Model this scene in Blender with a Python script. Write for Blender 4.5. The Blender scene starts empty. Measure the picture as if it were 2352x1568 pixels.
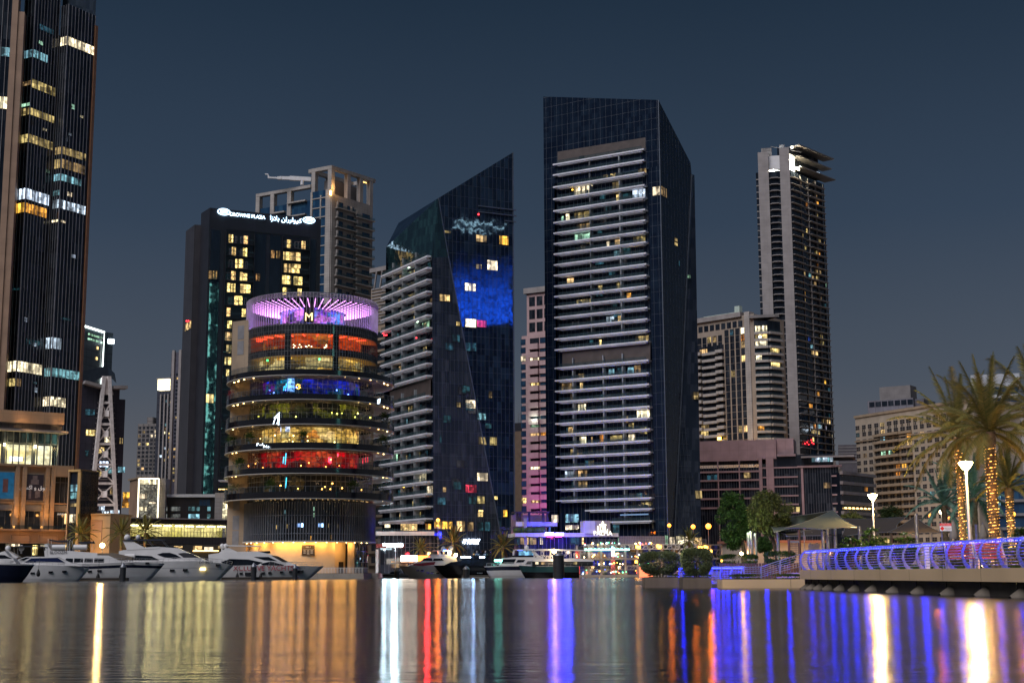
import bpy, math, random
from mathutils import Vector, Matrix
random.seed(7)
PI = math.pi
SC = bpy.context.scene
COL = SC.collection
V3 = Vector
ZUP = V3((0, 0, 1))
# ------------------------------------------------------------------ camera
FD, CX, CY = 3266.7, 1176.0, 784.0
EYE = V3((0, 0, .95))
PITCH = math.atan(533 / FD)
RC = Matrix.Rotation(PI / 2 + PITCH, 3, 'X') @ Matrix.Rotation(-0.0045, 3, 'Z')
cam_d = bpy.data.cameras.new('camera'); cam_d.lens = 50; cam_d.sensor_width = 36
cam_d.clip_start = 0.1; cam_d.clip_end = 9000
cam = bpy.data.objects.new('camera', cam_d); COL.objects.link(cam)
cam.matrix_world = Matrix.Translation(EYE) @ RC.to_4x4()
SC.camera = cam
SC.view_settings.view_transform = 'Standard'; SC.view_settings.look = 'None'
SC.view_settings.exposure = 0; SC.view_settings.gamma = 1
cy = SC.cycles
cy.use_denoising = True
cy.max_bounces = 6; cy.glossy_bounces = 4; cy.diffuse_bounces = 2; cy.transparent_max_bounces = 12
cy.transmission_bounces = 4
cy.sample_clamp_indirect = 4.0
cy.caustics_reflective = False; cy.caustics_refractive = False

def ray(px, py):
    return RC @ V3(((px - CX) / FD, -(py - CY) / FD, -1))
def G(px, py, Y):                       # world point where the view ray meets the plane y = Y
    r = ray(px, py); return EYE + r * (Y / r.y)
def GZ(px, py, z):                      # ... meets the plane z
    r = ray(px, py); return EYE + r * ((z - EYE.z) / r.z)
def Ysame(p1, Y1, p2):                  # depth that puts p2 at the height of p1
    a, b = ray(*p1), ray(*p2)
    return Y1 * (a.z / a.y) / (b.z / b.y)
def P2(px, Y, py=1300):
    g = G(px, py, Y); return V3((g.x, g.y, 0))
def ZH(px, py, Y): return G(px, py, Y).z

# ------------------------------------------------------------------ mesh builder
WPOS = {}; F_CPN = None
class MB:
    def __init__(s): s.v = []; s.f = []; s.uv = []; s.mi = []; s.sm = []; s.cur = 0; s.smooth = False
    def face(s, pts, uv=None):
        i = len(s.v); s.v += [tuple(p) for p in pts]; n = len(pts)
        s.f.append(tuple(range(i, i + n))); s.uv.append(uv or [(p[0] + p[1], p[2]) for p in pts])
        s.mi.append(s.cur); s.sm.append(s.smooth)
    def grid(s, rows, close=False, uvs=None):       # shared verts: rows of points
        i0 = len(s.v); n = len(rows[0])
        for r in rows: s.v += [tuple(p) for p in r]
        for a in range(len(rows) - 1):
            for b in range(n if close else n - 1):
                c = (b + 1) % n
                q = (i0 + a * n + b, i0 + a * n + c, i0 + (a + 1) * n + c, i0 + (a + 1) * n + b)
                s.f.append(q); s.mi.append(s.cur); s.sm.append(s.smooth)
                if uvs: s.uv.append([uvs(a, b), uvs(a, b + 1), uvs(a + 1, b + 1), uvs(a + 1, b)])
                else: s.uv.append([(s.v[k][0] + s.v[k][1], s.v[k][2]) for k in q])
    def obox(s, o, a, b, c):                        # corner and three edge vectors
        o = V3(o); p = [o, o + a, o + a + b, o + b, o + c, o + a + c, o + a + b + c, o + b + c]
        for q in ((0, 3, 2, 1), (4, 5, 6, 7), (0, 1, 5, 4), (1, 2, 6, 5), (2, 3, 7, 6), (3, 0, 4, 7)):
            s.face([p[k] for k in q])
    def box(s, x, y, z, sx, sy, sz, rz=0):          # centre of the base
        c, n = math.cos(rz), math.sin(rz)
        a = V3((c * sx, n * sx, 0)); b = V3((-n * sy, c * sy, 0))
        s.obox(V3((x, y, z)) - a / 2 - b / 2, a, b, V3((0, 0, sz)))
    def bar(s, p, q, w, h=None):                    # square bar
        p, q = V3(p), V3(q); d = (q - p)
        if d.length < 1e-6: return
        dn = d.normalized(); a = dn.cross(ZUP)
        if a.length < 1e-3: a = V3((1, 0, 0))
        a.normalize(); b = a.cross(dn).normalized()
        h = h or w
        s.obox(p - a * w / 2 - b * h / 2, a * w, b * h, d)
    def tube(s, path, r, n=8, caps=True):
        path = [V3(p) for p in path]; rs = r if isinstance(r, (list, tuple)) else [r] * len(path)
        rows = []; a = None
        for i, p in enumerate(path):
            t = (path[min(i + 1, len(path) - 1)] - path[max(i - 1, 0)]).normalized()
            if a is None:
                a = t.cross(ZUP)
                if a.length < 1e-2: a = t.cross(V3((0, 1, 0)))
            a = (a - t * a.dot(t)).normalized(); b = t.cross(a)
            rows.append([p + (a * math.cos(k * 2 * PI / n) + b * math.sin(k * 2 * PI / n)) * rs[i] for k in range(n)])
        sm, s.smooth = s.smooth, True
        s.grid(rows, True); s.smooth = sm
        if caps: s.face(rows[0][::-1]); s.face(rows[-1])
    def lathe(s, prof, c, n=32, a0=0, a1=2 * PI, uvm=1.0):       # profile of (r, z) about c
        full = abs(a1 - a0 - 2 * PI) < 1e-6
        m = n if full else n + 1
        rows = [[(c[0] + r * math.cos(a0 + (a1 - a0) * k / n), c[1] + r * math.sin(a0 + (a1 - a0) * k / n), c[2] + z) for k in range(m)] for r, z in prof]
        R = max(p[0] for p in prof)
        s.grid(rows, full, lambda a, b: ((a1 - a0) * b / n * R, prof[a][1]))
    def prism(s, pts, z0, z1, top=True):
        n = len(pts); L = 0
        for i in range(n):
            a, b = pts[i], pts[(i + 1) % n]; l = math.hypot(b[0] - a[0], b[1] - a[1])
            s.face([(a[0], a[1], z0), (b[0], b[1], z0), (b[0], b[1], z1), (a[0], a[1], z1)], [(L, z0), (L + l, z0), (L + l, z1), (L, z1)])
            L += l
        if top: s.face([(p[0], p[1], z1) for p in pts])
    def ball(s, c, r, n=12, m=8, sz=1.0):
        rows = [[(c[0] + r * math.sin(PI * (i + .001) / (m + .002)) * math.cos(2 * PI * k / n), c[1] + r * math.sin(PI * (i + .001) / (m + .002)) * math.sin(2 * PI * k / n),
                  c[2] + sz * r * math.cos(PI * i / m)) for k in range(n)] for i in range(m + 1)]
        sm, s.smooth = s.smooth, True; s.grid(rows[::-1], True); s.smooth = sm
    def build(s, name, mat, parent=None, label=None, cat=None, group=None, kind=None, loc=None):
        if not s.f: return None
        base = V3((0, 0, 0))
        if parent is not None: base = WPOS[parent.name]
        elif loc is not None: base = V3(loc)
        me = bpy.data.meshes.new(name)
        me.from_pydata([(a - base.x, b - base.y, c - base.z) for a, b, c in s.v], [], s.f)
        uvl = me.uv_layers.new(name='UVMap')
        flat = [x for f in s.uv for p in f for x in p]
        uvl.data.foreach_set('uv', flat)
        for m in (mat if isinstance(mat, (list, tuple)) else [mat]): me.materials.append(m)
        me.polygons.foreach_set('material_index', s.mi)
        me.polygons.foreach_set('use_smooth', s.sm)
        me.update()
        o = bpy.data.objects.new(name, me); COL.objects.link(o)
        WPOS[o.name] = base
        if parent is not None: o.parent = parent
        else: o.location = base
        tag(o, label, cat, group, kind)
        return o
def tag(o, label=None, cat=None, group=None, kind=None):
    if label: o['label'] = label
    if cat: o['category'] = cat
    if group: o['group'] = group
    if kind: o['kind'] = kind
    return o
def thing(name, label, cat, loc=(0, 0, 0), group=None):
    o = bpy.data.objects.new(name, None); COL.objects.link(o)
    o.location = loc; o.empty_display_size = .5
    WPOS[o.name] = V3(loc)
    return tag(o, label, cat, group)
def copy_tree(o, loc=None, rz=None, scale=None, parent=None):
    c = o.copy(); COL.objects.link(c)
    if parent is not None: c.parent = parent
    for ch in list(o.children): copy_tree(ch, parent=c)
    if loc is not None: c.location = loc
    if rz is not None: c.rotation_euler = (0, 0, rz)
    if scale is not None: c.scale = scale if isinstance(scale, (tuple, list)) else (scale,) * 3
    return c
class Many:                               # up to `cap` single parts, the rest as one
    def __init__(s, root, name, cap=100): s.root, s.name, s.cap = root, name, cap; s.items = []
    def add(s, mb, mat, key=0): s.items.append((key, mb, mat))
    def done(s):
        if len(s.items) > s.cap: s.items.sort(key=lambda t: -t[0])
        for k, mb, mat in s.items[:s.cap]: mb.build(s.name, mat, s.root)
        rest = s.items[s.cap:]
        if rest:
            mats = []; big = MB()
            for k, mb, mat in rest:
                ml = mat if isinstance(mat, (list, tuple)) else [mat]
                idx = []
                for m in ml:
                    if m not in mats: mats.append(m)
                    idx.append(mats.index(m))
                off = len(big.v); big.v += mb.v
                big.f += [tuple(i + off for i in f) for f in mb.f]; big.uv += mb.uv; big.sm += mb.sm
                big.mi += [idx[m] for m in mb.mi]
            big.build(s.name, mats, s.root, kind='stuff')
# ------------------------------------------------------------------ facade frame
class Face:
    def __init__(s, A, B, V=None):        # plan points, left to right as seen from outside
        A, B = V3(A), V3(B); s.O = A; s.U = (B - A).normalized(); s.W = (B - A).length
        s.V = ZUP.copy() if V is None else V3(V).normalized(); s.N = s.U.cross(s.V).normalized()
    def pt(s, u, v, d=0): return s.O + s.U * u + s.V * v + s.N * d
    def hit(s, px, py, d=0):
        r = ray(px, py); o = s.O + s.N * d
        t = (o - EYE).dot(s.N) / r.dot(s.N); p = EYE + r * t - o
        return p.dot(s.U), p.dot(s.V)
    def rect(s, x0, y0, x1, y1):          # pixel rectangle -> u0,u1,v0,v1
        xm, ym = (x0 + x1) / 2, (y0 + y1) / 2
        return s.hit(x0, ym)[0], s.hit(x1, ym)[0], s.hit(xm, y1)[1], s.hit(xm, y0)[1]
    def quad(s, mb, u0, u1, v0, v1, d=0):
        mb.face([s.pt(u0, v0, d), s.pt(u1, v0, d), s.pt(u1, v1, d), s.pt(u0, v1, d)], [(u0, v0), (u1, v0), (u1, v1), (u0, v1)])
    def box(s, mb, u0, u1, v0, v1, d0, d1):
        p = lambda u, v, d: s.pt(u, v, d)
        mb.face([p(u0, v0, d1), p(u1, v0, d1), p(u1, v1, d1), p(u0, v1, d1)], [(u0, v0), (u1, v0), (u1, v1), (u0, v1)])
        for q in (((u0, v0, d0), (u1, v0, d0), (u1, v0, d1), (u0, v0, d1)), ((u0, v1, d1), (u1, v1, d1), (u1, v1, d0), (u0, v1, d0)),
                  ((u0, v0, d0), (u0, v0, d1), (u0, v1, d1), (u0, v1, d0)), ((u1, v0, d1), (u1, v0, d0), (u1, v1, d0), (u1, v1, d1))):
            mb.face([p(*k) for k in q], [(k[0] + k[2], k[1]) for k in q])
    def poly(s, mb, uv, d=0): mb.face([s.pt(u, v, d) for u, v in uv], list(uv))
    def lines(s, mb, poly, du, dv, w, p, u_off=0, v_off=0):      # mullion grid clipped to a convex polygon
        us = [q[0] for q in poly]; vs = [q[1] for q in poly]
        def clip(axis, c):
            xs = []
            for i in range(len(poly)):
                a, b = poly[i], poly[(i + 1) % len(poly)]
                if (a[axis] - c) * (b[axis] - c) < 0:
                    t = (c - a[axis]) / (b[axis] - a[axis]); xs.append(a[1 - axis] + t * (b[1 - axis] - a[1 - axis]))
            return (min(xs), max(xs)) if len(xs) >= 2 else None
        if du:
            u = min(us) + u_off + du / 2
            while u < max(us):
                k = clip(0, u)
                if k: s.box(mb, u - w / 2, u + w / 2, k[0], k[1], -.05, p)
                u += du
        if dv:
            v = min(vs) + v_off + dv / 2
            while v < max(vs):
                k = clip(1, v)
                if k: s.box(mb, k[0], k[1], v - w / 2, v + w / 2, -.05, p * .9)
                v += dv
def face_px(p1, Y1, p2, Y2=None):         # facade between two pixels at equal height
    if Y2 is None: Y2 = Ysame(p1, Y1, p2)
    a, b = G(p1[0], p1[1], Y1), G(p2[0], p2[1], Y2)
    return Face((a.x, a.y, 0), (b.x, b.y, 0))
# ------------------------------------------------------------------ materials
def srgb(r, g, b):
    f = lambda c: (c / 255 / 12.92) if c <= 10 else ((c / 255 + .055) / 1.055) ** 2.4
    return (f(r), f(g), f(b))
MC = {}
def nt(name):
    m = bpy.data.materials.new(name); m.use_nodes = True
    t = m.node_tree; b = t.nodes['Principled BSDF']
    return m, t, t.nodes, t.links, b
def mat(name, col, rough=.6, metal=0., var=.2, scale=.6, spec=.4, emit=None, es=0., bump=0., streak=False, coord='Object'):
    if name in MC: return MC[name]
    m, t, N, L, b = nt(name)
    b.inputs['Roughness'].default_value = rough; b.inputs['Metallic'].default_value = metal
    b.inputs['Specular IOR Level'].default_value = spec
    tc = N.new('ShaderNodeTexCoord'); nz = N.new('ShaderNodeTexNoise'); nz.inputs['Scale'].default_value = scale
    nz.inputs['Detail'].default_value = 5
    if streak:
        mp = N.new('ShaderNodeMapping'); mp.inputs['Scale'].default_value = (1, 1, .12)
        L.new(tc.outputs[coord], mp.inputs[0]); L.new(mp.outputs[0], nz.inputs['Vector'])
    else: L.new(tc.outputs[coord], nz.inputs['Vector'])
    mr = N.new('ShaderNodeMapRange'); mr.inputs[1].default_value = .3; mr.inputs[2].default_value = .7
    mr.inputs[3].default_value = 1 - var; mr.inputs[4].default_value = 1 + var * .6
    L.new(nz.outputs['Fac'], mr.inputs[0])
    mx = N.new('ShaderNodeVectorMath'); mx.operation = 'SCALE'; mx.inputs[0].default_value = col
    L.new(mr.outputs[0], mx.inputs['Scale']); L.new(mx.outputs[0], b.inputs['Base Color'])
    if bump:
        bp = N.new('ShaderNodeBump'); bp.inputs['Strength'].default_value = bump; bp.inputs['Distance'].default_value = .05
        L.new(nz.outputs['Fac'], bp.inputs['Height']); L.new(bp.outputs[0], b.inputs['Normal'])
    if emit:
        b.inputs['Emission Color'].default_value = (*emit, 1); b.inputs['Emission Strength'].default_value = es
    MC[name] = m; return m
def panel(name, col, pw=2.4, ph=1.2, joint=.03, rough=.5, var=.12, jdark=.45):
    """cladding with joints (UV in metres)"""
    if name in MC: return MC[name]
    m, t, N, L, b = nt(name)
    b.inputs['Roughness'].default_value = rough
    tc = N.new('ShaderNodeTexCoord'); br = N.new('ShaderNodeTexBrick'); br.offset = 0; br.squash = 1
    br.inputs['Scale'].default_value = 1; br.inputs['Brick Width'].default_value = pw; br.inputs['Row Height'].default_value = ph
    br.inputs['Mortar Size'].default_value = joint; br.inputs['Mortar Smooth'].default_value = .1
    br.inputs['Color1'].default_value = (*[c * (1 - var) for c in col], 1); br.inputs['Color2'].default_value = (*col, 1)
    br.inputs['Mortar'].default_value = (*[c * jdark for c in col], 1)
    L.new(tc.outputs['UV'], br.inputs['Vector'])
    nz = N.new('ShaderNodeTexNoise'); nz.inputs['Scale'].default_value = .25; L.new(tc.outputs['Object'], nz.inputs['Vector'])
    mr = N.new('ShaderNodeMapRange'); mr.inputs[1].default_value = .3; mr.inputs[2].default_value = .7; mr.inputs[3].default_value = .82; mr.inputs[4].default_value = 1.08
    L.new(nz.outputs['Fac'], mr.inputs[0])
    mx = N.new('ShaderNodeVectorMath'); mx.operation = 'SCALE'; L.new(br.outputs['Color'], mx.inputs[0]); L.new(mr.outputs[0], mx.inputs['Scale'])
    L.new(mx.outputs[0], b.inputs['Base Color'])
    MC[name] = m; return m
def glass(name, ca, cb, pw=1.5, ph=3.4, ior=1.7, rough=.04, tilt=.02, wave=.0, glow=None, gs=0.):
    """curtain wall: each pane a little different in tint and tilt (UV in metres)"""
    if name in MC: return MC[name]
    m, t, N, L, b = nt(name)
    b.inputs['Roughness'].default_value = rough; b.inputs['IOR'].default_value = ior
    tc = N.new('ShaderNodeTexCoord'); dv = N.new('ShaderNodeVectorMath'); dv.operation = 'DIVIDE'
    dv.inputs[1].default_value = (pw, ph, 1); L.new(tc.outputs['UV'], dv.inputs[0])
    fl = N.new('ShaderNodeVectorMath'); fl.operation = 'FLOOR'; L.new(dv.outputs[0], fl.inputs[0])
    wn = N.new('ShaderNodeTexWhiteNoise'); wn.noise_dimensions = '2D'; L.new(fl.outputs[0], wn.inputs['Vector'])
    pw_ = N.new('ShaderNodeMath'); pw_.operation = 'POWER'; pw_.inputs[1].default_value = 2.2; L.new(wn.outputs['Value'], pw_.inputs[0])
    # curtains: soft vertical folds inside each pane
    nz = N.new('ShaderNodeTexNoise'); nz.inputs['Scale'].default_value = 1.0
    mp = N.new('ShaderNodeMapping'); mp.inputs['Scale'].default_value = (2.2, .35, 1); L.new(tc.outputs['UV'], mp.inputs[0]); L.new(mp.outputs[0], nz.inputs['Vector'])
    mu = N.new('ShaderNodeMath'); mu.operation = 'MULTIPLY'; L.new(pw_.outputs[0], mu.inputs[0]); L.new(nz.outputs['Fac'], mu.inputs[1])
    m2 = N.new('ShaderNodeMath'); m2.operation = 'MULTIPLY'; m2.inputs[1].default_value = 1.8; m2.use_clamp = True; L.new(mu.outputs[0], m2.inputs[0])
    mx = N.new('ShaderNodeMix'); mx.data_type = 'RGBA'; mx.inputs[6].default_value = (*ca, 1); mx.inputs[7].default_value = (*cb, 1)
    L.new(m2.outputs[0], mx.inputs[0]); L.new(mx.outputs[2], b.inputs['Base Color'])
    ge = N.new('ShaderNodeNewGeometry'); sb = N.new('ShaderNodeVectorMath'); sb.operation = 'SUBTRACT'; sb.inputs[1].default_value = (.5, .5, .5)
    L.new(wn.outputs['Color'], sb.inputs[0]); sc = N.new('ShaderNodeVectorMath'); sc.operation = 'SCALE'; sc.inputs['Scale'].default_value = tilt
    L.new(sb.outputs[0], sc.inputs[0]); ad = N.new('ShaderNodeVectorMath'); L.new(ge.outputs['Normal'], ad.inputs[0]); L.new(sc.outputs[0], ad.inputs[1])
    last = ad
    if wave:
        n2 = N.new('ShaderNodeTexNoise'); n2.inputs['Scale'].default_value = .5; n2.inputs['Detail'].default_value = 2
        L.new(tc.outputs['UV'], n2.inputs['Vector'])
        s2 = N.new('ShaderNodeVectorMath'); s2.operation = 'SUBTRACT'; s2.inputs[1].default_value = (.5, .5, .5); L.new(n2.outputs['Color'], s2.inputs[0])
        k2 = N.new('ShaderNodeVectorMath'); k2.operation = 'SCALE'; k2.inputs['Scale'].default_value = wave; L.new(s2.outputs[0], k2.inputs[0])
        a2 = N.new('ShaderNodeVectorMath'); L.new(ad.outputs[0], a2.inputs[0]); L.new(k2.outputs[0], a2.inputs[1]); last = a2
    nm = N.new('ShaderNodeVectorMath'); nm.operation = 'NORMALIZE'; L.new(last.outputs[0], nm.inputs[0]); L.new(nm.outputs[0], b.inputs['Normal'])
    MC[name] = m; return m
def lit(name, col, s, contrast=.7, scale=.9, up=.0):
    """lamp-lit room behind a window: uneven, different from window to window"""
    if name in MC: return MC[name]
    m, t, N, L, b = nt(name)
    tc = N.new('ShaderNodeTexCoord'); oi = N.new('ShaderNodeObjectInfo')
    b.inputs['Base Color'].default_value = (.02, .02, .025, 1); b.inputs['Roughness'].default_value = .1
    ad = N.new('ShaderNodeVectorMath'); L.new(tc.outputs['UV'], ad.inputs[0])
    cb = N.new('ShaderNodeCombineXYZ'); mm = N.new('ShaderNodeMath'); mm.operation = 'MULTIPLY'; mm.inputs[1].default_value = 97; L.new(oi.outputs['Random'], mm.inputs[0])
    L.new(mm.outputs[0], cb.inputs[0]); L.new(mm.outputs[0], cb.inputs[2]); L.new(cb.outputs[0], ad.inputs[1])
    nz = N.new('ShaderNodeTexVoronoi'); nz.distance = 'CHEBYCHEV'; nz.inputs['Scale'].default_value = scale; L.new(ad.outputs[0], nz.inputs['Vector'])
    n2 = N.new('ShaderNodeTexNoise'); n2.inputs['Scale'].default_value = scale * 1.3; n2.inputs['Detail'].default_value = 3; L.new(ad.outputs[0], n2.inputs['Vector'])
    sp = N.new('ShaderNodeSeparateColor'); L.new(nz.outputs['Color'], sp.inputs[0])
    mi = N.new('ShaderNodeMath'); mi.operation = 'MULTIPLY'; L.new(sp.outputs[0], mi.inputs[0]); L.new(n2.outputs['Fac'], mi.inputs[1])
    mr = N.new('ShaderNodeMapRange'); mr.inputs[1].default_value = .05; mr.inputs[2].default_value = .5
    mr.inputs[3].default_value = 1 - contrast; mr.inputs[4].default_value = 1 + contrast * .5
    L.new(mi.outputs[0], mr.inputs[0])
    r2 = N.new('ShaderNodeMapRange'); r2.inputs[3].default_value = .55 * s; r2.inputs[4].default_value = 1.3 * s; L.new(oi.outputs['Random'], r2.inputs[0])
    mu = N.new('ShaderNodeMath'); mu.operation = 'MULTIPLY'; L.new(mr.outputs[0], mu.inputs[0]); L.new(r2.outputs[0], mu.inputs[1])
    sv = N.new('ShaderNodeVectorMath'); sv.operation = 'DIVIDE'; sv.inputs[1].default_value = (.8, 9, 1); L.new(ad.outputs[0], sv.inputs[0])
    fl = N.new('ShaderNodeVectorMath'); fl.operation = 'FLOOR'; L.new(sv.outputs[0], fl.inputs[0]); wn = N.new('ShaderNodeTexWhiteNoise'); L.new(fl.outputs[0], wn.inputs['Vector'])
    rw = N.new('ShaderNodeMapRange'); rw.inputs[1].default_value = .12; rw.inputs[2].default_value = .75; rw.inputs[3].default_value = .16; rw.inputs[4].default_value = 1.25; L.new(wn.outputs['Value'], rw.inputs[0])
    mw = N.new('ShaderNodeMath'); mw.operation = 'MULTIPLY'; L.new(mu.outputs[0], mw.inputs[0]); L.new(rw.outputs[0], mw.inputs[1]); mu = mw
    hs = N.new('ShaderNodeHueSaturation'); hs.inputs['Color'].default_value = (*col, 1)
    r3 = N.new('ShaderNodeMapRange'); r3.inputs[3].default_value = .485; r3.inputs[4].default_value = .52; L.new(oi.outputs['Random'], r3.inputs[0]); L.new(r3.outputs[0], hs.inputs['Hue'])
    L.new(hs.outputs[0], b.inputs['Emission Color']); L.new(mu.outputs[0], b.inputs['Emission Strength'])
    MC[name] = m; return m
def glow(name, col, s):
    if name in MC: return MC[name]
    m, t, N, L, b = nt(name)
    b.inputs['Base Color'].default_value = (.3, .3, .3, 1)
    b.inputs['Emission Color'].default_value = (*col, 1); b.inputs['Emission Strength'].default_value = s
    MC[name] = m; return m
def clear(name, tint=(.6, .7, .7), a=.25, rough=.03):
    """thin railing / shop glass: mostly see-through with a sheen"""
    if name in MC: return MC[name]
    m, t, N, L, b = nt(name)
    out = [n for n in N if n.type == 'OUTPUT_MATERIAL'][0]
    tr = N.new('ShaderNodeBsdfTransparent'); tr.inputs[0].default_value = (.85, .9, .92, 1)
    b.inputs['Base Color'].default_value = (*tint, 1); b.inputs['Roughness'].default_value = rough
    fr = N.new('ShaderNodeLayerWeight'); fr.inputs[0].default_value = .35
    mr = N.new('ShaderNodeMapRange'); mr.inputs[3].default_value = a; mr.inputs[4].default_value = min(1, a + .5); L.new(fr.outputs['Facing'], mr.inputs[0])
    mx = N.new('ShaderNodeMixShader'); L.new(mr.outputs[0], mx.inputs[0]); L.new(tr.outputs[0], mx.inputs[1]); L.new(b.outputs[0], mx.inputs[2])
    L.new(mx.outputs[0], out.inputs[0]); MC[name] = m; return m
WARM, CREAM, COOL, TEAL, GREEN = srgb(255, 214, 140), srgb(255, 236, 195), srgb(215, 235, 255), srgb(150, 215, 228), srgb(180, 235, 195)
L_WARM = lit('room_warm', WARM, 1.7); L_CREAM = lit('room_cream', CREAM, 2.2); L_COOL = lit('room_cool', COOL, 1.7)
L_TEAL = lit('room_teal', TEAL, .8); L_GREEN = lit('room_green', GREEN, 1.3); L_DIM = lit('room_dim', srgb(230, 195, 130), .6)
L_DTEAL = lit('room_dim_teal', srgb(90, 170, 190), .2); L_PINK = lit('room_pink', srgb(255, 70, 120), .7); L_BLUE = lit('room_blue', srgb(60, 90, 255), .9)
L_AMBER = lit('room_amber', srgb(255, 175, 70), 1.3)
LM = dict(w=L_WARM, c=L_CREAM, k=L_COOL, t=L_TEAL, g=L_GREEN, d=L_DIM, e=L_DTEAL, p=L_PINK, b=L_BLUE, a=L_AMBER)
M_FRAME = mat('dark_frame', (.03, .032, .038), .45, .3)
M_BLACK = mat('black_metal', (.012, .012, .014), .4, .4)
M_GREY = mat('grey_metal', (.25, .26, .28), .4, .6)
M_STEEL = mat('steel', (.5, .5, .52), .32, .9)
M_WHITE = mat('white_paint', (.72, .72, .72), .45, var=.08)
def text_mesh(body, size, name, mtl, parent, origin, U, V, extrude=.05, align='CENTER', label=None, spacing=1.0, shear=0, bevel=0):
    """lettering as real geometry, lying in the plane (U, V) with its baseline at origin"""
    c = bpy.data.curves.new(name, 'FONT'); c.body = body; c.size = size; c.extrude = extrude; c.align_x = align
    c.space_character = spacing; c.shear = shear; c.offset = bevel; c.resolution_u = 3
    tmp = bpy.data.objects.new(name, c); COL.objects.link(tmp)
    dg = bpy.context.evaluated_depsgraph_get(); me = bpy.data.meshes.new_from_object(tmp.evaluated_get(dg))
    bpy.data.objects.remove(tmp); bpy.data.curves.remove(c)
    U, V = V3(U).normalized(), V3(V).normalized(); n = U.cross(V)
    base = WPOS[parent.name] if parent else V3((0, 0, 0))
    for v in me.vertices: v.co = V3(origin) + U * v.co.x + V * v.co.y + n * v.co.z - base
    me.materials.clear(); me.materials.append(mtl); me.name = name
    o = bpy.data.objects.new(name, me); COL.objects.link(o); WPOS[o.name] = base
    if parent: o.parent = parent
    return tag(o, label)
def stroke_sign(strokes, w, name, mtl, parent, origin, U, V, d=.06):
    """lettering drawn as bars: list of polylines in sign units"""
    mb = MB(); U, V = V3(U).normalized(), V3(V).normalized(); n = U.cross(V)
    for pl in strokes:
        for a, b in zip(pl[:-1], pl[1:]):
            p, q = V3(origin) + U * a[0] + V * a[1], V3(origin) + U * b[0] + V * b[1]
            t = (q - p).normalized(); s = t.cross(n).normalized() * w
            mb.obox(p - s / 2 - t * w * .4, s, t * ((q - p).length + w * .8), n * d)
    return mb.build(name, mtl, parent)
OFF_WATER = dict(facade_fill=.5, foliage_fill=.25, magenta_glow=0, deck_light=0, canopy_fill=-.3, sign_fill=.1, kiosk_fill=-.2, mall_fill=.7, podium_fill=-.1, wall_fill=.2, houseboat_light=-.1, teal_flood=.6, soffit_fill=.8)
def lamp_light(name, loc, col, power, r=.15, spot=None, aim=None):
    if name in OFF_WATER and spot is None: spot = 2.5; aim = V3(loc) + V3((0, 5, 5 * OFF_WATER[name]))     # mostly unseen fill lamps, aimed away from the water
    ld = bpy.data.lights.new(name, 'SPOT' if spot else 'POINT'); ld.color = col; ld.energy = power; ld.shadow_soft_size = r
    if spot: ld.spot_size = spot; ld.spot_blend = .6
    o = bpy.data.objects.new(name, ld); COL.objects.link(o); o.location = loc
    if aim is not None: o.rotation_euler = (V3(aim) - V3(loc)).to_track_quat('-Z', 'Y').to_euler()
    return o
# ------------------------------------------------------------------ night sky
W = bpy.data.worlds.new('World'); SC.world = W; W.use_nodes = True
t = W.node_tree; N = t.nodes; L = t.links; N.clear()
out = N.new('ShaderNodeOutputWorld'); bg = N.new('ShaderNodeBackground'); L.new(bg.outputs[0], out.inputs[0])
tc = N.new('ShaderNodeTexCoord'); sx = N.new('ShaderNodeSeparateXYZ'); L.new(tc.outputs['Generated'], sx.inputs[0])
rp = N.new('ShaderNodeValToRGB'); L.new(sx.outputs['Z'], rp.inputs[0])
stops = [(0, srgb(114, 112, 114)), (.065, srgb(99, 100, 106)), (.13, srgb(78, 87, 100)), (.24, srgb(54, 69, 88)), (.39, srgb(34, 50, 68)), (1, srgb(22, 34, 52))]
el = rp.color_ramp.elements
el[0].position, el[0].color = 0, (*stops[0][1], 1); el[1].position, el[1].color = 1, (*stops[-1][1], 1)
for p, c in stops[1:-1]:
    e = el.new(p); e.color = (*c, 1)
nz = N.new('ShaderNodeTexNoise'); nz.inputs['Scale'].default_value = 2.2; nz.inputs['Detail'].default_value = 3
L.new(tc.outputs['Generated'], nz.inputs['Vector'])
mr = N.new('ShaderNodeMapRange'); mr.inputs[3].default_value = .86; mr.inputs[4].default_value = 1.14; L.new(nz.outputs['Fac'], mr.inputs[0])
mx = N.new('ShaderNodeVectorMath'); mx.operation = 'SCALE'; L.new(rp.outputs[0], mx.inputs[0]); L.new(mr.outputs[0], mx.inputs['Scale'])
L.new(mx.outputs[0], bg.inputs[0]); bg.inputs[1].default_value = .92
# the glow of the city across the water: one very soft, weak sun from behind the camera
sd = bpy.data.lights.new('city_glow', 'SUN'); sd.energy = 2.5; sd.angle = math.radians(42); sd.color = (.97, .94, 1)
so = bpy.data.objects.new('city_glow', sd); COL.objects.link(so)
so.rotation_euler = (V3((.75, 1, -1.38))).to_track_quat('-Z', 'Y').to_euler()
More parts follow.
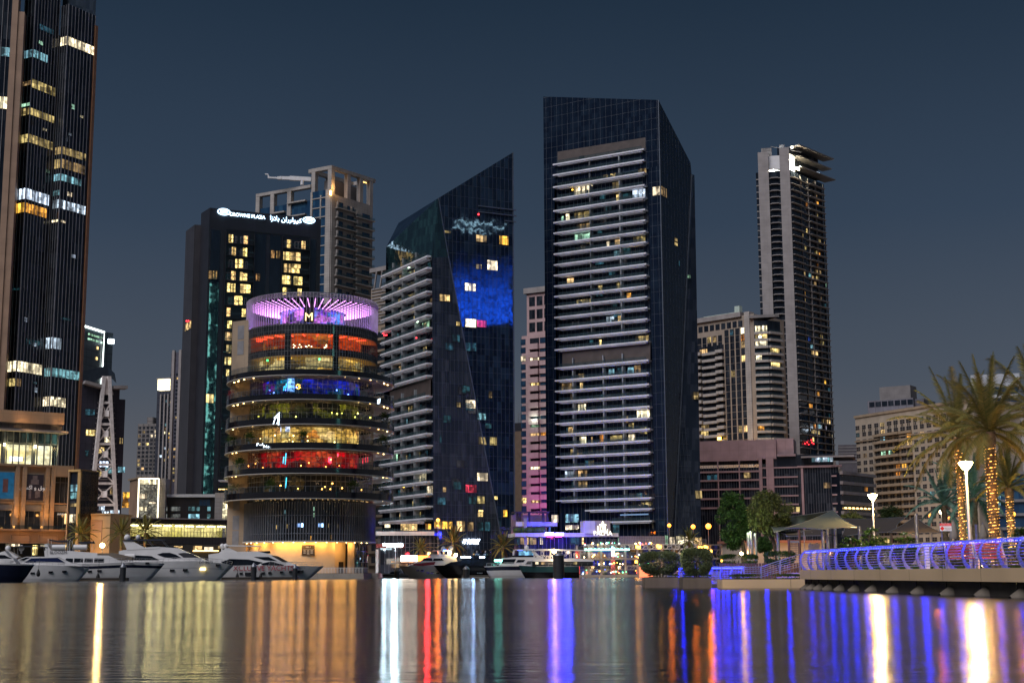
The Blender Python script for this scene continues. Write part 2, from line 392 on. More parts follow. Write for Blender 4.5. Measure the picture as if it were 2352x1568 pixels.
# ================================================================== setting: water and land
def water_mat():
    m, t, N, L, b = nt('harbour_water')
    b.inputs['Base Color'].default_value = (.004, .007, .010, 1); b.inputs['Roughness'].default_value = .17
    b.inputs['IOR'].default_value = 1.33; b.inputs['Specular IOR Level'].default_value = .5
    tc = N.new('ShaderNodeTexCoord')
    def noise(sc, det, sx, sy):
        mp = N.new('ShaderNodeMapping'); mp.inputs['Scale'].default_value = (sx, sy, 1); L.new(tc.outputs['Object'], mp.inputs[0])
        n = N.new('ShaderNodeTexNoise'); n.inputs['Scale'].default_value = sc; n.inputs['Detail'].default_value = det
        L.new(mp.outputs[0], n.inputs['Vector']); return n
    a, c, e, g_ = noise(1.6, 5, .35, 3.2), noise(.16, 3, .5, 1.6), noise(.02, 2, 1, 1), noise(2.2, 3, 1.3, 2.0)
    ad = N.new('ShaderNodeMath'); ad.operation = 'MULTIPLY_ADD'; ad.inputs[1].default_value = .35
    mg = N.new('ShaderNodeMath'); mg.operation = 'MULTIPLY_ADD'; mg.inputs[1].default_value = .45; L.new(g_.outputs['Fac'], mg.inputs[0]); L.new(a.outputs['Fac'], mg.inputs[2])
    L.new(mg.outputs[0], ad.inputs[0]); L.new(c.outputs['Fac'], ad.inputs[2])
    bp = N.new('ShaderNodeBump'); bp.inputs['Strength'].default_value = .5; bp.inputs['Distance'].default_value = .12
    L.new(ad.outputs[0], bp.inputs['Height']); L.new(bp.outputs[0], b.inputs['Normal'])
    mr = N.new('ShaderNodeMapRange'); mr.inputs[1].default_value = .35; mr.inputs[2].default_value = .65; mr.inputs[3].default_value = .11; mr.inputs[4].default_value = .165
    L.new(e.outputs['Fac'], mr.inputs[0]); L.new(mr.outputs[0], b.inputs['Roughness'])
    return m
mb = MB(); mb.face([(-3500, -900, 0), (3500, -900, 0), (3500, 5000, 0), (-3500, 5000, 0)])
mb.build('water', water_mat(), kind='structure')
M_PAVE = panel('paving', (.3, .27, .24), 1.2, .6, .02, .7)
M_QUAY = panel('quay_stone', (.3, .265, .22), 3.6, 3.0, .03, .75, .1, .5)
LZ = 1.2
shore = [P2(-900, 300), P2(540, 302), P2(545, 314), P2(868, 322), P2(880, 405), P2(1480, 405), P2(1700, 330), P2(2700, 330)]
pts = [(p.x, p.y) for p in shore] + [(3000, 330), (3000, 4500), (-3000, 4500), (-3000, 300)]
mb = MB(); mb.prism(pts, -.5, LZ); mb.build('ground', M_PAVE, kind='structure')

def win(root, F, u0, u1, v0, v1, m, d=.08, nx=None, name='window', frame=None, ny=1, fw=.07, reveal=0, coll=None):
    mb = MB(); F.quad(mb, u0, u1, v0, v1, d); mb.cur = 1
    if nx is None: nx = max(1, round((u1 - u0) / 1.1))
    for i in range(nx + 1):
        u = u0 + (u1 - u0) * i / nx; F.box(mb, u - fw / 2, u + fw / 2, v0, v1, d - .03, d + .06)
    for j in range(ny + 1):
        v = v0 + (v1 - v0) * j / ny; F.box(mb, u0 - fw / 2, u1 + fw / 2, v - fw / 2, v + fw / 2, d - .03, d + .055)
    ms = [m, frame or M_FRAME]
    if coll is not None: coll.add(mb, ms, (u1 - u0) * (v1 - v0)); return None
    return mb.build(name, ms, root)
def wins(root, F, lst, ox=0, oy=0, k=1., d=.08, **kw):
    for x0, y0, x1, y1, c in lst:
        u0, u1, v0, v1 = F.rect(ox + x0 * k, oy + y0 * k, ox + x1 * k, oy + y1 * k)
        win(root, F, u0, u1, v0, v1, LM[c], d, **kw)
# ================================================================== the two dark glass towers
G_NAVY = glass('navy_glass', (.006, .011, .024), (.012, .022, .040), 2.0, 3.5, 1.42, .04, .012)
G_NAVY2 = glass('navy_glass_wavy', (.006, .012, .026), (.02, .04, .07), 1.35, 3.5, 1.6, .03, .005, wave=.012)
G_REFL = glass('reflection_grey_glass', (.018, .024, .036), (.06, .07, .09), 1.35, 3.5, 1.5, .06, .012)  # city reflection on the tilted facets painted in as paler grey panes
M_MULL = mat('mullion_metal', (.12, .14, .17), .4, .4)
M_SLAB = panel('white_slab', (.76, .77, .82), 3.0, 9, .02, .5, .05, .6)
M_LOUV = mat('brown_louvre', (.085, .068, .062), .6, var=.25, scale=.4)
M_DIV = mat('divider_wall', (.26, .28, .29), .6)
C_RAIL = clear('rail_glass', (.05, .09, .10), .35)
C_RAILD = clear('rail_glass_dark', (.02, .03, .04), .6)
R_CURT = lit('curtain_dim', srgb(150, 150, 160), .09, .5, 2.0)
def balcony(root, F, u0, u1, v, th=.5, dep=1.5, rail=True, steps=(), fin=None, fins=(), back=-1.0, lip=1.6, lip_r=.8):
    """one floor's continuous balcony: slab, thinner lip below, glass balustrade, dividing fins"""
    mb = MB(); F.box(mb, u0, u1, v - th * .62, v, back, dep)
    F.box(mb, u0 + lip, u1 - lip_r, v - th * 1.15, v - th * .62, back, dep * .8)
    for a, b in steps: F.box(mb, a, b, v - th * .7, v + .12, 0, dep + .35)
    if rail:
        mb.cur = 1; F.box(mb, u0 + lip, u1 - lip_r, v, v + .95, dep - .2, dep - .15)
        mb.cur = 3
        n = int((u1 - u0 - lip - lip_r) / 2.2)
        for i in range(n + 1):
            u = u0 + lip + (u1 - u0 - lip - lip_r) * i / max(1, n); F.box(mb, u - .03, u + .03, v, v + .98, dep - .23, dep - .15)
        F.box(mb, u0 + lip, u1 - lip_r, v + .95, v + 1.0, dep - .24, dep - .13)
    mb.cur = 3; rb = random.Random(int(v * 31 + u0 * 7))
    for k in range(rb.randrange(1, 5)): u = rb.uniform(u0 + 2, u1 - 2); h = rb.choice((.5, .8, 1.3)); F.box(mb, u, u + rb.uniform(.4, 1.6), v + .02, v + h, dep * .2, dep * .55)
    mb.cur = 2
    for u in fins: F.box(mb, u - .18, u + .18, v, v + (fin or 2.9), back, dep * .75)
    return mb.build('balcony', [M_SLAB, C_RAIL, M_DIV, M_FRAME], root)
def dot(r, F, px, py, w, h, d, m, name='lamp'):
    u, v = F.hit(px, py, d); mb = MB(); F.box(mb, u - w, u + w, v - h, v + h, d, d + .2); return mb.build(name, m, r)
def tower_two():
    F = face_px((1249, 385), 450, (1515, 339.4))
    base = F.pt(F.W / 2, 0)
    r = thing('glass_tower', 'tallest dark glass tower with stacked white balconies and a sloping cut roof', 'tower', (base.x, base.y, LZ))
    B = F.pt(F.W, 0); perp = -F.N
    Sd = Face(B, B + perp)
    vA, vB = F.hit(1249, 222)[1], F.hit(1512, 230)[1]
    pf = [(0, LZ), (F.W, LZ), (F.W, vB), (0, vA)]
    c1, c2, c3 = Sd.hit(1586, 374), Sd.hit(1588.5, 401), Sd.hit(1549, 1240)
    ps = [(0, LZ), (c3[0], LZ), c2, c1, (0, vB)]
    L1, R1 = F.hit(1276, 700)[0], F.hit(1496, 700)[0]
    vt0, vt1 = F.hit(1276, 381)[1], F.hit(1482, 318)[1]
    vb = F.hit(1390, 1240)[1]
    # facade with a recess for the balconies
    mb = MB(); F.poly(mb, [(0, LZ), (L1, LZ), (L1, vA - 30), (0, vA - 30)]); F.poly(mb, [(R1, LZ), (F.W, LZ), (F.W, vA - 30), (R1, vA - 30)])
    F.poly(mb, [(0, vA - 30), (F.W, vA - 30), (F.W, vB), (0, vA)])
    F.quad(mb, L1, R1, LZ, vA - 30, -1.0)
    Sd.poly(mb, ps)
    p0, p1 = Sd.pt(*c2), Sd.pt(*c3)
    q1, q0 = G(1611, 1240, p1.y + 5), G(1595, 402, p0.y + 2)
    # back and roof
    a0, b0 = F.pt(0, LZ), F.pt(F.W, LZ); dp = perp * 34
    mb.face([F.pt(0, vA), F.pt(F.W, vB), Sd.pt(*c1), F.pt(0, vA - 16) + dp]); mb.face([a0, F.pt(0, vA), F.pt(0, vA - 16) + dp, a0 + dp])
    bk = V3((.11, 1, 0)) * 8; mb.face([a0 + dp, F.pt(0, vA - 16) + dp, q0 + bk, q1 + bk])
    mb.build('glass_facade', G_NAVY, r)
    mb = MB(); T = Face(p1, q1, (p0 - p1) - (q1 - p1).normalized() * (p0 - p1).dot((q1 - p1).normalized()))
    mb.face([p1, q1, q0, p0], [T.hit(1549, 1240), (0 + (q1 - p1).length, 0), (3, (p0 - p1).length), (0, (p0 - p1).length)])
    bk = V3((.11, 1, 0)) * 8; mb.face([q1, q1 + bk, q0 + bk, q0])
    mb.build('leaning_facade', G_REFL, r)
    mb = MB(); fl = (F.hit(1276, 731)[1] - F.hit(1276, 805)[1]) / 3
    F.lines(mb, [(0, vA - 30), (F.W, vA - 30), (F.W, vB), (0, vA)], 2.0, fl, .05, .05)
    F.lines(mb, [(0, LZ), (L1, LZ), (L1, vA - 30), (0, vA - 30)], 1.9, fl, .05, .05)
    F.lines(mb, [(R1, LZ), (F.W, LZ), (F.W, vA - 30), (R1, vA - 30)], 1.9, fl, .05, .05)
    Sd.lines(mb, ps, 2.2, fl, .05, .05)
    pl = [(0, 0), ((q1 - p1).length, 0), ((q0 - p0).dot(T.U), (p0 - p1).length), (0, (p0 - p1).length)]
    T.lines(mb, pl, 1.35, fl, .06, .06)
    u = L1 + .7
    while u < R1: F.box(mb, u - .05, u + .05, vb, vt0, -1.0, -.9); u += 1.45
    mb.bar(p1, p0, .5); F.box(mb, F.W - .2, F.W + .1, LZ, vB, -.1, .1)
    mb.build('mullions', M_MULL, r)
    # louvred plant floors
    mb = MB(); F.poly(mb, [F.hit(1281, 380), F.hit(1483, 345), F.hit(1483, 316), F.hit(1281, 349)], .12); mb.build('louvre_band', M_LOUV, r)
    mb = MB(); F.poly(mb, [F.hit(1292, 843), F.hit(1494, 826), F.hit(1494, 787), F.hit(1292, 806)], .12); mb.build('louvre_band', M_LOUV, r)
    ys = [380.8, 404.8, 432.5, 459.9, 486.9, 513.9, 538, 562, 585.8, 610.5, 634.6, 659.3, 683, 707, 731, 756, 780.6, 805, 847, 875.5, 900, 924, 949, 974, 999, 1024, 1049.5, 1075, 1100, 1125, 1150.5, 1172.6, 1199]
    for i, y in enumerate(ys):
        xl = 1274 + (y - 380) * .0095; xr = 1482.5 + (y - 380) * .0225
        if i == 31: xl = 1348
        if i == 32: xl = 1399
        v = F.hit(xl, y)[1]; u0 = F.hit(xl, y)[0]; u1 = F.hit(xr, y - 30)[0]
        f1, f2 = F.hit(1361 if i < 18 else 1317, 700)[0], F.hit(1430, 700)[0]
        fs = [u for u in (f1, f2, F.hit(1386, 700)[0] if i > 17 else f1) if u0 + 2 < u < u1 - 2]
        if i in (0, 17): fs = []
        balcony(r, F, u0, u1, v + .25, .72, 1.3, fins=fs, fin=2.6)
    k1 = [(620, 592, 668, 645, 'w'), (368, 700, 498, 765, 'c'), (635, 672, 685, 725, 'd'), (662, 757, 690, 805, 'w'), (775, 725, 865, 788, 'k'), (708, 750, 775, 795, 'e'), (278, 910, 295, 950, 'g'), (310, 893, 338, 945, 'c'), (370, 880, 478, 925, 'd'), (385, 962, 490, 1000, 'd'), (372, 1030, 503, 1082, 'g'), (592, 1085, 620, 1120, 'c'), (650, 1072, 697, 1108, 'w'), (780, 1050, 865, 1088, 'd'), (645, 1150, 697, 1190, 't'), (318, 1342, 366, 1375, 'w'), (535, 1392, 565, 1432, 'd'), (665, 1375, 692, 1415, 'd'), (385, 1490, 490, 1522, 'd'), (735, 1445, 765, 1480, 'a'), (570, 608, 605, 640, 'd'), (302, 772, 360, 800, 'd')]
    wins(r, F, k1, 1194.4, 195.2, .3296, d=-.93)
    wins(r, F, [(925, 708, 985, 770, 'c')], 1194.4, 195.2, .3296)
    u0, u1, v0, v1 = Sd.rect(1519, 431, 1531, 452); win(r, Sd, .1, u1, v0, v1, L_DIM)
    wins(r, Sd, [(1075, 1068, 1097, 1090, 'd'), (1075, 1098, 1097, 1120, 'd'), (1103, 1225, 1112, 1260, 'e')], 1194.4, 195.2, .3296)
    k2 = [(555, 38, 607, 80, 'k'), (630, 32, 672, 75, 'w'), (445, 192, 470, 212, 'e'), (508, 190, 524, 230, 'w'), (745, 165, 832, 205, 'd'), (570, 382, 608, 415, 't'), (628, 375, 672, 412, 'e'), (695, 370, 735, 410, 't'), (738, 358, 780, 405, 'd'), (258, 475, 355, 520, 'd'), (383, 472, 403, 512, 'w'), (370, 612, 422, 652, 'c'), (755, 652, 840, 700, 'c'), (303, 762, 350, 803, 'w'), (380, 825, 425, 872, 'c'), (455, 825, 468, 865, 'w'), (512, 812, 545, 860, 'a'), (700, 808, 745, 848, 'c'), (580, 815, 690, 845, 'd'), (285, 1048, 365, 1092, 'k'), (370, 1045, 430, 1085, 'w'), (370, 1115, 432, 1158, 'd'), (318, 545, 336, 585, 'd'), (325, 930, 400, 945, 'd'), (700, 735, 735, 770, 'd')]
    wins(r, F, k2, 1194.4, 712, .3516, d=-.93)
    wins(r, F, [(288, 1333, 370, 1385, 't'), (288, 1403, 370, 1432, 'c'), (175, 45, 215, 88, 'e'), (178, 240, 222, 278, 'e')], 1194.4, 712, .3516, d=.06 if False else -.93)
    Ft = T
    for x0, y0, x1, y1, c in [(1133, 535, 1168, 582, 'd'), (1148, 1178, 1190, 1230, 'd'), (1150, 1320, 1187, 1365, 'd')]:
        pass
    wins(r, Ft, [(1133, 535, 1168, 582, 'd'), (1146, 1178, 1188, 1230, 'd')], 1194.4, 712, .3516)
    wins(r, Ft, [(1146, 1322, 1187, 1345, 'g')], 1194.4, 195.2, .3296)
    # dim, half-curtained rooms behind the other balconies
    rnd = random.Random(19)
    for k in range(42):
        y = rnd.choice(ys[1:16] + ys[18:31]); x = rnd.uniform(1290, 1470); u, v = F.hit(x, y); w = rnd.uniform(1.4, 3.2); win(r, F, u, u + w, v + .4, v + 2.5, rnd.choice((L_DTEAL, L_DTEAL, R_CURT, R_CURT, L_DIM)), -.94, nx=2)
    # dots of light on balconies
    for x, y in ((1386, 521), (1422, 833), (1268 + 10, 876), (1310, 876), (1377, 997), (1457, 585), (1460, 585), (1315, 436)):
        dot(r, F, x, y, .22, .09, -.5, glow('amber_lamp', srgb(255, 190, 60), 12))
    u0, u1, v0, v1 = F.rect(1447, 1198, 1497, 1206); 
    mb = MB(); F.quad(mb, *F.rect(1430, 1180, 1495, 1183), 1.7); mb.build('balcony_strip_light', glow('cyan_strip', srgb(30, 130, 190), .6), r)
    # warm glazed lobby at the foot of the leaning side
    wins(r, Ft, [(1020, 0, 1072, 90, 'c'), (1076, 4, 1130, 90, 'c'), (1134, 8, 1188, 90, 'w')], 1194.4, 712 + 1474 * .3516, .3516, nx=5)
    wins(r, Sd, [(945, 1470, 965, 1560, 'g'), (970, 1480, 1012, 1560, 'c')], 1194.4, 712, .3516)
    return F
F2 = tower_two()

def tower_one():
    F = face_px((992, 453.3), 420, (1178.5, 475))
    YL = Ysame((992, 589), 420, (883, 636.7))
    a, c = G(883, 636.7, YL), F.pt(0, 0)
    Lf = Face((a.x, a.y, 0), (c.x, c.y, 0))
    base = F.pt(F.W / 2, 0)
    r = thing('glass_tower', 'dark glass tower with a steeply slanted pointed top and white balconies on its left side', 'tower', (base.x, base.y, LZ))
    pA, pB = F.pt(*F.hit(1030, 590)), F.pt(*F.hit(1165, 1240))
    pC = F.pt(F.hit(990, 1240)[0], LZ, 2.2); pB2 = F.pt(F.hit(1166, 1245)[0], LZ)
    T = Face(pC, V3((pB2.x, pB2.y, pC.z)), None)
    Vt = (pA - pC); Vt = Vt - T.U * Vt.dot(T.U); T = Face(pC, pB2, Vt)
    t3 = T.hit(992, 592); tA = ((pA - pC).dot(T.U), (pA - pC).dot(T.V)); tB = ((pB2 - pC).dot(T.U), (pB2 - pC).dot(T.V))
    pr = [F.hit(1030, 590), (F.hit(1166, 1245)[0], LZ), (F.W, LZ), (F.W, F.hit(1174.5, 350)[1]), F.hit(1007, 455)]
    mb = MB(); F.poly(mb, pr); mb.build('glass_facade', G_NAVY2, r)
    mb = MB(); T.poly(mb, [(0, 0), tB, tA, t3]); mb.build('glass_facade', G_REFL, r)
    # leaning crown on the left
    q0 = Lf.pt(*Lf.hit(893, 637)); q3 = Lf.pt(*Lf.hit(887, 568, 1.2), 1.2); pD = F.pt(*F.hit(1007, 455))
    q4 = T.pt(*t3)
    mb = MB(); l = (q4 - q0).length; h = (q3 - q0).length
    mb.face([q0, q4, pA, pD, q3], [(0, 0), (l, 0), (l + 6, 0), (l + 2, 24), (0, h)])
    mb.build('crown_facade', glass('teal_glass', (.008, .02, .026), (.02, .055, .06), 1.2, 3.4, 1.8, .05, .03, wave=.04), r)
    mb = MB()
    CF = Face(q0, q4, None); vv = (q3 - q0); CF.V = (vv - CF.U * vv.dot(CF.U)).normalized(); CF.N = CF.U.cross(CF.V)
    n = 20
    for i in range(1, n):
        t = i / n; lo = q0.lerp(q4, t) if t < .8 else q4.lerp(pA, (t - .8) / .2)
        lo = q0.lerp(pA, t); hi = q3.lerp(pD, t); mb.bar(lo, hi, .09)
    for j in range(1, 6):
        t = j / 6; mb.bar(q0.lerp(q3, t), pA.lerp(pD, t), .1)
    fl = (F.hit(1100, 712)[1] - F.hit(1100, 1027)[1]) / 11.6
    F.lines(mb, pr, 1.35, fl, .05, .05, v_off=.4)
    T.lines(mb, [(0, 0), tB, tA, t3], 1.35, fl, .06, .06)
    for x in (1178,): F.box(mb, F.W - .15, F.W + .15, LZ, pr[3][1], -.15, .15)
    mb.bar(pA, pB2, .35); mb.bar(pA, pD, .25)
    for y0 in (583, 635, 688): 
        v = F.hit(1178, 333 + (y0 - 0) * .2563 * 1.0)[1]; F.box(mb, F.W - 12 if y0 < 640 else F.W - 3, F.W + 1.0, v - .15, v + .15, 0, .4)
    mb.build('mullions', M_MULL, r)
    # left side wall and the rest of the volume
    vt = Lf.hit(883, 637)[1]
    mb = MB(); Lf.quad(mb, 0, Lf.W, LZ, vt + 8, -1.0)
    dp = -F.N * 34
    mb.face([pD, F.pt(*pr[3]), F.pt(*pr[3]) + dp, pD + dp]); mb.face([F.pt(F.W, LZ), F.pt(F.W, LZ) + dp, F.pt(*pr[3]) + dp, F.pt(*pr[3])])
    mb.face([F.pt(F.W, LZ) + dp, Lf.pt(0, LZ), q3, pD + dp, F.pt(*pr[3]) + dp]); mb.face([q3, pD, pD + dp])
    mb.build('side_wall', G_NAVY, r)
    mb = MB()
    for i in range(15): u = .8 + i * (Lf.W - 1) / 15; Lf.box(mb, u - .05, u + .05, LZ, vt + 2, -1, -.88)
    mb.build('window_frames', M_FRAME, r)
    mb = MB(); Lf.poly(mb, [Lf.hit(896, 935), Lf.hit(990, 908), Lf.hit(990, 869), Lf.hit(896, 900)], .1); mb.build('louvre_band', M_LOUV, r)
    ys = [589.3, 616.2, 643, 670, 697, 724.6, 753, 781, 808, 834.9, 863, 909.8, 940, 967, 995.5, 1023, 1050.6, 1079, 1106, 1134, 1162.5, 1190.8]
    fu = [Lf.hit(x, 900)[0] for x in (905, 928, 958)]
    for i, y in enumerate(ys):
        v = Lf.hit(990, y)[1]
        u0 = 0 if i < 10 or i > 15 else 1.5
        balcony(r, Lf, u0, Lf.W - .3, v + .3, .8, 1.3, fins=fu, fin=2.7, lip=.4, lip_r=1.2)
    z3 = [(950, 808, 1045, 870, 'w'), (1158, 815, 1240, 895, 'a'), (660, 768, 725, 790, 'd'), (1050, 1035, 1142, 1122, 'c'), (850, 1240, 948, 1308, 'c'), (950, 1070, 1000, 1112, 'd')]
    wins(r, F, z3, 849.8, 333, .2563)
    wins(r, T, [(620, 1340, 715, 1400, 'w')], 849.8, 333, .2563)
    z2 = [(695, 65, 773, 125, 'c'), (778, 75, 850, 125, 'p'), (690, 238, 775, 298, 'e'), (785, 752, 845, 800, 't'), (872, 925, 925, 985, 'd'), (905, 1355, 930, 1380, 'w'), (970, 1455, 1000, 1505, 'a'), (865, 590, 890, 640, 'd'), (840, 825, 885, 862, 'e')]
    wins(r, F, z2, 849.8, 712, .315)
    z2 = [(628, 85, 655, 115, 'w'), (695, 655, 768, 715, 'c'), (630, 672, 660, 708, 'd'), (790, 925, 850, 980, 'd'), (780, 1185, 858, 1245, 'c'), (695, 1272, 775, 1330, 'p'), (530, 1290, 555, 1325, 'w'), (780, 1355, 835, 1410, 'd'), (790, 1455, 825, 1505, 'w'), (505, 910, 522, 970, 'e')]
    wins(r, T, z2, 849.8, 712, .315)
    lz = [(240, 1160, 275, 1220, 'w'), (318, 1130, 345, 1170, 'g'), (370, 1115, 390, 1155, 'w'), (248, 1475, 275, 1525, 'c'), (515, 1370, 540, 1405, 'd'), (370, 1525, 398, 1568, 'w')]
    wins(r, Lf, lz, 849.8, 333, .2563, d=-.9)
    lz = [(190, 405, 225, 450, 'w'), (300, 38, 325, 78, 'w'), (360, 85, 415, 130, 'g'), (222, 795, 255, 828, 't'), (325, 690, 355, 725, 'e'), (298, 1205, 318, 1255, 'w'), (330, 1200, 356, 1255, 'c'), (358, 1190, 392, 1240, 'c'), (395, 1280, 440, 1335, 'c'), (196, 1478, 220, 1528, 'w'), (150, 1050, 185, 1100, 'g'), (190, 1060, 255, 1090, 'd'), (175, 170, 190, 205, 't'), (320, 1375, 355, 1405, 'e'), (290, 1390, 312, 1430, 'd'), (260, 700, 290, 740, 'd'), (200, 890, 222, 920, 'k')]
    wins(r, Lf, lz, 849.8, 712, .315, d=-.9)
    for x, y in ((949.5, 1006.5), (917, 1039), (950, 1088), (928, 1118), (1006, 1206)):
        dot(r, Lf, x, y, .28, .12, .4, glow('amber_lamp', srgb(255, 190, 60), 12))
    gw = glow('green_white_lamp', srgb(215, 255, 215), 9)
    dot(r, Lf, 849.8 + 352 * .2563, 333 + 1098 * .2563, .45, .15, .4, gw); dot(r, Lf, 849.8 + 350 * .315, 712 + 85 * .315, .45, .15, .4, gw)
    rb = glow('red_beacon', (1, .02, .03), 7)
    dot(r, F, 849.8 + 972 * .2563, 333 + 622 * .2563, .2, .25, .1, rb, 'red_beacon')
    for x, y in ((97, 170), (105, 182), (115, 183), (124, 182), (340, 202)): dot(r, Lf, 849.8 + x * .315, 712 + y * .315, .24, .16, 1.5, rb, 'red_beacon')
    rnd = random.Random(23)
    for k in range(34):
        y = rnd.choice(ys[1:10] + ys[11:]); u = rnd.uniform(1, Lf.W - 4); v = Lf.hit(990, y)[1]; win(r, Lf, u, u + rnd.uniform(1.2, 2.6), v + .5, v + 2.5, rnd.choice((L_DTEAL, R_CURT, R_CURT, L_DIM)), -.9, nx=2)
    for k in range(16):
        x = rnd.uniform(1000, 1100); y = rnd.uniform(760, 1190); u, v = T.hit(x, y); win(r, T, u, u + 2.7, v - 2.2, v, rnd.choice((R_CURT, L_DTEAL)), .08, nx=2)
    # warm shops behind glass at the base of the right side
    s = [(870, 310, 1135, 420, 'a'), (1195, 305, 1320, 455, 'w'), (1355, 320, 1445, 455, 'd'), (1500, 320, 1590, 450, 'e'), (1610, 315, 1690, 450, 'e'), (1510, 165, 1585, 245, 'w')]
    wins(r, T, s, 861.4, 1148.5, .15624)
    return F, Lf, T
F1, F1L, F1T = tower_one()
# a blue-lit tower outside the frame to the right; the slanted tower's glass mirrors it
def led_fade(z0, z1):
    m, t, N, L, b = nt('blue_led'); b.inputs['Base Color'].default_value = (.02, .03, .06, 1); b.inputs['Emission Color'].default_value = (*srgb(25, 90, 255), 1)
    tc = N.new('ShaderNodeTexCoord'); sx = N.new('ShaderNodeSeparateXYZ'); L.new(tc.outputs['UV'], sx.inputs[0]); mr = N.new('ShaderNodeMapRange'); mr.interpolation_type = 'SMOOTHERSTEP'
    mr.inputs[1].default_value = z0; mr.inputs[2].default_value = z1; mr.inputs[3].default_value = 13; mr.inputs[4].default_value = .2; L.new(sx.outputs[1], mr.inputs[0])
    nz = N.new('ShaderNodeTexNoise'); nz.inputs['Scale'].default_value = .35; L.new(tc.outputs['UV'], nz.inputs['Vector']); r2 = N.new('ShaderNodeMapRange'); r2.inputs[1].default_value = .35; r2.inputs[2].default_value = .65; r2.inputs[3].default_value = .25; r2.inputs[4].default_value = 1.4; L.new(nz.outputs['Fac'], r2.inputs[0])
    mu = N.new('ShaderNodeMath'); mu.operation = 'MULTIPLY'; L.new(mr.outputs[0], mu.inputs[0]); L.new(r2.outputs[0], mu.inputs[1]); L.new(mu.outputs[0], b.inputs['Emission Strength']); return m
def mirrored_tower():
    u, v = F1.hit(1108, 630); p = F1.pt(u, v); d = ray(1108, 630).normalized(); rr = d - F1.N * 2 * d.dot(F1.N)
    hr = V3((rr.x, rr.y, 0)); c = p + rr * (320 / hr.length)
    hr.normalize(); side = V3((-hr.y, hr.x, 0))
    r = thing('lit_tower', 'blue-lit tower across the water, seen only mirrored in the slanted tower\'s glass', 'tower', (c.x, c.y, LZ))
    Fb = Face((c - side * 17).xy.to_3d(), (c + side * 17).xy.to_3d())
    if Fb.N.dot(hr) > 0: Fb = Face((c + side * 17).xy.to_3d(), (c - side * 17).xy.to_3d())
    z = c.z
    mb = MB(); q = [Fb.pt(0, 0), Fb.pt(34, 0), Fb.pt(34, 0, -30), Fb.pt(0, 0, -30)]; mb.prism([(k.x, k.y) for k in q], LZ, z + 34)
    mb.build('wall', mat('blue_tower_wall', (.05, .07, .12), .4), r)
    mb = MB(); rnd = random.Random(3)
    for i in range(11):
        u = .6 + i * 3; z1 = z - rnd.uniform(4, 9); z2 = z + rnd.uniform(6, 16); mb.cur = 0; Fb.box(mb, u, u + 2.6, z - 27, z2, 0, .3)
    mb.build('led_panels', [led_fade(z - 27, z + 14)], r)
    mb = MB()
    pts = [Fb.pt(4 + i * 1.05, z + 26 + math.sin(i * .9) * .9 + i * .12, .5) for i in range(26)]; mb.tube(pts, .35, 6)
    pts = [Fb.pt(14 + i * 1.0, z + 22.5 + math.sin(i * 1.3) * .8 + i * .16, .5) for i in range(18)]; mb.tube(pts, .3, 6)
    mb.build('rooftop_lettering', glow('ice_white_sign', srgb(180, 230, 255), 14), r)
mirrored_tower()

def mirrored_tower_two():
    p = G(488, 820, 451); d = ray(488, 820).normalized(); N_ = V3((.367, -.93, 0)).normalized() if F_CPN is None else F_CPN; rr = d - N_ * 2 * d.dot(N_); hr = V3((rr.x, rr.y, 0)).normalized(); c = p + hr * 400; side = V3((-hr.y, hr.x, 0))
    r = thing('lit_tower', 'slim tower with teal-white edge lights, seen only mirrored in the dark hotel glass', 'tower', (c.x, c.y, LZ)); mb = MB(); mb.prism([(q.x, q.y) for q in (c - side * 9, c + side * 9, c + side * 9 + hr * 16, c - side * 9 + hr * 16)], LZ, 178); mb.build('wall', mat('blue_tower_wall', (.05, .07, .12)), r)
    for k in (-4.5, 3.5):
        mb = MB(); rnd = random.Random(int(k * 2)); z = 40
        while z < 172: q = c + side * (k + rnd.uniform(-.5, .5)) - hr * .4; mb.obox((q.x, q.y, z), side * rnd.uniform(1.2, 2.6), -hr * .3, V3((0, 0, 5.5))); z += 5.6
        mb.build('edge_light', glow('teal_edge_light', srgb(140, 235, 225), 9), r)
# ================================================================== other towers
M_DARKP = panel('dark_panel', (.026, .026, .034), 3, 3.4, .03, .35, .2)
M_DGL = glass('dark_glass', (.010, .014, .022), (.045, .055, .07), 1.6, 3.6, 1.45, .05, .012)
M_BLUEGL = glass('blue_glass', (.012, .04, .09), (.03, .09, .16), 2, 3.4, 1.6, .06, .015)
M_WSTONE = panel('pale_stone', (.40, .37, .34), 1.6, 1.1, .05, .6, .06, .62)
M_CONC = panel('grey_concrete', (.31, .285, .275), 3.2, 1.6, .04, .65, .06, .75)
M_CONC_D = panel('dim_concrete', (.2, .185, .18), 3.2, 1.6, .04, .65, .06, .75)
M_BEIGE = panel('beige_render', (.34, .26, .18), 4, 3.2, .03, .7, .05, .7)
M_TAN = panel('tan_cladding', (.36, .23, .15), 3, 4, .03, .6, .06, .75)
M_PINK = panel('pink_render', (.48, .33, .33), 3.2, 3.2, .04, .65, .05, .7)
def solid(root, name, F, u0, u1, z0, z1, depth, m, d=0):
    mb = MB(); q = [F.pt(u0, 0, d), F.pt(u1, 0, d), F.pt(u1, 0, -depth), F.pt(u0, 0, -depth)]
    mb.prism([(k.x, k.y) for k in q], z0, z1); return mb.build(name, m, root)
def sold(mb, F, u0, u1, z0, z1, depth, d=0):
    q = [F.pt(u0, 0, d), F.pt(u1, 0, d), F.pt(u1, 0, -depth), F.pt(u0, 0, -depth)]; mb.prism([(k.x, k.y) for k in q], z0, z1)
def root_at(name, label, F, cat='building', group=None):
    b = F.pt(F.W / 2, 0); return thing(name, label, cat, (b.x, b.y, LZ), group)

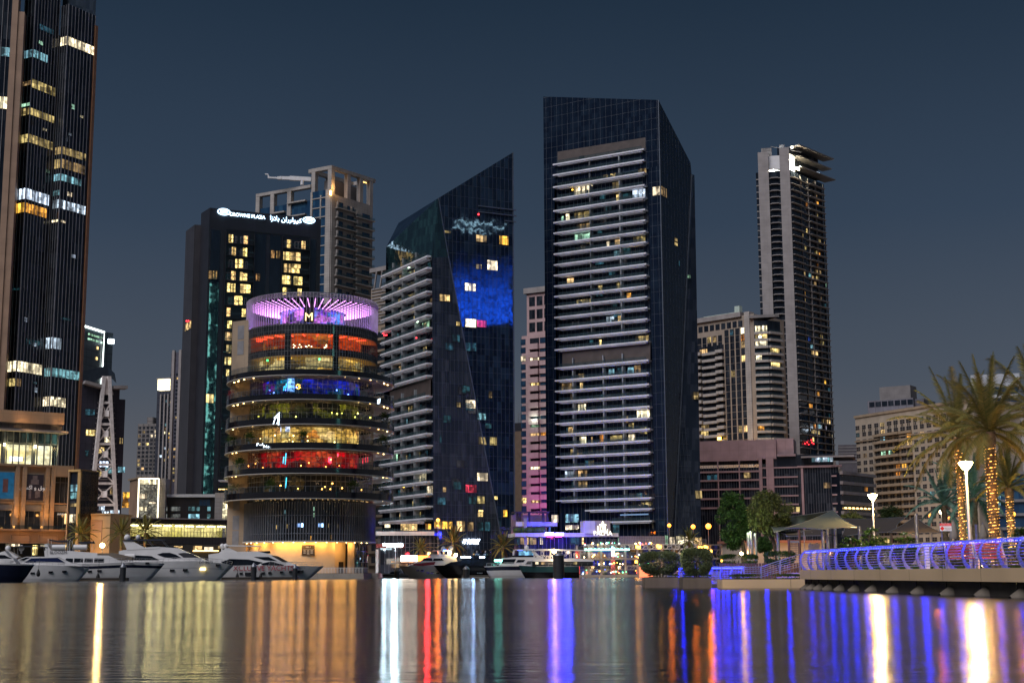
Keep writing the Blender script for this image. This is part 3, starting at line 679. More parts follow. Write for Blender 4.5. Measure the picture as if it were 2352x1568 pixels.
# ---- far-left office tower
def left_tower():
    c1 = (76, 115); Y1 = 350
    pts = []
    for base, Yb, l, rr in (((76, 115), 350, (52, 121), (131, 139)), ((155, 83), 357, (139, 87), (216, 108))):
        c = G(*base, Yb); a = G(*l, Ysame(base, Yb, l)); e = G(*rr, Ysame(base, Yb, rr)); pts.append([V3((k.x, k.y, 0)) for k in (a, c, e)])
    r = thing('office_tower', 'tall dark office tower with white vertical fins and tan pilasters, behind the mall', 'tower', (pts[0][1].x, pts[0][1].y, LZ))
    g = M_DGL; top = 190
    fin = mat('white_fin', (.30, .30, .32), .4)
    tops = [top, ZH(155, 10, 357)]
    Fs = []
    for k, (a, c, e) in enumerate(pts):
        f1, f2 = Face(a, c), Face(c, e); Fs.append((f1, f2))
        mb = MB()
        back = V3((-.31, 1, 0)).normalized() * 22
        mb.prism([(q.x, q.y) for q in (a, c, e, e + back, a + back)], LZ, tops[k]); mb.build('glass_bay', g, r)
        mb = MB()
        for f, n in ((f1, 3), (f2, 8)):
            for i in range(n + 1):
                u = f.W * i / n; f.box(mb, u - .06, u + .06, LZ, tops[k], 0, .16)
        mb.build('vertical_fins', fin, r)
    (a, c, e) = pts[1]; f2 = Fs[1][1]
    # set-back top of the right bay, its grey light painted into the glass colour
    mb = MB(); b3 = V3((-.31, 1, 0)).normalized() * 4
    mb.prism([(q.x, q.y) for q in (a + b3, c + b3, e + b3 * .6, e + b3 * 5, a + b3 * 5)], tops[1], top); mb.build('upper_glass', glass('grey_lit_glass', (.10, .13, .16), (.16, .2, .24), 1.1, 3.9, 1.5, .1, .01), r)
    solid(r, 'pilaster', f2, f2.W - .1, f2.W + .75, LZ, ZH(219, 50, 362), 20, mat('orange_lit_tan', (.34, .17, .09), .6), .45)  # orange light on the pilaster painted into its tan
    # tan column and the bay beyond it
    pc0, pc1 = G(28, 60, 346), G(55, 60, 346.5); Fc = Face((pc0.x, pc0.y, 0), (pc1.x, pc1.y, 0))
    solid(r, 'tan_column', Fc, 0, Fc.W, LZ, ZH(50, 26, 346), 3, M_TAN)
    solid(r, 'tan_column', Fc, -.2, Fc.W * .45, LZ, 190, 3, M_TAN, .3)
    Fe = Face(Fc.pt(-12, 0, -1), Fc.pt(-.1, 0, -2)); solid(r, 'glass_bay', Fe, 0, Fe.W, LZ, 190, 16, g)
    mb = MB()
    for i in range(7): Fe.box(mb, Fe.W - .2 - i * 1.3, Fe.W - .08 - i * 1.3, LZ, 190, 0, .16)
    mb.build('vertical_fins', fin, r)
    def strip(bay, y0, y1, c, f1on=True, ua=0, ub=1):
        f1, f2 = Fs[bay]; xc = 76 if bay == 0 else 155
        xx = xc - (y0 - 100) * .0245
        v0, v1 = f1.hit(xx, y1)[1], f1.hit(xx, y0)[1]
        if f1on: win(r, f1, .12, f1.W - .05, v0, v1, LM[c], .06, nx=3, fw=.05)
        win(r, f2, f2.W * ua + .05, f2.W * ub - .05, v0, v1, LM[c], .06, nx=8, fw=.05)
    for b, y0, y1, c, l, ua, ub in ((0, 113, 131, 't', True, 0, .6), (0, 50, 62, 'e', False, .2, .8), (0, 180, 200, 'd', False, 0, 1), (0, 246, 262, 'd', True, 0, 1), (0, 306, 325, 'd', True, 0, 1), (0, 430, 455, 'k', True, 0, .95), (0, 463, 485, 'a', True, 0, .9),
                             (1, 83, 103, 'c', True, 0, 1), (1, 335, 352, 'd', True, 0, .9), (1, 363, 384, 'd', True, 0, .9), (1, 397, 413, 't', True, 0, .75), (1, 456, 476, 'k', True, 0, .95),
                             (0, 826, 850, 'c', True, 0, 1), (0, 866, 884, 'd', True, 0, .2), (1, 842, 862, 't', True, 0, 1), (1, 908, 930, 'c', True, 0, .55), (1, 772, 798, 'k', True, .0, .3), (0, 772, 783, 'e', False, .3, 1), (1, 723, 728, 'e', False, .2, .6)):
        strip(b, y0, y1, c, l, ua, ub)
    rn = random.Random(31)
    for k in range(26): strip(rn.randrange(2), y_ := rn.uniform(60, 900), y_ + rn.uniform(4, 12), rn.choice('ktgdcek'), rn.random() < .2, a_ := rn.uniform(.05, .8), a_ + rn.uniform(.06, .2))
    u, v = Fe.hit(4, 250); win(r, Fe, Fe.W - 3, Fe.W, v, v + 3.2, L_CREAM); u, v = Fe.hit(6, 130); win(r, Fe, Fe.W - 5, Fe.W, v, v + 2.5, L_TEAL)
left_tower()

# ---- dark hotel tower with the lit rooftop sign
def hotel_tower():
    F = face_px((482, 477), 450, (737, 503)); Yl = Ysame((482, 477), 450, (462, 490)); a = G(462, 490, Yl)
    Lf = Face((a.x, a.y, 0), F.O); top = F.hit(482, 477)[1]
    r = root_at('hotel_tower', 'dark hotel tower with a glowing white rooftop sign and gold-lit window panels', F, 'tower')
    mb = MB(); mb.prism([(q.x, q.y) for q in (Lf.pt(0, 0), F.pt(0, 0), F.pt(F.W, 0), F.pt(F.W, 0, -16), Lf.pt(0, 0) + V3((2, 9, 0)))], LZ, top); mb.build('wall', M_DARKP, r)
    w = face_px((447, 516), 458, (464, 516.8)); wl = G(427, 531, Ysame((447, 516), 458, (427, 531)))
    mb = MB(); mb.prism([(q.x, q.y) for q in (V3((wl.x, wl.y, 0)), w.pt(0, 0), w.pt(w.W, 0), w.pt(w.W, 0, -10), V3((wl.x + 1, wl.y + 8, 0)))], LZ, w.hit(447, 516)[1])
    mb.build('side_wing', panel('dark_panel_wing', (.05, .048, .055), 2.6, 40, .06, .4, .2), r)
    Wl = Face((wl.x, wl.y, 0), w.O)
    K = lambda x, y: (402 + .2197 * x, 367.5 + .2197 * y)
    uu = lambda x: F.hit(402 + .2197 * x, 620)[0]
    zz = lambda y: F.hit(560, 367.5 + .2197 * y)[1]
    # glass strips and balcony bays
    mb = MB()
    for x0, x1 in ((366, 462), (822, 945), (985, 1100), (1405, 1470)): F.quad(mb, uu(x0), uu(x1), LZ, zz(760), .1)
    mb.build('glass_strip', glass('strip_glass', (.006, .012, .02), (.014, .024, .035), 1.35, 3.5, 1.75, .03, .003, wave=.012), r)
    mb = MB()
    fl = (zz(865) - zz(1515)) / 5
    bays = ((520, 820), (1112, 1400))
    for b0, b1 in bays:
        F.quad(mb, uu(b0), uu(b1), LZ, zz(760), .12)
    mb.build('balcony_bay', mat('bay_dark', (.014, .015, .02), .3), r)
    mb = MB()
    for j in range(26):
        v = zz(885) - fl * j
        for b0, b1 in bays: F.box(mb, uu(b0), uu(b1), v - .12, v + .06, .1, 1.0); 
    for b0, b1 in bays:
        for x in (b0, b1): F.box(mb, uu(x) - .08, uu(x) + .08, LZ, zz(760), .1, .9)
    F.box(mb, uu(520), uu(1400), zz(742), zz(738), .1, .3)
    mb.build('balcony_ledges', M_DARKP, r)
    for b0, b1 in bays:
        for j in range(26): mb = MB(); v = zz(865) - fl * j; F.box(mb, uu(b0), uu(b1), v + .55, v + 1.05, .95, .99); mb.build('balcony_glass', C_RAIL, r)
    fr = mat('pale_frame', (.42, .40, .40), .5)
    gold = lit('gold_panel', srgb(255, 212, 130), 2.6, .75, 2.4)
    def lw(x0, y0, x1, y1, m, f=None, nx=None):
        u0, u1, v0, v1 = F.rect(*K(x0, y0), *K(x1, y1)); win(r, F, u0, u1, v0, v1, m, .2, nx=nx, frame=f or M_FRAME)
    for t_ in ((560, 780, 605, 865), (715, 795, 760, 880), (1168, 835, 1210, 920), (1320, 850, 1362, 932), (592, 910, 635, 1000), (708, 920, 752, 1008), (1170, 962, 1212, 1048), (628, 1038, 668, 1132), (669, 1038, 710, 1132), (585, 1163, 632, 1255), (708, 1185, 752, 1262), (586, 1292, 628, 1382), (742, 1303, 785, 1393), (1168, 1210, 1210, 1300), (1283, 1222, 1328, 1310), (1125, 1333, 1168, 1415), (1280, 1345, 1320, 1430), (618, 1420, 660, 1515), (661, 1422, 702, 1515), (1208, 1130, 1300, 1182), (540, 1545, 580, 1632), (697, 1555, 737, 1640)): lw(*t_, gold, fr, 1)
    for t_ in ((1130, 960, 1168, 1050), (1214, 965, 1310, 1055), (1132, 1085, 1206, 1178), (1216, 1088, 1312, 1130), (1112, 1205, 1166, 1298), (1236, 1216, 1282, 1308), (676, 1172, 706, 1262), (540, 1286, 585, 1380), (679, 1298, 740, 1392)): lw(*t_, L_WARM, M_FRAME)
    for t_ in ((350, 1158, 390, 1243), (394, 1160, 438, 1245), (1000, 946, 1040, 1026), (1055, 950, 1096, 1030), (842, 1188, 862, 1262), (868, 1190, 888, 1264)): lw(*t_, lit('curtain_room', srgb(235, 180, 110), .75, .8, 2.0))
    for t_ in ((610, 800, 645, 865), (685, 803, 713, 872), (1138, 850, 1166, 912), (1252, 858, 1318, 925), (565, 925, 590, 990), (680, 935, 706, 1000), (562, 1050, 626, 1128), (712, 1063, 752, 1135), (552, 1432, 616, 1505), (706, 1445, 745, 1515), (520, 1180, 580, 1250), (1170, 1345, 1200, 1425)): lw(*t_, mat('dark_pane', (.02, .025, .035), .08), fr, 2)
    # lower rows beside the round building
    gx = [(493.8 + .2124 * a, 643 + .2124 * b, 493.8 + .2124 * c, 643 + .2124 * d) for a, b, c, d in ((122, 300, 165, 395), (285, 310, 312, 400), (130, 440, 180, 525), (105, 565, 178, 655), (120, 700, 175, 790), (103, 835, 175, 920), (118, 965, 150, 1040))]
    for i, q in enumerate(gx):
        u0, u1, v0, v1 = F.rect(*q); win(r, F, u0, u1, v0, v1, gold if i in (0, 1, 2) else L_WARM if i != 4 else L_DIM, .2)
    u0, u1, v0, v1 = F.rect(472, 905, 490, 925); win(r, F, u0, u1, v0, v1, L_WARM, .2)
    # lone window and red light on the side wing
    u0, u1, v0, v1 = Wl.rect(432, 735, 452, 752); win(r, Wl, Wl.W * .3, Wl.W, v0, v1, L_WARM)
    for x in (429, 433): dot(r, Wl, x, 737, .3, .18, .1, glow('red_beacon', (1, .02, .03), 7), 'red_beacon')
    # sign
    sg = glow('hotel_sign_light', srgb(190, 228, 255), 6)
    s = thing('rooftop_sign', 'glowing white hotel lettering in English and Arabic with oval emblems on the dark tower', 'sign', F.pt(F.W / 2, top - 3))
    def oval(px, py):
        u, v = F.hit(*K(px, py)); mb = MB(); n = 28; ra, rb = 1.95, .98
        for i in range(n):
            t0, t1 = 2 * PI * i / n, 2 * PI * (i + 1) / n
            mb.bar(F.pt(u + ra * math.cos(t0), v + rb * math.sin(t0), .4), F.pt(u + ra * math.cos(t1), v + rb * math.sin(t1), .4), .28)
        for k in (-.75, 0, .75): 
            mb.ball(F.pt(u + k, v, .45), .42, 8, 6)
        mb.build('emblem', sg, s)
    oval(508, 545); oval(1397, 632)
    u, v = F.hit(*K(580, 588)); u1, _ = F.hit(*K(925, 588))
    text_mesh('CROWNE PLAZA', 1.55, 'lettering', sg, s, F.pt((u + u1) / 2, v + .12, .35), F.U, F.V, .08, bevel=.01)
    u, v = F.hit(*K(980, 628)); u1, _ = F.hit(*K(1330, 628))
    return F, s, sg, (u, u1, v)
F_CP, S_CP, SG_CP, AR_CP = hotel_tower()
F_CPN = F_CP.N
mirrored_tower_two()
def arabic(body, forms, size, mtl, parent, F_, uc, v, d=.35, name='arabic_lettering'):
    o = text_mesh(forms, size, name, mtl, parent, F_.pt(uc, v, d), F_.U, F_.V, .06); return o
arabic('', '\uFE8D\uFEAF\uFEFC\uFE91 \uFEE5\uFE8D\uFEAD\uFEAD\uFE8D\uFEEE\uFEAE\uFEDB', 2.2, SG_CP, S_CP, F_CP, (AR_CP[0] + AR_CP[1]) / 2, AR_CP[2])

# ---- pale gridded apartment tower with an open crown
def white_tower():
    FR = face_px((762, 379.6), 560, (857, 410)); Yl = Ysame((762, 379.6), 560, (716, 388.2)); a = G(716, 388.2, Yl)
    FL = Face((a.x, a.y, 0), FR.O); top = FR.hit(762, 379.6)[1]
    Y2 = Ysame((716, 424.6), Yl, (590, 446.6)); b = G(590, 446.6, Y2); FW = Face((b.x, b.y, 0), FL.O); topw = FW.hit(590, 446.6)[1]
    r = root_at('apartment_tower', 'pale stone apartment tower with an open framed crown, behind the hotel sign', FR, 'tower')
    K = lambda x, y: (402 + .2197 * x, 367.5 + .2197 * y)
    zc = FR.hit(*K(1660, 360))[1]; zr = zc
    dR, dL = FR.U * FR.W, FL.U * FL.W
    mb = MB(); o = FR.O
    pl = [FL.pt(0, 0), o, FR.pt(FR.W, 0), FR.pt(FR.W, 0) - dL]
    mb.prism([(q.x, q.y) for q in pl], LZ, zr); mb.build('wall', M_WSTONE, r)
    # crown: posts and ring beams
    mb = MB(); th = 1.9
    def post(F, u, z0, z1, w=th): F.box(mb, u, u + w, z0, z1, -w, .05)
    for u in (0, FR.W * .42 - 1, FR.W * .72 - 1, FR.W - th): post(FR, u, zr, top - 1.4)
    for u in (0, FL.W - th): post(FL, u, zr - 30, top - 1.4)
    FR.box(mb, 0, FR.W, top - 1.5, top, -th, .1); FL.box(mb, 0, FL.W, top - 1.5, top, -th, .1)
    BK = Face(FR.pt(FR.W, 0) - dL, FR.pt(FR.W, 0)); BK2 = Face(FL.pt(0, 0), FL.pt(0, 0) + dR)
    BK.box(mb, 0, BK.W, top - 1.5, top, -th, 0); BK2.box(mb, 0, BK2.W, top - 1.5, top, -th, 0)
    for u in (BK2.W * .4, BK2.W * .75): BK2.box(mb, u, u + th, zr, top - 1.5, -th, 0)
    mb.build('crown_frame', M_WSTONE, r)
    mb = MB(); sold(mb, FR, 4, FR.W - 5, zr, zr + 7.5, 8, -4); mb.build('plant_room', M_CONC_D, r)
    # left-hand face and lower wing: dark blue glass behind a stone frame
    mb = MB(); FL.quad(mb, .9, FL.W - 2.6, LZ, zr + 2, .12); FW.quad(mb, 0, FW.W, LZ, topw - 6.5, 0); sold(mb, FW, 0, FW.W, LZ, topw - 8, 14, -.05); mb.build('blue_glazing', M_BLUEGL, r)
    mb = MB()
    for k in (0, .27, .58): u = FW.W * k; FW.box(mb, u, u + 2.0, LZ, topw, -1.5, .6)
    FW.box(mb, 0, FW.W, topw - 1.3, topw, -1.5, .65)
    fl = (FR.hit(*K(1660, 490))[1] - FR.hit(*K(1660, 1300))[1]) / 8
    FL.box(mb, FL.W * .47, FL.W * .52, LZ, zr, 0, .4)
    for j in range(34): v = zr - 1 - fl * j; FL.box(mb, 0, FL.W, v - .35, v + .05, 0, .4)
    FW.box(mb, FW.W * .3, FW.W * .55, topw - 10, topw - 9.4, 0, 1.4); FW.box(mb, FW.W * .6, FW.W * .93, topw - 6.8, topw - 6.2, 0, 1.4); FW.box(mb, FW.W * .6, FW.W * .93, topw - 12.5, topw - 12, 0, 1.4)
    FW.box(mb, FW.W * .3, FW.W * .57, topw - 15, topw - 14.5, 0, 1.4)
    for u0 in (FL.W - 2.6, -.05): FL.box(mb, u0, u0 + 2.6 if u0 > 0 else .95, LZ, zr + 2, 0, .45)
    FR.box(mb, 0, 2.2, LZ, zr, 0, .4)
    mb.build('stone_frame', M_WSTONE, r)
    # right-hand face: staggered balconies and dark windows
    wb = Many(r, 'window', 100); bal = Many(r, 'balcony', 100)
    dk = M_BLUEGL
    uR = lambda x: FR.hit(*K(x, 900))[0]
    for j in range(15):
        v = FR.hit(*K(1660, 490))[1] - fl * j
        for x0, x1, dv in ((1675, 1748, .5), (1795, 1862, -.1), (1872, 1905, -.9), (1955, 2030, -1.4)):
            mb = MB(); FR.quad(mb, uR(x0), uR(x1), v + dv - .0, v + dv + 2.2, .05); mb.cur = 1
            for i in range(4): u = uR(x0) + (uR(x1) - uR(x0)) * i / 3; FR.box(mb, u - .05, u + .05, v + dv, v + dv + 2.2, .03, .12)
            lm = L_DIM if (j == 14 and x0 < 1700) or (j == 13 and x0 > 1900) else dk
            wb.add(mb, [lm, M_FRAME], 50 - j)
        for x0, x1, dv in ((1662, 1870, 0), (1868, 2062, -1.5)):
            mb = MB(); FR.box(mb, uR(x0), uR(x1), v + dv - .55, v + dv - .1, 0, 1.5); mb.cur = 1; FR.box(mb, uR(x0), uR(x1), v + dv - .1, v + dv + .9, 1.35, 1.45)
            mb.cur = 0; FR.box(mb, uR(x0) + .6, uR(x0) + 1.3, v + dv - .1, v + dv + 2.4, .0, 1.2)
            if (j * 7 + int(x0)) % 3 == 0: FR.box(mb, uR(x1) - 2.4, uR(x1) - 1.6, v + dv, v + dv + 2.3, 0, .6)
            bal.add(mb, [M_WSTONE, C_RAIL], 50 - j)
    wb.done(); bal.done()
    u, v = FR.hit(*K(1628, 345)); q = FR.pt(.3, v, .7)
    dot(r, FR, K(1625, 345)[0], K(1625, 345)[1], .5, .9, .5, glow('crown_lamp', srgb(255, 200, 110), 14)); lamp_light('crown_lamp_light', FR.pt(.6, v + 2.5, 2.2), srgb(255, 190, 110), 900, .4)
    dot(r, FR, *K(1985, 237), 1.7, .12, -3, glow('crown_strip', srgb(255, 190, 90), 5), 'strip_light')
    # roof maintenance crane
    cr = thing('roof_crane', 'pale roof crane with a long horizontal jib on the apartment tower', 'crane', FW.pt(FW.W * .8, topw))
    Yc = Y2 - 12; g = lambda x, y: G(*K(x, y), Yc)
    mb = MB(); mb.tube([g(1330, 262), g(1330, 200)], .8, 8); mb.build('mast', M_WHITE, cr)
    mb = MB(); mb.bar(g(1425, 205), g(1200, 192), 1.5, 1.7); mb.bar(g(1200, 192), g(1090, 190), 1.1, 1.3); mb.bar(g(1090, 190), g(970, 184), .6, .6); mb.bar(g(1092, 178), g(1092, 205), 1.6, 1.6); mb.build('jib', M_WHITE, cr)
    mb = MB(); mb.bar(g(985, 186), g(968, 150), .5); mb.bar(g(975, 150), g(942, 150), .7, .4); mb.build('jib_head', M_WHITE, cr)
white_tower()

# ---- generic apartment slab used for the plainer towers
def fill_windows(r, F, cols, rows, m_dark, lits, prob=.0, d=.04, nx=2, seed=1, cap=100, frame=None, lit_codes='wcdd', name='window'):
    rnd = random.Random(seed); W_ = Many(r, name, cap)
    for v0, v1 in rows:
        for u0, u1 in cols:
            m = LM[rnd.choice(lit_codes)] if rnd.random() < prob else m_dark
            win(r, F, u0, u1, v0, v1, m, d, nx=nx, coll=W_, frame=frame, fw=.09)
    W_.done()
def back_building():         # narrow building between the round one and the slanted tower
    F = face_px((853, 617), 520, (897, 608)); top = F.hit(875, 612)[1]
    r = root_at('apartment_building', 'beige building with a slatted top, squeezed between round building and slanted tower', F)
    solid(r, 'wall', F, 0, F.W, LZ, top - 8, 20, M_BEIGE)
    solid(r, 'roof_slab', F, -1, F.W + 1, top - 1.6, top, 22, M_CONC)
    mb = MB()
    for j in range(12): v = top - 8 - 1.2 * j; F.box(mb, .5, F.W - .5, v - .5, v, 0, .35)
    for x in (.2, .5, .8): mb.bar(F.pt(F.W * x, top - 8, .3), F.pt(F.W * (x + .12), top - 1.6, .3), .5)
    mb.build('slats', M_CONC, r)
    rows = [(top - 27 - 4.3 * j, top - 24.6 - 4.3 * j) for j in range(20)]
    fill_windows(r, F, [(F.W * .18, F.W * .8)], rows, M_DGL, (), .1, nx=3, seed=4)
    mb = MB()
    for j in range(20): v = top - 27.4 - 4.3 * j; F.box(mb, .3, F.W, v - .5, v + .4, 0, 1.0)
    mb.build('balcony_ledges', M_BEIGE, r)
back_building()
def pink_tower():
    F = face_px((1198, 772), 560, (1260, 766)); top = F.hit(1230, 769)[1]
    r = root_at('apartment_tower', 'pink apartment tower between the two dark glass towers', F, 'tower')
    solid(r, 'wall', F, 0, F.W, LZ, top, 20, M_PINK)
    uo = F.hit(1209, 700)[0]; t2 = F.hit(1235, 672)[1]
    solid(r, 'upper_block', F, uo, F.W, top, t2, 18, M_PINK, -.3)
    solid(r, 'roof_ledge', F, uo - 1, F.W, t2, t2 + 2.2, 18, M_CONC, .6)
    g = M_BLUEGL
    f = lambda x: F.hit(849.8 + x * .315, 1000)[0]
    rows = [(F.hit(1230, 712 + (245 + 61 * j) * .315)[1], F.hit(1230, 712 + (205 + 61 * j) * .315)[1]) for j in range(21)]
    pk = {2: 'c', 3: '', 19: 'w'}
    W_ = Many(r, 'window', 100); rnd = random.Random(8)
    for j, (v0, v1) in enumerate(rows):
        for k, (x0, x1) in enumerate(((1104, 1138), (1172, 1238), (1246, 1284))):
            m = g if k != 1 else mat('dark_pane', (.02, .025, .035), .08)
            if (j, k) in ((2, 0), (2, 1), (5, 1), (11, 1), (15, 1), (19, 0), (19, 1)): m = L_CREAM if j in (2, 15) else L_WARM
            if (j, k) == (10, 1): m = L_GREEN
            if (j, k) == (11, 2): m = L_AMBER
            win(r, F, f(x0), f(x1), v0, v1, m, .05, nx=3, coll=W_, fw=.1)
    W_.done(); B_ = Many(r, 'balcony', 60)
    for j, (v0, v1) in enumerate(rows):
        mb = MB(); F.box(mb, f(1170), f(1240), v0 - 2.3, v0 - .1, 0, 1.5); F.box(mb, f(1240), f(1290), v0 - 2.1, v0 - .3, 0, .5); B_.add(mb, M_PINK)
    B_.done()
    W_ = Many(r, 'window', 60)
    for j in range(6):
        v1 = t2 - 1.5 - j * 5.2
        for k in range(3): 
            u0 = uo + 1.2 + k * 3.4; win(r, F, u0, u0 + 2.5, v1 - 3.6, v1, (L_GREEN if j == 5 and k else M_DGL), -.22, nx=2, coll=W_, fw=.12)
    W_.done()
    lamp_light('balcony_flood', F.pt(f(1210), F.hit(1230, 962)[1], 2.5), srgb(220, 255, 230), 500, .3)
    F2_ = face_px((1180, 985), 575, (1199, 984)); r2 = root_at('brown_building', 'narrow brown building with aerials beside the slanted tower', F2_)
    t_ = F2_.hit(1190, 990)[1]; solid(r2, 'wall', F2_, 0, F2_.W, LZ, t_, 12, mat('brown_wall', (.16, .11, .075), .7))
    solid(r2, 'roof', F2_, -.5, F2_.W + .5, t_, t_ + 3.4, 12, M_DARKP)
    mb = MB()
    for k in (.3, .55, .8): mb.tube([F2_.pt(F2_.W * k, t_ + 3, -2), F2_.pt(F2_.W * k, t_ + 7 + 2 * k, -2)], .12, 5)
    mb.build('aerials', M_GREY, r2)
pink_tower()

def right_towers():
    K = lambda x, y: (1584.8 + .3296 * x, 700.5 + .3296 * y)
    # ---- gridded mid-rise
    F = face_px((1596, 743), 600, (1731, 722)); top = F.hit(1720, 722)[1]
    r = root_at('apartment_tower', 'beige gridded apartment tower with lit corner windows, behind the pink-fronted block', F, 'tower')
    uf = lambda x: F.hit(*K(x, 550))[0]; vf = lambda y: F.hit(*K(250, y))[1]
    fl = (vf(290) - vf(900)) / 12.6
    solid(r, 'wall', F, 0, F.W, LZ, top, 22, panel('ochre_render', (.33, .27, .215), 3, 3.3, .02, .7, .06, .8))
    solid(r, 'roof_slab', F, -1, F.W - 6, top - .5, top + 1.5, 22, M_CONC, 1.0)
    C = Face(F.pt(F.W, 0, 0), F.pt(F.W, 0, 0) + (F.U * .86 - F.N * .5) * 5.6); C2 = Face(C.pt(C.W, 0), C.pt(C.W, 0) + (F.U * .22 - F.N * .97) * 7)
    mb = MB(); mb.prism([(q.x, q.y) for q in (C.pt(0, 0), C.pt(C.W, 0), C2.pt(C2.W, 0), C.pt(0, 0, -20))], LZ, top - 3); mb.build('glass_corner', M_DGL, r)
    mb = MB(); mb.prism([(q.x, q.y) for q in (C.pt(-2, 0, 1), C.pt(C.W + 3, 0, 1.5), C2.pt(C2.W * .4, 0, 4), C.pt(0, 0, -12))], top - 2, top - .8); mb.build('roof_canopy', M_CONC_D, r)
    bal = Many(r, 'balcony', 100); W_ = Many(r, 'window', 100); rnd = random.Random(5)
    nfl = int((top - LZ) / fl)
    lit_set = {(0, 3): 'c', (1, 3): 'a', (0, 1): 'e', (2, 3): 'd', (4, 3): 'w', (14, 3): 'w', (14, 2): 'd', (6, 1): 'd'}
    for j in range(18):
        v1 = vf(175) - fl * j; v0 = v1 - 2.6
        for k, x0 in enumerate((252, 290, 328, 366)):
            c = lit_set.get((j, k))
            win(r, F, uf(x0), uf(x0 + 27), v0, v1, LM[c] if c else M_DGL, .05, nx=2, coll=W_, fw=.1)
        if j >= 2:
            mb = MB(); F.quad(mb, uf(62), uf(243), v0 - .2, v1, .04); mb.cur = 1
            F.box(mb, uf(100), uf(200), v0 - 1.3, v0 - .2, 0, 1.3); F.box(mb, uf(196), uf(245), v0 - .9, v0 + .4, 0, 1.7)
            bal.add(mb, [M_DGL, M_WSTONE]); mb = MB(); F.box(mb, 0, uf(92), v0 - 1.0, v0 + .3, 0, 1.7); bal.add(mb, M_WSTONE)
        for f_, n in ((C, 1), (C2, 1)):
            mb = MB(); f_.box(mb, 0, f_.W, v0 - 1.0, v0, -.2, .9 if f_ is C else 1.5); mb.cur = 1; f_.box(mb, 0, f_.W, v0, v0 + .8, .8, .86); bal.add(mb, [M_WSTONE, C_RAIL])
        c = {0: 'c', 1: 'w', 2: 'c', 4: 'c', 14: 'a'}.get(j)
        if c: win(r, C, .4, C.W * (.95 if j < 4 else .5), v0, v1, LM[c], .08, nx=4)
        if j in (3, 5): win(r, C2, 1, 6, v0, v1, L_WARM, .1, nx=3)
    for j in range(2):
        v1 = vf(205) - fl * j
        for x0 in (62, 96, 130, 168, 206): win(r, F, uf(x0), uf(x0 + 26), v1 - 2.6, v1, L_DIM if (x0, j) in ((168, 0), (130, 0)) else M_DGL, .05, nx=2, coll=W_, fw=.1)
    for x0 in range(70, 380, 40): win(r, F, uf(x0), uf(x0 + 28), vf(165), vf(125), M_DGL, .05, nx=1, coll=W_)
    bal.done(); W_.done()
    for x, y, c in ((78, 880, 'w'), (80, 838, 'd'), (70, 312, 'w')): u, v = F.hit(*K(x, y)); win(r, F, u, u + 4, v - 2, v, LM[c], .2)
    solid(r, 'pilaster', F, uf(395), uf(432), LZ, top + 1.2, 3, M_WSTONE, .5)
    dot(r, F, *K(205, 928), .9, .6, 2, glow('roof_flood', srgb(255, 190, 80), 10)); dot(r, C, *K(488, 222), .5, .3, .6, glow('white_lamp', srgb(230, 245, 255), 12))
    mb = MB(); q = F.pt(uf(80), top + 2, -3); mb.bar(q, q + F.U * 17, .6, 1); mb.obox(q + F.U * 16, F.U * 2.5, ZUP * 3, -F.N * 2); mb.build('roof_crane', mat('green_white', (.5, .6, .52), .5), r)
    # ---- tall tower with the two pale piers
    Q = lambda x, y: (1596.3 + .2564 * x, 310 + .2564 * y)
    A = face_px((1739.9, 346), 652, (1813.5, 341.5)); corner = A.pt(A.W, 0)
    yb = 652
    YB = Ysame((1814, 403), G(1814, 403, A.pt(A.W, 0).y).y, (1894, 433)); b = G(1894, 433, YB); B = Face(corner, (b.x, b.y, 0))
    top = A.hit(1800, 342)[1]
    r = root_at('residential_tower', 'tall slim tower with two pale piers, thin ledges and a floodlit roof', A, 'tower')
    ua = lambda x: A.hit(*Q(x, 900))[0]
    ext = 3.8
    mb = MB(); mb.prism([(q.x, q.y) for q in (A.pt(-1.2, 0, -2), A.pt(0, 0, -2), A.pt(A.W, 0, -.8), B.pt(B.W, 0, -1.4), B.pt(B.W + ext, 0, -4), B.pt(B.W + ext, 0, -20), A.pt(-1.2, 0, -22))], LZ, A.hit(*Q(700, 320))[1]); mb.build('wall', M_DGL, r)
    s0 = A.hit(*Q(610, 1500))[0], A.hit(*Q(694, 1500))[0], A.hit(*Q(803, 1500))[0]
    solid(r, 'pale_pier', A, 0, s0[1] + .3, LZ, top - 1, 10, M_CONC); solid(r, 'pale_pier', A, s0[2], A.W - .3, LZ, top + .6, 12, M_CONC, .2)
    v_ = A.hit(*Q(700, 300))[1]
    solid(r, 'lit_crown_wall', A, s0[1] + .3, s0[2], v_, top - 2.5, 2, M_WHITE, -7)
    solid(r, 'crown_wall', B, .2, 6, A.hit(*Q(900, 310))[1], top - 2, 2, M_WHITE, -1.0)
    vt = B.hit(*Q(1000, 370))[1]
    slab = Many(r, 'balcony', 100)
    f0 = A.hit(*Q(700, 380))[1]; fl = (f0 - A.hit(*Q(745, 1540))[1]) / 20.0
    for j in range(46):
        v = f0 - fl * j
        if v < 40: break
        mb = MB(); A.box(mb, s0[1] + .3, s0[2], v - .35, v, -2, -.6); A.box(mb, s0[1] + 1.2, s0[1] + 4.6, v - .35, v, -1, .4); A.box(mb, -1.2, 0, v - .35, v + .1, -2.2, -1.8)
        slab.add(mb, M_CONC, 90 - j)
        mb = MB(); w = B.W
        B.box(mb, 0, w + .3, v - .25, v, -1, -.2); B.box(mb, .0, w * .3, v - .3, v, -.9, .9); B.box(mb, w * .52, w * .97, v - .3, v, -.9, .9)
        B.box(mb, w + .3, w + ext + 1.0, v - .3, v, -4, -2.8)
        for k in (.3, .52, .75, .99): B.box(mb, w * k - .15, w * k + .15, v, v + fl - .4, -1, -.3)
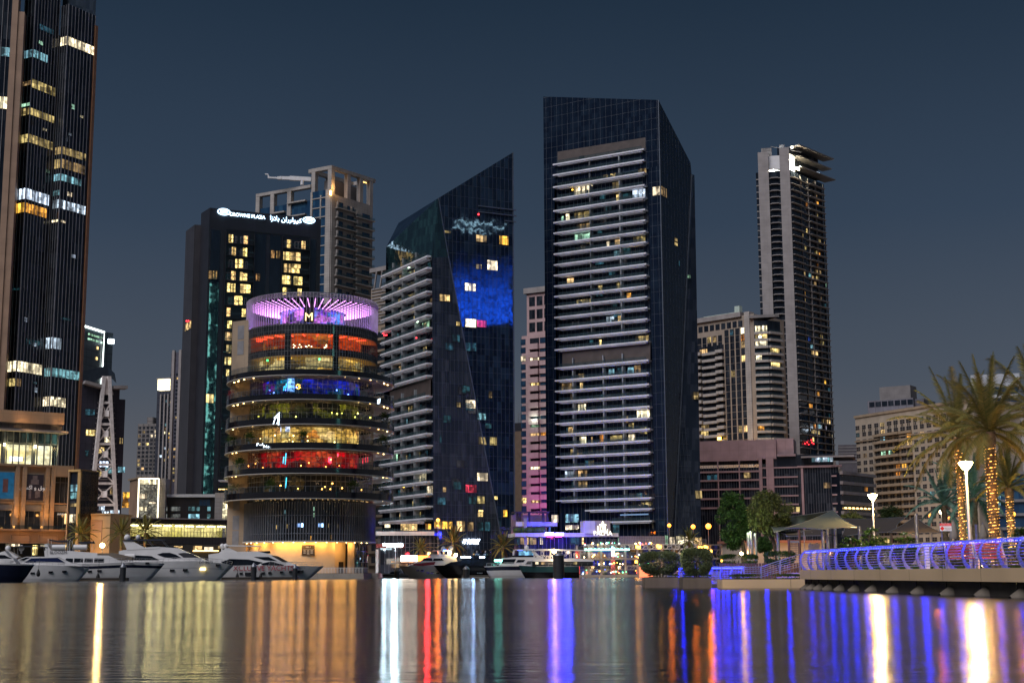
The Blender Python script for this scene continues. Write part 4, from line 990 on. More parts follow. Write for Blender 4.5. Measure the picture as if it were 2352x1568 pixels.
        slab.add(mb, M_CONC, 90 - j)
    slab.done()
    mb = MB()
    for y0, du in ((0, 2.5), (5.2, 1.5), (10.6, 2.8)):
        v = vt + 13.5 - y0; B.box(mb, 6, B.W + ext + du * 1.2, v - .5, v, -4, du * .8)
    mb.build('roof_overhang', M_CONC_D, r)
    mb = MB(); sold(mb, B, 2, B.W, vt + 2, vt + 12.6, 8, -3); mb.build('penthouse', M_DGL, r)
    mb = MB(); A.box(mb, s0[1] - 3, s0[1] + 2, top - 1, top + 3, -10, -7); A.box(mb, s0[2], s0[2] + 2.5, top, top + 3.5, -8, -5); mb.bar(A.pt(s0[2] - 4, top + 3, -5), A.pt(s0[2] + 10, top, -7), .3); A.box(mb, 2, s0[1], top - 1, top + .8, -9, -3); mb.build('roof_plant', M_CONC_D, r)
    lc = srgb(255, 240, 200)
    lamp_light('roof_flood', A.pt(s0[1] + 2, v_ + 3.5, -3.5), lc, 16000, .5); lamp_light('roof_flood', B.pt(3, B.hit(*Q(915, 320))[1] + 1.5, 2.2), lc, 12000, .5); lamp_light('roof_flood', A.pt(A.W - 1.2, top + 2.4, 0), (.85, .95, 1), 1500, .3)
    dot(r, B, *Q(918, 305), 1.5, .5, .6, glow('flood_head', lc, 25), 'floodlight'); dot(r, A, *Q(870, 112), .5, .4, -1, glow('flood_head', lc, 25), 'floodlight')
    for x0, x1, y0, c in ((735, 765, 568, 'w'), (682, 720, 853, 'a'), (700, 722, 1262, 'c'), (763, 788, 1148, 'a'), (768, 786, 1205, 'w'), (736, 752, 1160, 'd')):
        u0, u1, v0, v1 = A.rect(*Q(x0, y0), *Q(x1, y0 + 34)); win(r, A, u0, u1, v0, v1, LM[c], -1.9, nx=2)
    lb = ((875, 955, 555, 'k'), (1000, 1018, 605, 'a'), (875, 915, 500, 'd'), (950, 965, 415, 'd'), (1108, 1135, 1048, 'a'), (992, 1012, 995, 'd'), (945, 962, 1148, 'd'), (1030, 1052, 1238, 't'), (985, 1000, 1225, 'd'), (1090, 1140, 1208, 'd'), (1125, 1148, 1445, 'd'), (950, 968, 1380, 'd'), (928, 940, 800, 'g'), (1205, 1225, 1320, 'g'), (1100, 1128, 328, 'k'), (895, 910, 1195, 'd'), (1060, 1080, 1260, 'd'), (1210, 1225, 1490, 'd'), (1190, 1210, 940, 'd'))
    for x0, x1, y0, c in lb:
        u0, u1, v0, v1 = B.rect(*Q(x0, y0), *Q(x1, y0 + 32)); win(r, B, u0, u1, v0, v1, LM[c], -.7 if x1 < 1160 else -3, nx=max(1, int((x1 - x0) / 12)))
    lk = ((780, 800, 75, 'd'), (832, 846, 222, 'b'), (918, 935, 205, 'd'), (856, 900, 320, 'w'), (640, 655, 120, 'w'), (982, 1003, 362, 'w'), (805, 825, 535, 'd'), (782, 805, 572, 'd'), (800, 816, 762, 'c'), (900, 918, 830, 't'), (948, 962, 838, 'p'), (872, 886, 825, 'c'), (855, 890, 868, 'd'), (1022, 1036, 900, 'c'), (790, 800, 855, 'a'), (900, 915, 875, 'd'), (920, 942, 250, 'd'), (850, 866, 275, 't'))
    for x0, x1, y0, c in lk:
        f_ = A if x1 < 700 else B
        u0, u1, v0, v1 = f_.rect(*K(x0, y0), *K(x1, y0 + 26)); win(r, f_, u0, u1, v0, v1, LM[c], (-1.9 if f_ is A else -.7 if x1 < 975 else -3), nx=2)
    rn = random.Random(77)
    for k in range(44):
        v = f0 - fl * rn.randrange(2, 44) + .2
        if v > 30: u = rn.uniform(.5, B.W - 3); win(r, B, u, u + rn.uniform(.8, 2.2), v, v + 2.0, LM[rn.choice('ddddwea')], -.7, nx=2)
    for x0, y0, c in ((605, 670, 'a'), (645, 676, 'e'), (672, 672, 'g')): u0, u1, v0, v1 = A.rect(*K(x0, y0), *K(x0 + 18, y0 + 32)); win(r, A, u0, u1, v0, v1, LM[c], -1.9)
    for x, y in ((800, 965), (815, 955), (826, 970), (845, 940), (850, 958), (860, 965)): dot(r, B, *K(x, y), .28, .22, 0, glow('red_beacon', (1, .02, .03), 7), 'red_beacon')
    # ---- pink podium block
    P = face_px((1600, 1013), 520, (1740, 1009)); r = root_at('podium_building', 'pink-fronted low block with dark glass bands, behind the leafy trees', P)
    up = lambda x: P.hit(*K(x, 1150))[0]; vp = lambda y: P.hit(*K(400, y))[1]
    top = vp(940)
    solid(r, 'glass_wall', P, -4, up(1035), LZ, vp(1130), 30, M_DGL)
    solid(r, 'upper_wall', P, -4, up(605), vp(1075), top, 24, M_PINK, .4); solid(r, 'upper_wall', P, up(606), up(725), vp(1045), top + .4, 16, M_PINK, -2)
    solid(r, 'glass_wall', P, up(545), up(1000), vp(1130), vp(1050), 20, M_DGL, -.5)
    mb = MB()
    P.box(mb, up(610), up(740), vp(1060), vp(1045), -1, .6)
    for y in (1077, 1158, 1218, 1280, 1345, 1410): P.box(mb, -4, up(490), vp(y + 6), vp(y - 6), -.2, .5)
    for y in (1137, 1203, 1268, 1332, 1392, 1450): P.box(mb, up(505), up(750), vp(y + 5), vp(y - 5), -.2, .5); P.box(mb, up(985), up(1060), vp(y + 5), vp(y - 5), -.2, .9)
    P.box(mb, up(750), up(1060), vp(1142), vp(1128), -.2, .9)
    for x, w in ((482, 22), (532, 52), (773, 16)): P.box(mb, up(x), up(x + w), LZ, vp(1060 if x < 600 else 1130), -.2, .7)
    for x in (192, 340): P.box(mb, up(x), up(x + 8), LZ, vp(1077), -.2, .45)
    mb.build('pink_frame', M_PINK, r)
    mb = MB()
    for i in range(60): u = -4 + i * (up(1035) + 4) / 60; P.box(mb, u - .05, u + .05, LZ, vp(1130 if u > up(490) else 1077), 0, .08)
    mb.build('mullions', M_MULL, r)
    for x, y, c in ((375, 1165, 'd'), (120, 1185, 'e'), (150, 1180, 'e'), (930, 1235, 'd'), (715, 1405, 'd')): u, v = P.hit(*K(x, y)); win(r, P, u, u + 2.5, v - 2, v, LM[c], .1)
    for i in range(8):
        u = up(850 + i * 18); win(r, P, u, u + 1.2, vp(1103), vp(1068), L_COOL if i % 3 else L_TEAL, -.35, nx=1)
    solid(r, 'roof_canopy', P, up(780), up(1150), vp(1078), vp(1066), 14, M_CONC, 3)
    # white-ledged wing
    w = face_px((1931, 1086), 505, (2006, 1094)); r2 = root_at('low_building', 'low wing with pale floor ledges beside the pink-fronted block', w)
    t_ = w.hit(1940, 1086)[1]; solid(r2, 'glass_wall', w, 0, w.W, LZ, t_, 14, M_DGL); mb = MB()
    for j in range(7): v = t_ - j * 3.5; w.box(mb, -.5, w.W, v - .6, v + .5, -.2, 1.0)
    mb.build('floor_ledges', M_CONC, r2)
    u, v = w.hit(1985, 1118); win(r2, w, u, u + 2.6, v - 1.5, v, L_AMBER); 
    u, v = w.hit(1960, 1166); 
    for i in range(8): dot(r2, w, 1942 + i * 9, 1166 + i * .3, .7, .25, 1.1, glow('warm_strip', srgb(255, 205, 120), 6), 'strip_light')
    # ---- long beige apartment block
    E = lambda x, y: (1950 + .2563 * x, 803.9 + .2563 * y)
    Bb = face_px((1964, 957.5), 640, (2235, 916)); r = root_at('apartment_block', 'long beige apartment block with rows of small windows, behind the palms', Bb)
    top = Bb.hit(1964, 957.5)[1]; solid(r, 'wall', Bb, 0, Bb.W, LZ, top, 25, panel('sand_render', (.42, .35, .27), 4, 3.4, .02, .7, .05, .85))
    ub = lambda x: Bb.hit(*E(x, 900))[0]; vb = lambda y: Bb.hit(*E(60, y))[1]
    fl = (vb(735) - vb(1115)) / 6.0
    W_ = Many(r, 'window', 100); rnd = random.Random(12)
    rm = mat('window_brown', (.03, .026, .024), .2)
    xs = [(70, 102), (128, 160), (180, 212), (238, 275), (288, 330), (352, 392), (412, 450), (470, 512), (525, 570), (590, 625), (648, 683), (708, 750), (775, 815), (835, 880), (905, 950), (975, 1015)]
    for j in range(17):
        v1 = vb(745) - fl * (j - 1)
        for k, (x0, x1) in enumerate(xs):
            c = None
            if rnd.random() < .1: c = rnd.choice('wwddte')
            if (j, k) in ((2, 8), (6, 6), (6, 7), (7, 6)): c = 'a'
            if (j, k) in ((4, 4), (4, 5)): c = 'g'
            win(r, Bb, ub(x0), ub(x1), v1 - fl * .55, v1, LM[c] if c else rm, .05, nx=2, ny=2, coll=W_, frame=M_CONC_D, fw=.14)
    W_.done()
    bal = Many(r, 'balcony', 60)
    for j in range(1, 17):
        v = vb(745) - fl * (j - 1) - fl * .58
        for x0, x1 in ((288, 470), (232, 288), (470, 575)):
            mb = MB(); Bb.box(mb, ub(x0), ub(x1), v - fl * .36, v, 0, 1.2 if x0 != 288 else 2.0); bal.add(mb, M_BEIGE)
    bal.done()
    for i in range(14):
        for o in (0, 14): mb = MB(); u = ub(128 + i * 58 + o); Bb.box(mb, u, u + .5, top - 9, top - 4.5, -.1, .06); mb.build('parapet_slot', M_BLACK, r)
    mb = MB(); Bb.box(mb, -.4, Bb.W, top - 11.5, top - 10.9, 0, .6); Bb.box(mb, -.4, Bb.W, top - .6, top + .5, -1, .5); mb.build('cornice', M_BEIGE, r)
    Ff = face_px((1993, 930), 900, (2118, 921)); r = root_at('office_building', 'grey office building with banded windows, peeping over the long beige block', Ff)
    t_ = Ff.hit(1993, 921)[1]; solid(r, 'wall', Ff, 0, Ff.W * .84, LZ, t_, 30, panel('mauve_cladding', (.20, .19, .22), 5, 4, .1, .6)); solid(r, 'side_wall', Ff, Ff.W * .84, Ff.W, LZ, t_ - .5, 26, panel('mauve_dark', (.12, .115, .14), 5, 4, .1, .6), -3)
    for j in range(2):
        for i in range(7): mb = MB(); u = 1 + i * Ff.W * .118; Ff.box(mb, u, u + Ff.W * .1, t_ - 4 - j * 8.5, t_ - .8 - j * 8.5, -.1, .1); mb.build('window', M_DGL, r)
    mb = MB(); Ff.box(mb, 0, Ff.W * .84, t_ - 34, t_ - 25, -.1, .15); mb.build('window_band', M_DGL, r); solid(r, 'roof_plant', Ff, Ff.W * .17, Ff.W * .74, t_, t_ + 9, 18, M_CONC_D, -6)
    # ---- blue glass building with white top
    Fb = face_px((2229, 862), 700, (2345, 857)); r = root_at('office_building', 'blue-glazed building with a white crown and bright white sign, behind the tall palm', Fb)
    ue = lambda x: Fb.hit(*E(x, 500))[0]; ve = lambda y: Fb.hit(*E(1300, y))[1]
    t_ = ve(215)
    solid(r, 'white_crown', Fb, 0, ue(1545), ve(330), t_, 20, panel('white_crown', (.5, .52, .55), 8, 10, .1, .5)); solid(r, 'blue_wall', Fb, 0, ue(1520), LZ, ve(330), 20, M_BLUEGL, -.4)
    mb = MB(); Fb.box(mb, 0, ue(1520), ve(430), ve(400), -.4, .4); Fb.box(mb, 0, ue(1540), ve(600), ve(530), -.4, .4); mb.build('white_bands', M_WHITE, r)
    solid(r, 'white_grid_wall', Fb, ue(1380), ue(1800), LZ, ve(515), 18, M_WSTONE, 4)
    fill_windows(r, Fb, [(ue(1445 + 52 * i), ue(1475 + 52 * i)) for i in range(6)], [(ve(560 + 58 * j), ve(528 + 58 * j)) for j in range(8)], M_BLUEGL, (), .05, 4.05, 2, 3, 60)
    text_mesh('ENBD', 7.5, 'lit_sign', glow('white_sign', srgb(225, 240, 255), 7), r, Fb.pt(ue(1255), ve(600), 1.2), Fb.U, Fb.V, .3, spacing=1.25) if False else None
    for x0, x1 in ((1115, 1150), (1160, 1200), (1210, 1232), (1250, 1290), (1300, 1335), (1345, 1392)):
        mb = MB(); Fb.box(mb, ue(x0), ue(x1), ve(592), ve(570), 1, 1.4); mb.build('sign_letter', glow('white_sign', srgb(215, 235, 255), 7), r)
    # far block behind
    Fd = face_px((1925, 1021), 900, (1968, 1020)); r = root_at('distant_block', 'small dark block far behind the pale-ledged wing', Fd)
    solid(r, 'wall', Fd, 0, Fd.W, LZ, Fd.hit(1940, 1021)[1], 20, mat('haze_wall', (.09, .08, .09), .8))
    mb = MB()
    for j in range(6): v = Fd.hit(1940, 1028 + j * 7)[1]; Fd.box(mb, 0, Fd.W, v, v + .6, -.1, .2)
    mb.build('floor_ledges', M_CONC_D, r)
    # dark blue ledged building at the far right
    Fz = face_px((2270, 1085), 420, (2420, 1080)); r = root_at('low_building', 'dark blue low building with floor ledges, behind the lit palm trunks', Fz)
    t_ = Fz.hit(2300, 1084)[1]; solid(r, 'wall', Fz, 0, Fz.W, LZ, t_, 15, M_BLUEGL); mb = MB()
    for j in range(6): v = t_ - j * 4; Fz.box(mb, 0, Fz.W, v - .8, v, -.1, .8)
    mb.build('floor_ledges', M_CONC_D, r)
    for y in (1138, 1150): u, v = Fz.hit(2290, y); win(r, Fz, u, u + 1, v - 1.4, v, L_TEAL)
right_towers()
# ================================================================== the round waterfront building
def interior(name, cols, s, sx=.5, sz=.7, seed=0., dark=.35):
    """lit restaurant interior seen through glass: blocks of different colour and brightness"""
    m, t, N, L, b = nt(name)
    b.inputs['Base Color'].default_value = (.02, .02, .02, 1)
    tc = N.new('ShaderNodeTexCoord'); mp = N.new('ShaderNodeMapping'); mp.inputs['Scale'].default_value = (sx, sz, 1); mp.inputs['Location'].default_value = (seed * 7.3, seed * 3.1, seed)
    L.new(tc.outputs['UV'], mp.inputs[0])
    v = N.new('ShaderNodeTexVoronoi'); v.distance = 'CHEBYCHEV'; v.inputs['Scale'].default_value = 1; L.new(mp.outputs[0], v.inputs['Vector'])
    sp = N.new('ShaderNodeSeparateColor'); L.new(v.outputs['Color'], sp.inputs[0])
    n2 = N.new('ShaderNodeTexNoise'); n2.inputs['Scale'].default_value = 3.5; n2.inputs['Detail'].default_value = 4; L.new(mp.outputs[0], n2.inputs['Vector'])
    n3 = N.new('ShaderNodeTexNoise'); n3.inputs['Scale'].default_value = .35; L.new(mp.outputs[0], n3.inputs['Vector'])
    rp = N.new('ShaderNodeValToRGB'); el = rp.color_ramp.elements
    el[0].position = 0; el[0].color = (*cols[0], 1); el[1].position = 1; el[1].color = (*cols[-1], 1)
    for i, c in enumerate(cols[1:-1]):
        e = el.new((i + 1) / (len(cols) - 1)); e.color = (*c, 1)
    L.new(sp.outputs[0], rp.inputs[0]); L.new(rp.outputs[0], b.inputs['Emission Color'])
    a = N.new('ShaderNodeMath'); a.operation = 'MULTIPLY'; L.new(n2.outputs['Fac'], a.inputs[0]); L.new(n3.outputs['Fac'], a.inputs[1])
    mr = N.new('ShaderNodeMapRange'); mr.inputs[1].default_value = .14; mr.inputs[2].default_value = .36; mr.inputs[3].default_value = s * (.08 if dark < .6 else .6 * dark); mr.inputs[4].default_value = s * 1.5
    L.new(a.outputs[0], mr.inputs[0]); mu = N.new('ShaderNodeMath'); mu.operation = 'MULTIPLY'; L.new(mr.outputs[0], mu.inputs[0])
    r2 = N.new('ShaderNodeMapRange'); r2.inputs[3].default_value = dark; r2.inputs[4].default_value = 1.3; L.new(sp.outputs[1], r2.inputs[0]); L.new(r2.outputs[0], mu.inputs[1])
    L.new(mu.outputs[0], b.inputs['Emission Strength']); return m
PC = G(707.5, 1300, 330); PX, PY = PC.x, PC.y
def PZ(row, r=19.4): return G(707.5, row, PY - r).z
def pol(a, r, z): return V3((PX + r * math.cos(a), PY + r * math.sin(a), z))      # a = -pi/2 faces the camera
def cyl(px, py, r):
    d = ray(px, py); o = EYE - V3((PX, PY, 0)); A = d.x ** 2 + d.y ** 2; B_ = 2 * (o.x * d.x + o.y * d.y); C_ = o.x ** 2 + o.y ** 2 - r * r
    t = (-B_ - math.sqrt(max(0, B_ * B_ - 4 * A * C_))) / (2 * A); return EYE + d * t
A0, A1 = -PI / 2 - 1.75, -PI / 2 + 1.75          # the part of the circle that shows
M_BAND = mat('black_glass_band', (.008, .008, .011), .12, spec=.6, var=.3)
M_SOFF = mat('white_soffit', (.62, .58, .53), .5, var=.12, scale=1.2)
M_FINW = mat('satin_fin', (.26, .28, .33), .4, .3)
def round_building():
    r = thing('round_building', 'round restaurant building with stacked black ring terraces and a purple-lit crown', 'building', (PX, PY, LZ))
    rings = [(847, 862), (903, 918), (958.5, 975), (1014.8, 1031.5), (1072.5, 1088), (1127.6, 1145.5)]
    Z = [(PZ(a), PZ(b)) for a, b in rings]
    R = 19.4; rw = 14.5; rc = 15.25
    c = (PX, PY, 0)
    spot = glow('downlight_glow', srgb(255, 205, 130), 22)
    rnd = random.Random(11)
    for i, (zt, zb) in enumerate(Z):
        mb = MB(); mb.smooth = True
        mb.lathe([(R, zb + .25), (R, zt)], c, 96); mb.smooth = False; mb.lathe([(R, zt), (rw - .5, zt - .05)], c, 96); mb.cur = 1; mb.smooth = True
        mb.lathe([(rw - .3, zb + .35), (rw + .4, zb + .55), (R - 1.2, zb + .35), (R - .9, zb + .1), (R - .1, zb), (R + .06, zb + .12), (R + .06, zb + .26)], c, 96)
        ring = mb.build('ring_terrace', [M_BAND, M_SOFF], r)
        mb = MB(); mb.smooth = True; mb.lathe([(R - .1, zt), (R - .1, zt + 1.15)], c, 96); mb.cur = 1; mb.smooth = False
        mb.lathe([(R - .13, zt + 1.12), (R - .07, zt + 1.12), (R - .07, zt + 1.17), (R - .13, zt + 1.17)], c, 96)
        for k in range(64):
            a = 2 * PI * k / 64; p = pol(a, R - .1, zt); mb.box(p.x, p.y, p.z, .06, .06, 1.15, a)
        mb.build('glass_rail', [clear('terrace_glass', (.02, .03, .035), .14), M_GREY], ring)
        n = 30
        for k in range(n):
            a = A0 + .15 + (A1 - A0 - .3) * (k + .5) / n; rr = R - 2.0 + (k % 2) * .5
            if rnd.random() < .12: continue
            mb = MB(); p = pol(a, rr, zb + .27); mb.box(p.x, p.y, p.z, .26, .26, .08); mb.build('downlight', spot, ring)
    for i, (zt, zb) in enumerate(Z):
        for k in range(6 if i < 5 else 0): lamp_light('soffit_fill', pol(-PI / 2 + (k - 2.5) * .56, 16.8, zb - 1.6), srgb(255, 215, 170), 42, .3)  # unseen fill lamps added to brighten the ring soffits
    # floors: glazing, mullions, lit interiors
    B_, Y_, W_, R_ = srgb(40, 60, 255), srgb(230, 220, 60), srgb(255, 200, 95), srgb(255, 10, 30)
    D_ = (.004, .005, .008)
    sets = [([D_, srgb(20, 30, 160), B_, D_, srgb(10, 130, 170), srgb(120, 20, 160), D_], 1.0, .5), ([D_, D_, srgb(60, 60, 30), srgb(200, 190, 50), D_, srgb(90, 70, 30)], .55, .35),
            ([srgb(120, 70, 20), W_, srgb(255, 225, 150), srgb(200, 120, 40), W_, srgb(70, 45, 20)], 1.5, .9), ([srgb(90, 0, 12), R_, srgb(40, 2, 8), srgb(200, 0, 25), srgb(255, 90, 50), srgb(70, 0, 10), srgb(170, 0, 20)], .8, .5),
            ([D_, D_, srgb(70, 50, 20), D_, srgb(20, 60, 70), srgb(110, 80, 30), D_], .5, .3)]
    for i in range(5):
        z0, z1 = Z[i + 1][0] - .1, Z[i][1] + .4
        cols, s, dk = sets[i]
        mb = MB(); mb.lathe([(11.2, z0), (11.2, z1)], c, 64, A0, A1); mb.build('lit_interior', interior('interior_%s' % 'abcde'[i], cols, s, .35, .55, i + 1), r)
        mb = MB(); mb.lathe([(rw, z1 - .1), (11.2, z1 - .1)], c, 64, A0, A1); mb.build('ceiling', mat('dark_ceiling', (.12, .1, .09), .6), r)
        mb = MB(); mb.smooth = True; mb.lathe([(rw, z0), (rw, z1)], c, 64, A0, A1); mb.build('glazing', clear('shopfront_glass', (.03, .04, .05), .12), r)
        mb = MB(); n = 44
        for k in range(n + 1):
            a = A0 + (A1 - A0) * k / n; p = pol(a, rw + .02, z0); mb.box(p.x, p.y, z0, .1, .07, z1 - z0, a)
        zm = z0 + (z1 - z0) * .62
        for z in (zm, z1 - .35): mb.lathe([(rw - .05, z), (rw + .06, z), (rw + .06, z + .12), (rw - .05, z + .12)], c, 64, A0, A1)
        mb.build('window_frames', mat('bronze_frame', (.34, .33, .32), .4, .3), r)
        # tables, seats and guests on the open terrace, as dark shapes, and small lamps
        for k in range(13):
            a = -PI / 2 + rnd.uniform(-1.25, 1.25); rr = rnd.uniform(15.3, 18.0); p = pol(a, rr, z0 + .1); mb = MB()
            h = rnd.choice((.75, .75, 1.1, 1.5)); mb.lathe([(.04, 0), (.05, h - .06), (.5, h - .05), (.5, h), (0, h)], p, 8)
            mb.build('terrace_table', mat('dark_wood', (.03, .022, .016), .6), r)
        lampc = [srgb(90, 120, 255), srgb(240, 230, 90), srgb(255, 205, 120), srgb(255, 150, 70), srgb(255, 180, 80)][i]
        for k in range(9):
            a = -PI / 2 + rnd.uniform(-1.2, 1.2); p = pol(a, rnd.uniform(11.8, 16), z0 + rnd.uniform(.5, 2.2)); mb = MB(); mb.ball(p, .16, 6, 4)
            mb.build('table_lamp', glow('lamp_glow_%s' % 'abcde'[i], lampc, 14), r)
    mb = MB(); mb.lathe([(11, LZ), (11, Z[0][0])], c, 48); mb.build('core_wall', mat('core_wall', (.06, .055, .05), .7), r)
    # neon reflections and red tube lamps on the red floor
    red = glow('red_tube', (1, .03, .06), 9)
    for x, y0, y1 in ((574, 1047, 1062), (577, 1045, 1063), (580, 1049, 1062), (755, 1050, 1062), (758, 1049, 1064), (761, 1050, 1063), (776, 1041, 1048), (834, 1052, 1064), (840, 1050, 1062), (845, 1049, 1061)):
        p, q = cyl(x, y1, 12.3), cyl(x, y0, 12.3); mb = MB(); mb.bar(p, q, .16); mb.build('red_tube_lamp', red, r)
    cyn = glow('cyan_reflection', srgb(40, 190, 230), 3)  # neon reflections drawn as glowing bars on the glazing
    for x, y0, y1 in ((655, 1040, 1066), (650, 1048, 1064), (700 - 44, 1096, 1120), (651, 886, 897), (656, 880, 893)):
        p, q = cyl(x, y1, 14.6), cyl(x + 2, y0, 14.6); mb = MB(); mb.bar(p, q, .14); mb.build('neon_reflection', cyn, r)
    for x, y, w, h, col, nm in ((668, 884, 1.8, 3.0, srgb(120, 190, 255), 'ice_screen'), (655, 985, 2.2, 1.2, srgb(200, 220, 255), 'pale_screen'), (655, 992, 1.8, 2.6, srgb(255, 215, 140), 'warm_screen')):
        p = cyl(x, y, 14.0); a = math.atan2(p.y - PY, p.x - PX); mb = MB(); mb.box(p.x, p.y, p.z - h / 2, .1, w, h, a); mb.build('lit_screen', lit(nm, col, 2.2, .8, 2.0), r)
    # ---- upper drum
    zt = G(707.5, 742, PY - rc).z; z0 = Z[0][0]
    q = lambda row: G(707.5, row, PY - rc).z
    mb = MB(); mb.smooth = True
    for a, b in ((q(842.5), q(839)), (q(815), q(799)), (q(764), zt)): mb.lathe([(rc, min(a, b)), (rc, max(a, b))], c, 96)
    mb.build('spandrel_glass', glass('drum_glass', (.012, .013, .016), (.05, .05, .055), .7, 1.2, 1.6, .06, .01), r)
    mb = MB(); mb.smooth = True
    for a, b in ((z0, q(815)), (q(799), q(764))): mb.lathe([(rc, a), (rc, b)], c, 96)
    mb.build('glazing', clear('shopfront_glass'), r)
    mb = MB(); mb.lathe([(12.2, z0), (12.2, q(815))], c, 64, A0, A1); mb.build('lit_interior', interior('interior_f', [srgb(150, 95, 30), srgb(255, 200, 90), srgb(110, 80, 30), srgb(255, 225, 150), srgb(60, 45, 20)], 1.3, .4, .5, 8), r)
    mb = MB(); mb.lathe([(rc, q(815)), (9, q(815) + .3)], c, 64, A0, A1); mb.build('ceiling', mat('gold_glow_ceiling', (.4, .3, .15), .5, emit=srgb(220, 150, 60), es=.25), r)  # warm light on this ceiling put in as emission
    mb = MB(); mb.lathe([(11.5, q(799)), (11.5, q(764))], c, 64, A0, A1); mb.build('lit_interior', interior('interior_g', [srgb(60, 10, 5), srgb(255, 90, 20), srgb(180, 40, 10), srgb(255, 150, 60), srgb(40, 8, 5)], .9, .25, .4, 5), r)
    mb = MB(); mb.lathe([(rc - .1, q(765.5)), (8, q(765.5) + .3)], c, 64, A0, A1); mb.build('ceiling', mat('orange_glow_ceiling', (.5, .3, .15), .5, emit=srgb(255, 110, 40), es=.55, var=.6, scale=.3), r)  # orange light on this ceiling put in as emission
    for k in range(11):
        a = -PI / 2 + (k - 5) * .23; mb = MB(); mb.bar(pol(a, 14.6, q(767)), pol(a, 11.9, q(767) + .1), .16); mb.build('red_strip_light', glow('red_strip', (1, .05, .02), 6), r)
    for k in range(26):
        a = -PI / 2 + rnd.uniform(-.42, .42); p = pol(a, 12.1, rnd.uniform(q(797), q(785))); mb = MB(); mb.ball(p, .13, 6, 4); mb.build('pendant_lamp', glow('pendant_glow', srgb(255, 225, 170), 10), r)
    for x in (567, 601, 658, 735, 744): 
        p = cyl(x, 780 if x < 700 else 829, 14.2)
    for x, y in ((614.5, 827.5), (734, 824.5), (560.5, 839)): p = cyl(x, y, 14.6); mb = MB(); mb.box(p.x, p.y, p.z - .2, .35, .35, .4); mb.build('exit_lamp', glow('green_exit', (.05, 1, .25), 6), r)
    mb = MB(); n = 130
    for k in range(n):
        a = 2 * PI * k / n; p = pol(a, rc + .03, z0); mb.box(p.x, p.y, z0, .1, .06, zt - z0, a)
    z = z0 + 1.2
    while z < zt: mb.lathe([(rc - .02, z), (rc + .07, z), (rc + .07, z + .06), (rc - .02, z + .06)], c, 96); z += 1.18
    mb.build('curtain_wall_frame', mat('drum_frame', (.2, .2, .2), .4, .4), r)
    mb = MB()
    for x in (661, 771): p = cyl(x, 800, rc - .3); a = math.atan2(p.y - PY, p.x - PX); mb.box(p.x, p.y, z0, .5, 1.3, zt - z0, a)
    mb.build('dark_pier', M_BLACK, r)
    # ---- crown
    zc = q(668); zf = zt
    mb = MB(); mb.lathe([(rc, zf), (0, zf + .02)], c, 64); mb.lathe([(rc + .1, zf - .3), (rc + .1, zf)], c, 96); mb.build('crown_floor', mat('crown_floor', (.05, .05, .06), .5), r)
    n = 124
    lil = mat('purple_lit_fin', (.50, .44, .52), .4)  # purple crown light partly tinted into the fin colour
    mb = MB()
    for k in range(n):
        a = 2 * PI * k / n; p = pol(a, rc, zf - .3); mb.box(p.x, p.y, zf - .3, .26, .07, zc - zf, a)
    mb.build('crown_fins', lil, r)
    mb = MB()
    for row, w in ((672, .12), (676.5, .1), (681, .14)): mb.lathe([(rc - .35, q(row)), (rc - .1, q(row)), (rc - .1, q(row) + w * 2), (rc - .35, q(row) + w * 2)], c, 96)
    mb.build('crown_rails', M_GREY, r)
    zo, zi = G(707.5, 685, PY - 14.7).z, G(707.5, 709, PY - 7.7).z
    strip = glow('pink_led', srgb(235, 150, 250), 3.4)
    for k in range(52):
        a = 2 * PI * (k + .5) / 52; mb = MB(); mb.bar(pol(a, 14.7, zo), pol(a, 7.8, zi), .13); mb.build('led_strip', strip, r)
    mb = MB(); mb.lathe([(7.4, zf), (7.4, zi + .4)], c, 48, A0, A1); mb.build('screen_wall', interior('interior_h', [srgb(50, 20, 120), srgb(70, 150, 255), srgb(190, 90, 255), srgb(30, 60, 200), srgb(230, 130, 255), srgb(20, 20, 60)], 1.5, .45, .6, 3), r)
    mb = MB(); mb.lathe([(8.2, zi + .2), (8.2, zi + 1.2), (0, zi + 1.4)], c, 48); mb.build('inner_roof', M_BLACK, r)
    for k in range(10):
        a = 2 * PI * k / 10; lamp_light('crown_light', pol(a, 13.2, zf + .8), srgb(165, 105, 255), 260, .4)
    p = cyl(709.5, 726, 9.4); mb = MB()
    gold = glow('gold_letter', srgb(255, 215, 130), 3)
    text_mesh('M', 2.6, 'gold_letter', gold, r, p + V3((0, 0, -1.0)), (1, 0, 0), ZUP, .12)
    mb = MB(); mb.box(p.x, p.y + .3, p.z - 1.5, 2.4, .2, 4.2); mb.build('letter_panel', M_BLACK, r)
    # ---- base drum with its screen of fins
    zb0, zb1 = G(707.5, 1244, PY - 15.3).z, Z[5][1] + .3
    mb = MB(); mb.smooth = True; mb.lathe([(14.75, zb0), (14.75, zb1)], c, 96); mb.build('base_glass', glass('base_glass', (.012, .018, .028), (.05, .07, .09), 1.2, 3.0, 1.7, .05, .01), r)
    mb = MB(); n = 150
    for k in range(n): a = 2 * PI * k / n; p = pol(a, 15.15, zb0); mb.box(p.x, p.y, zb0, .34, .1, zb1 - zb0 - .6, a)
    for row in (1183, 1225, 1243): z = G(707.5, row, PY - 15).z; mb.lathe([(14.8, z), (15.1, z), (15.1, z + .12), (14.8, z + .12)], c, 96)
    mb.build('screen_fins', M_FINW, r)
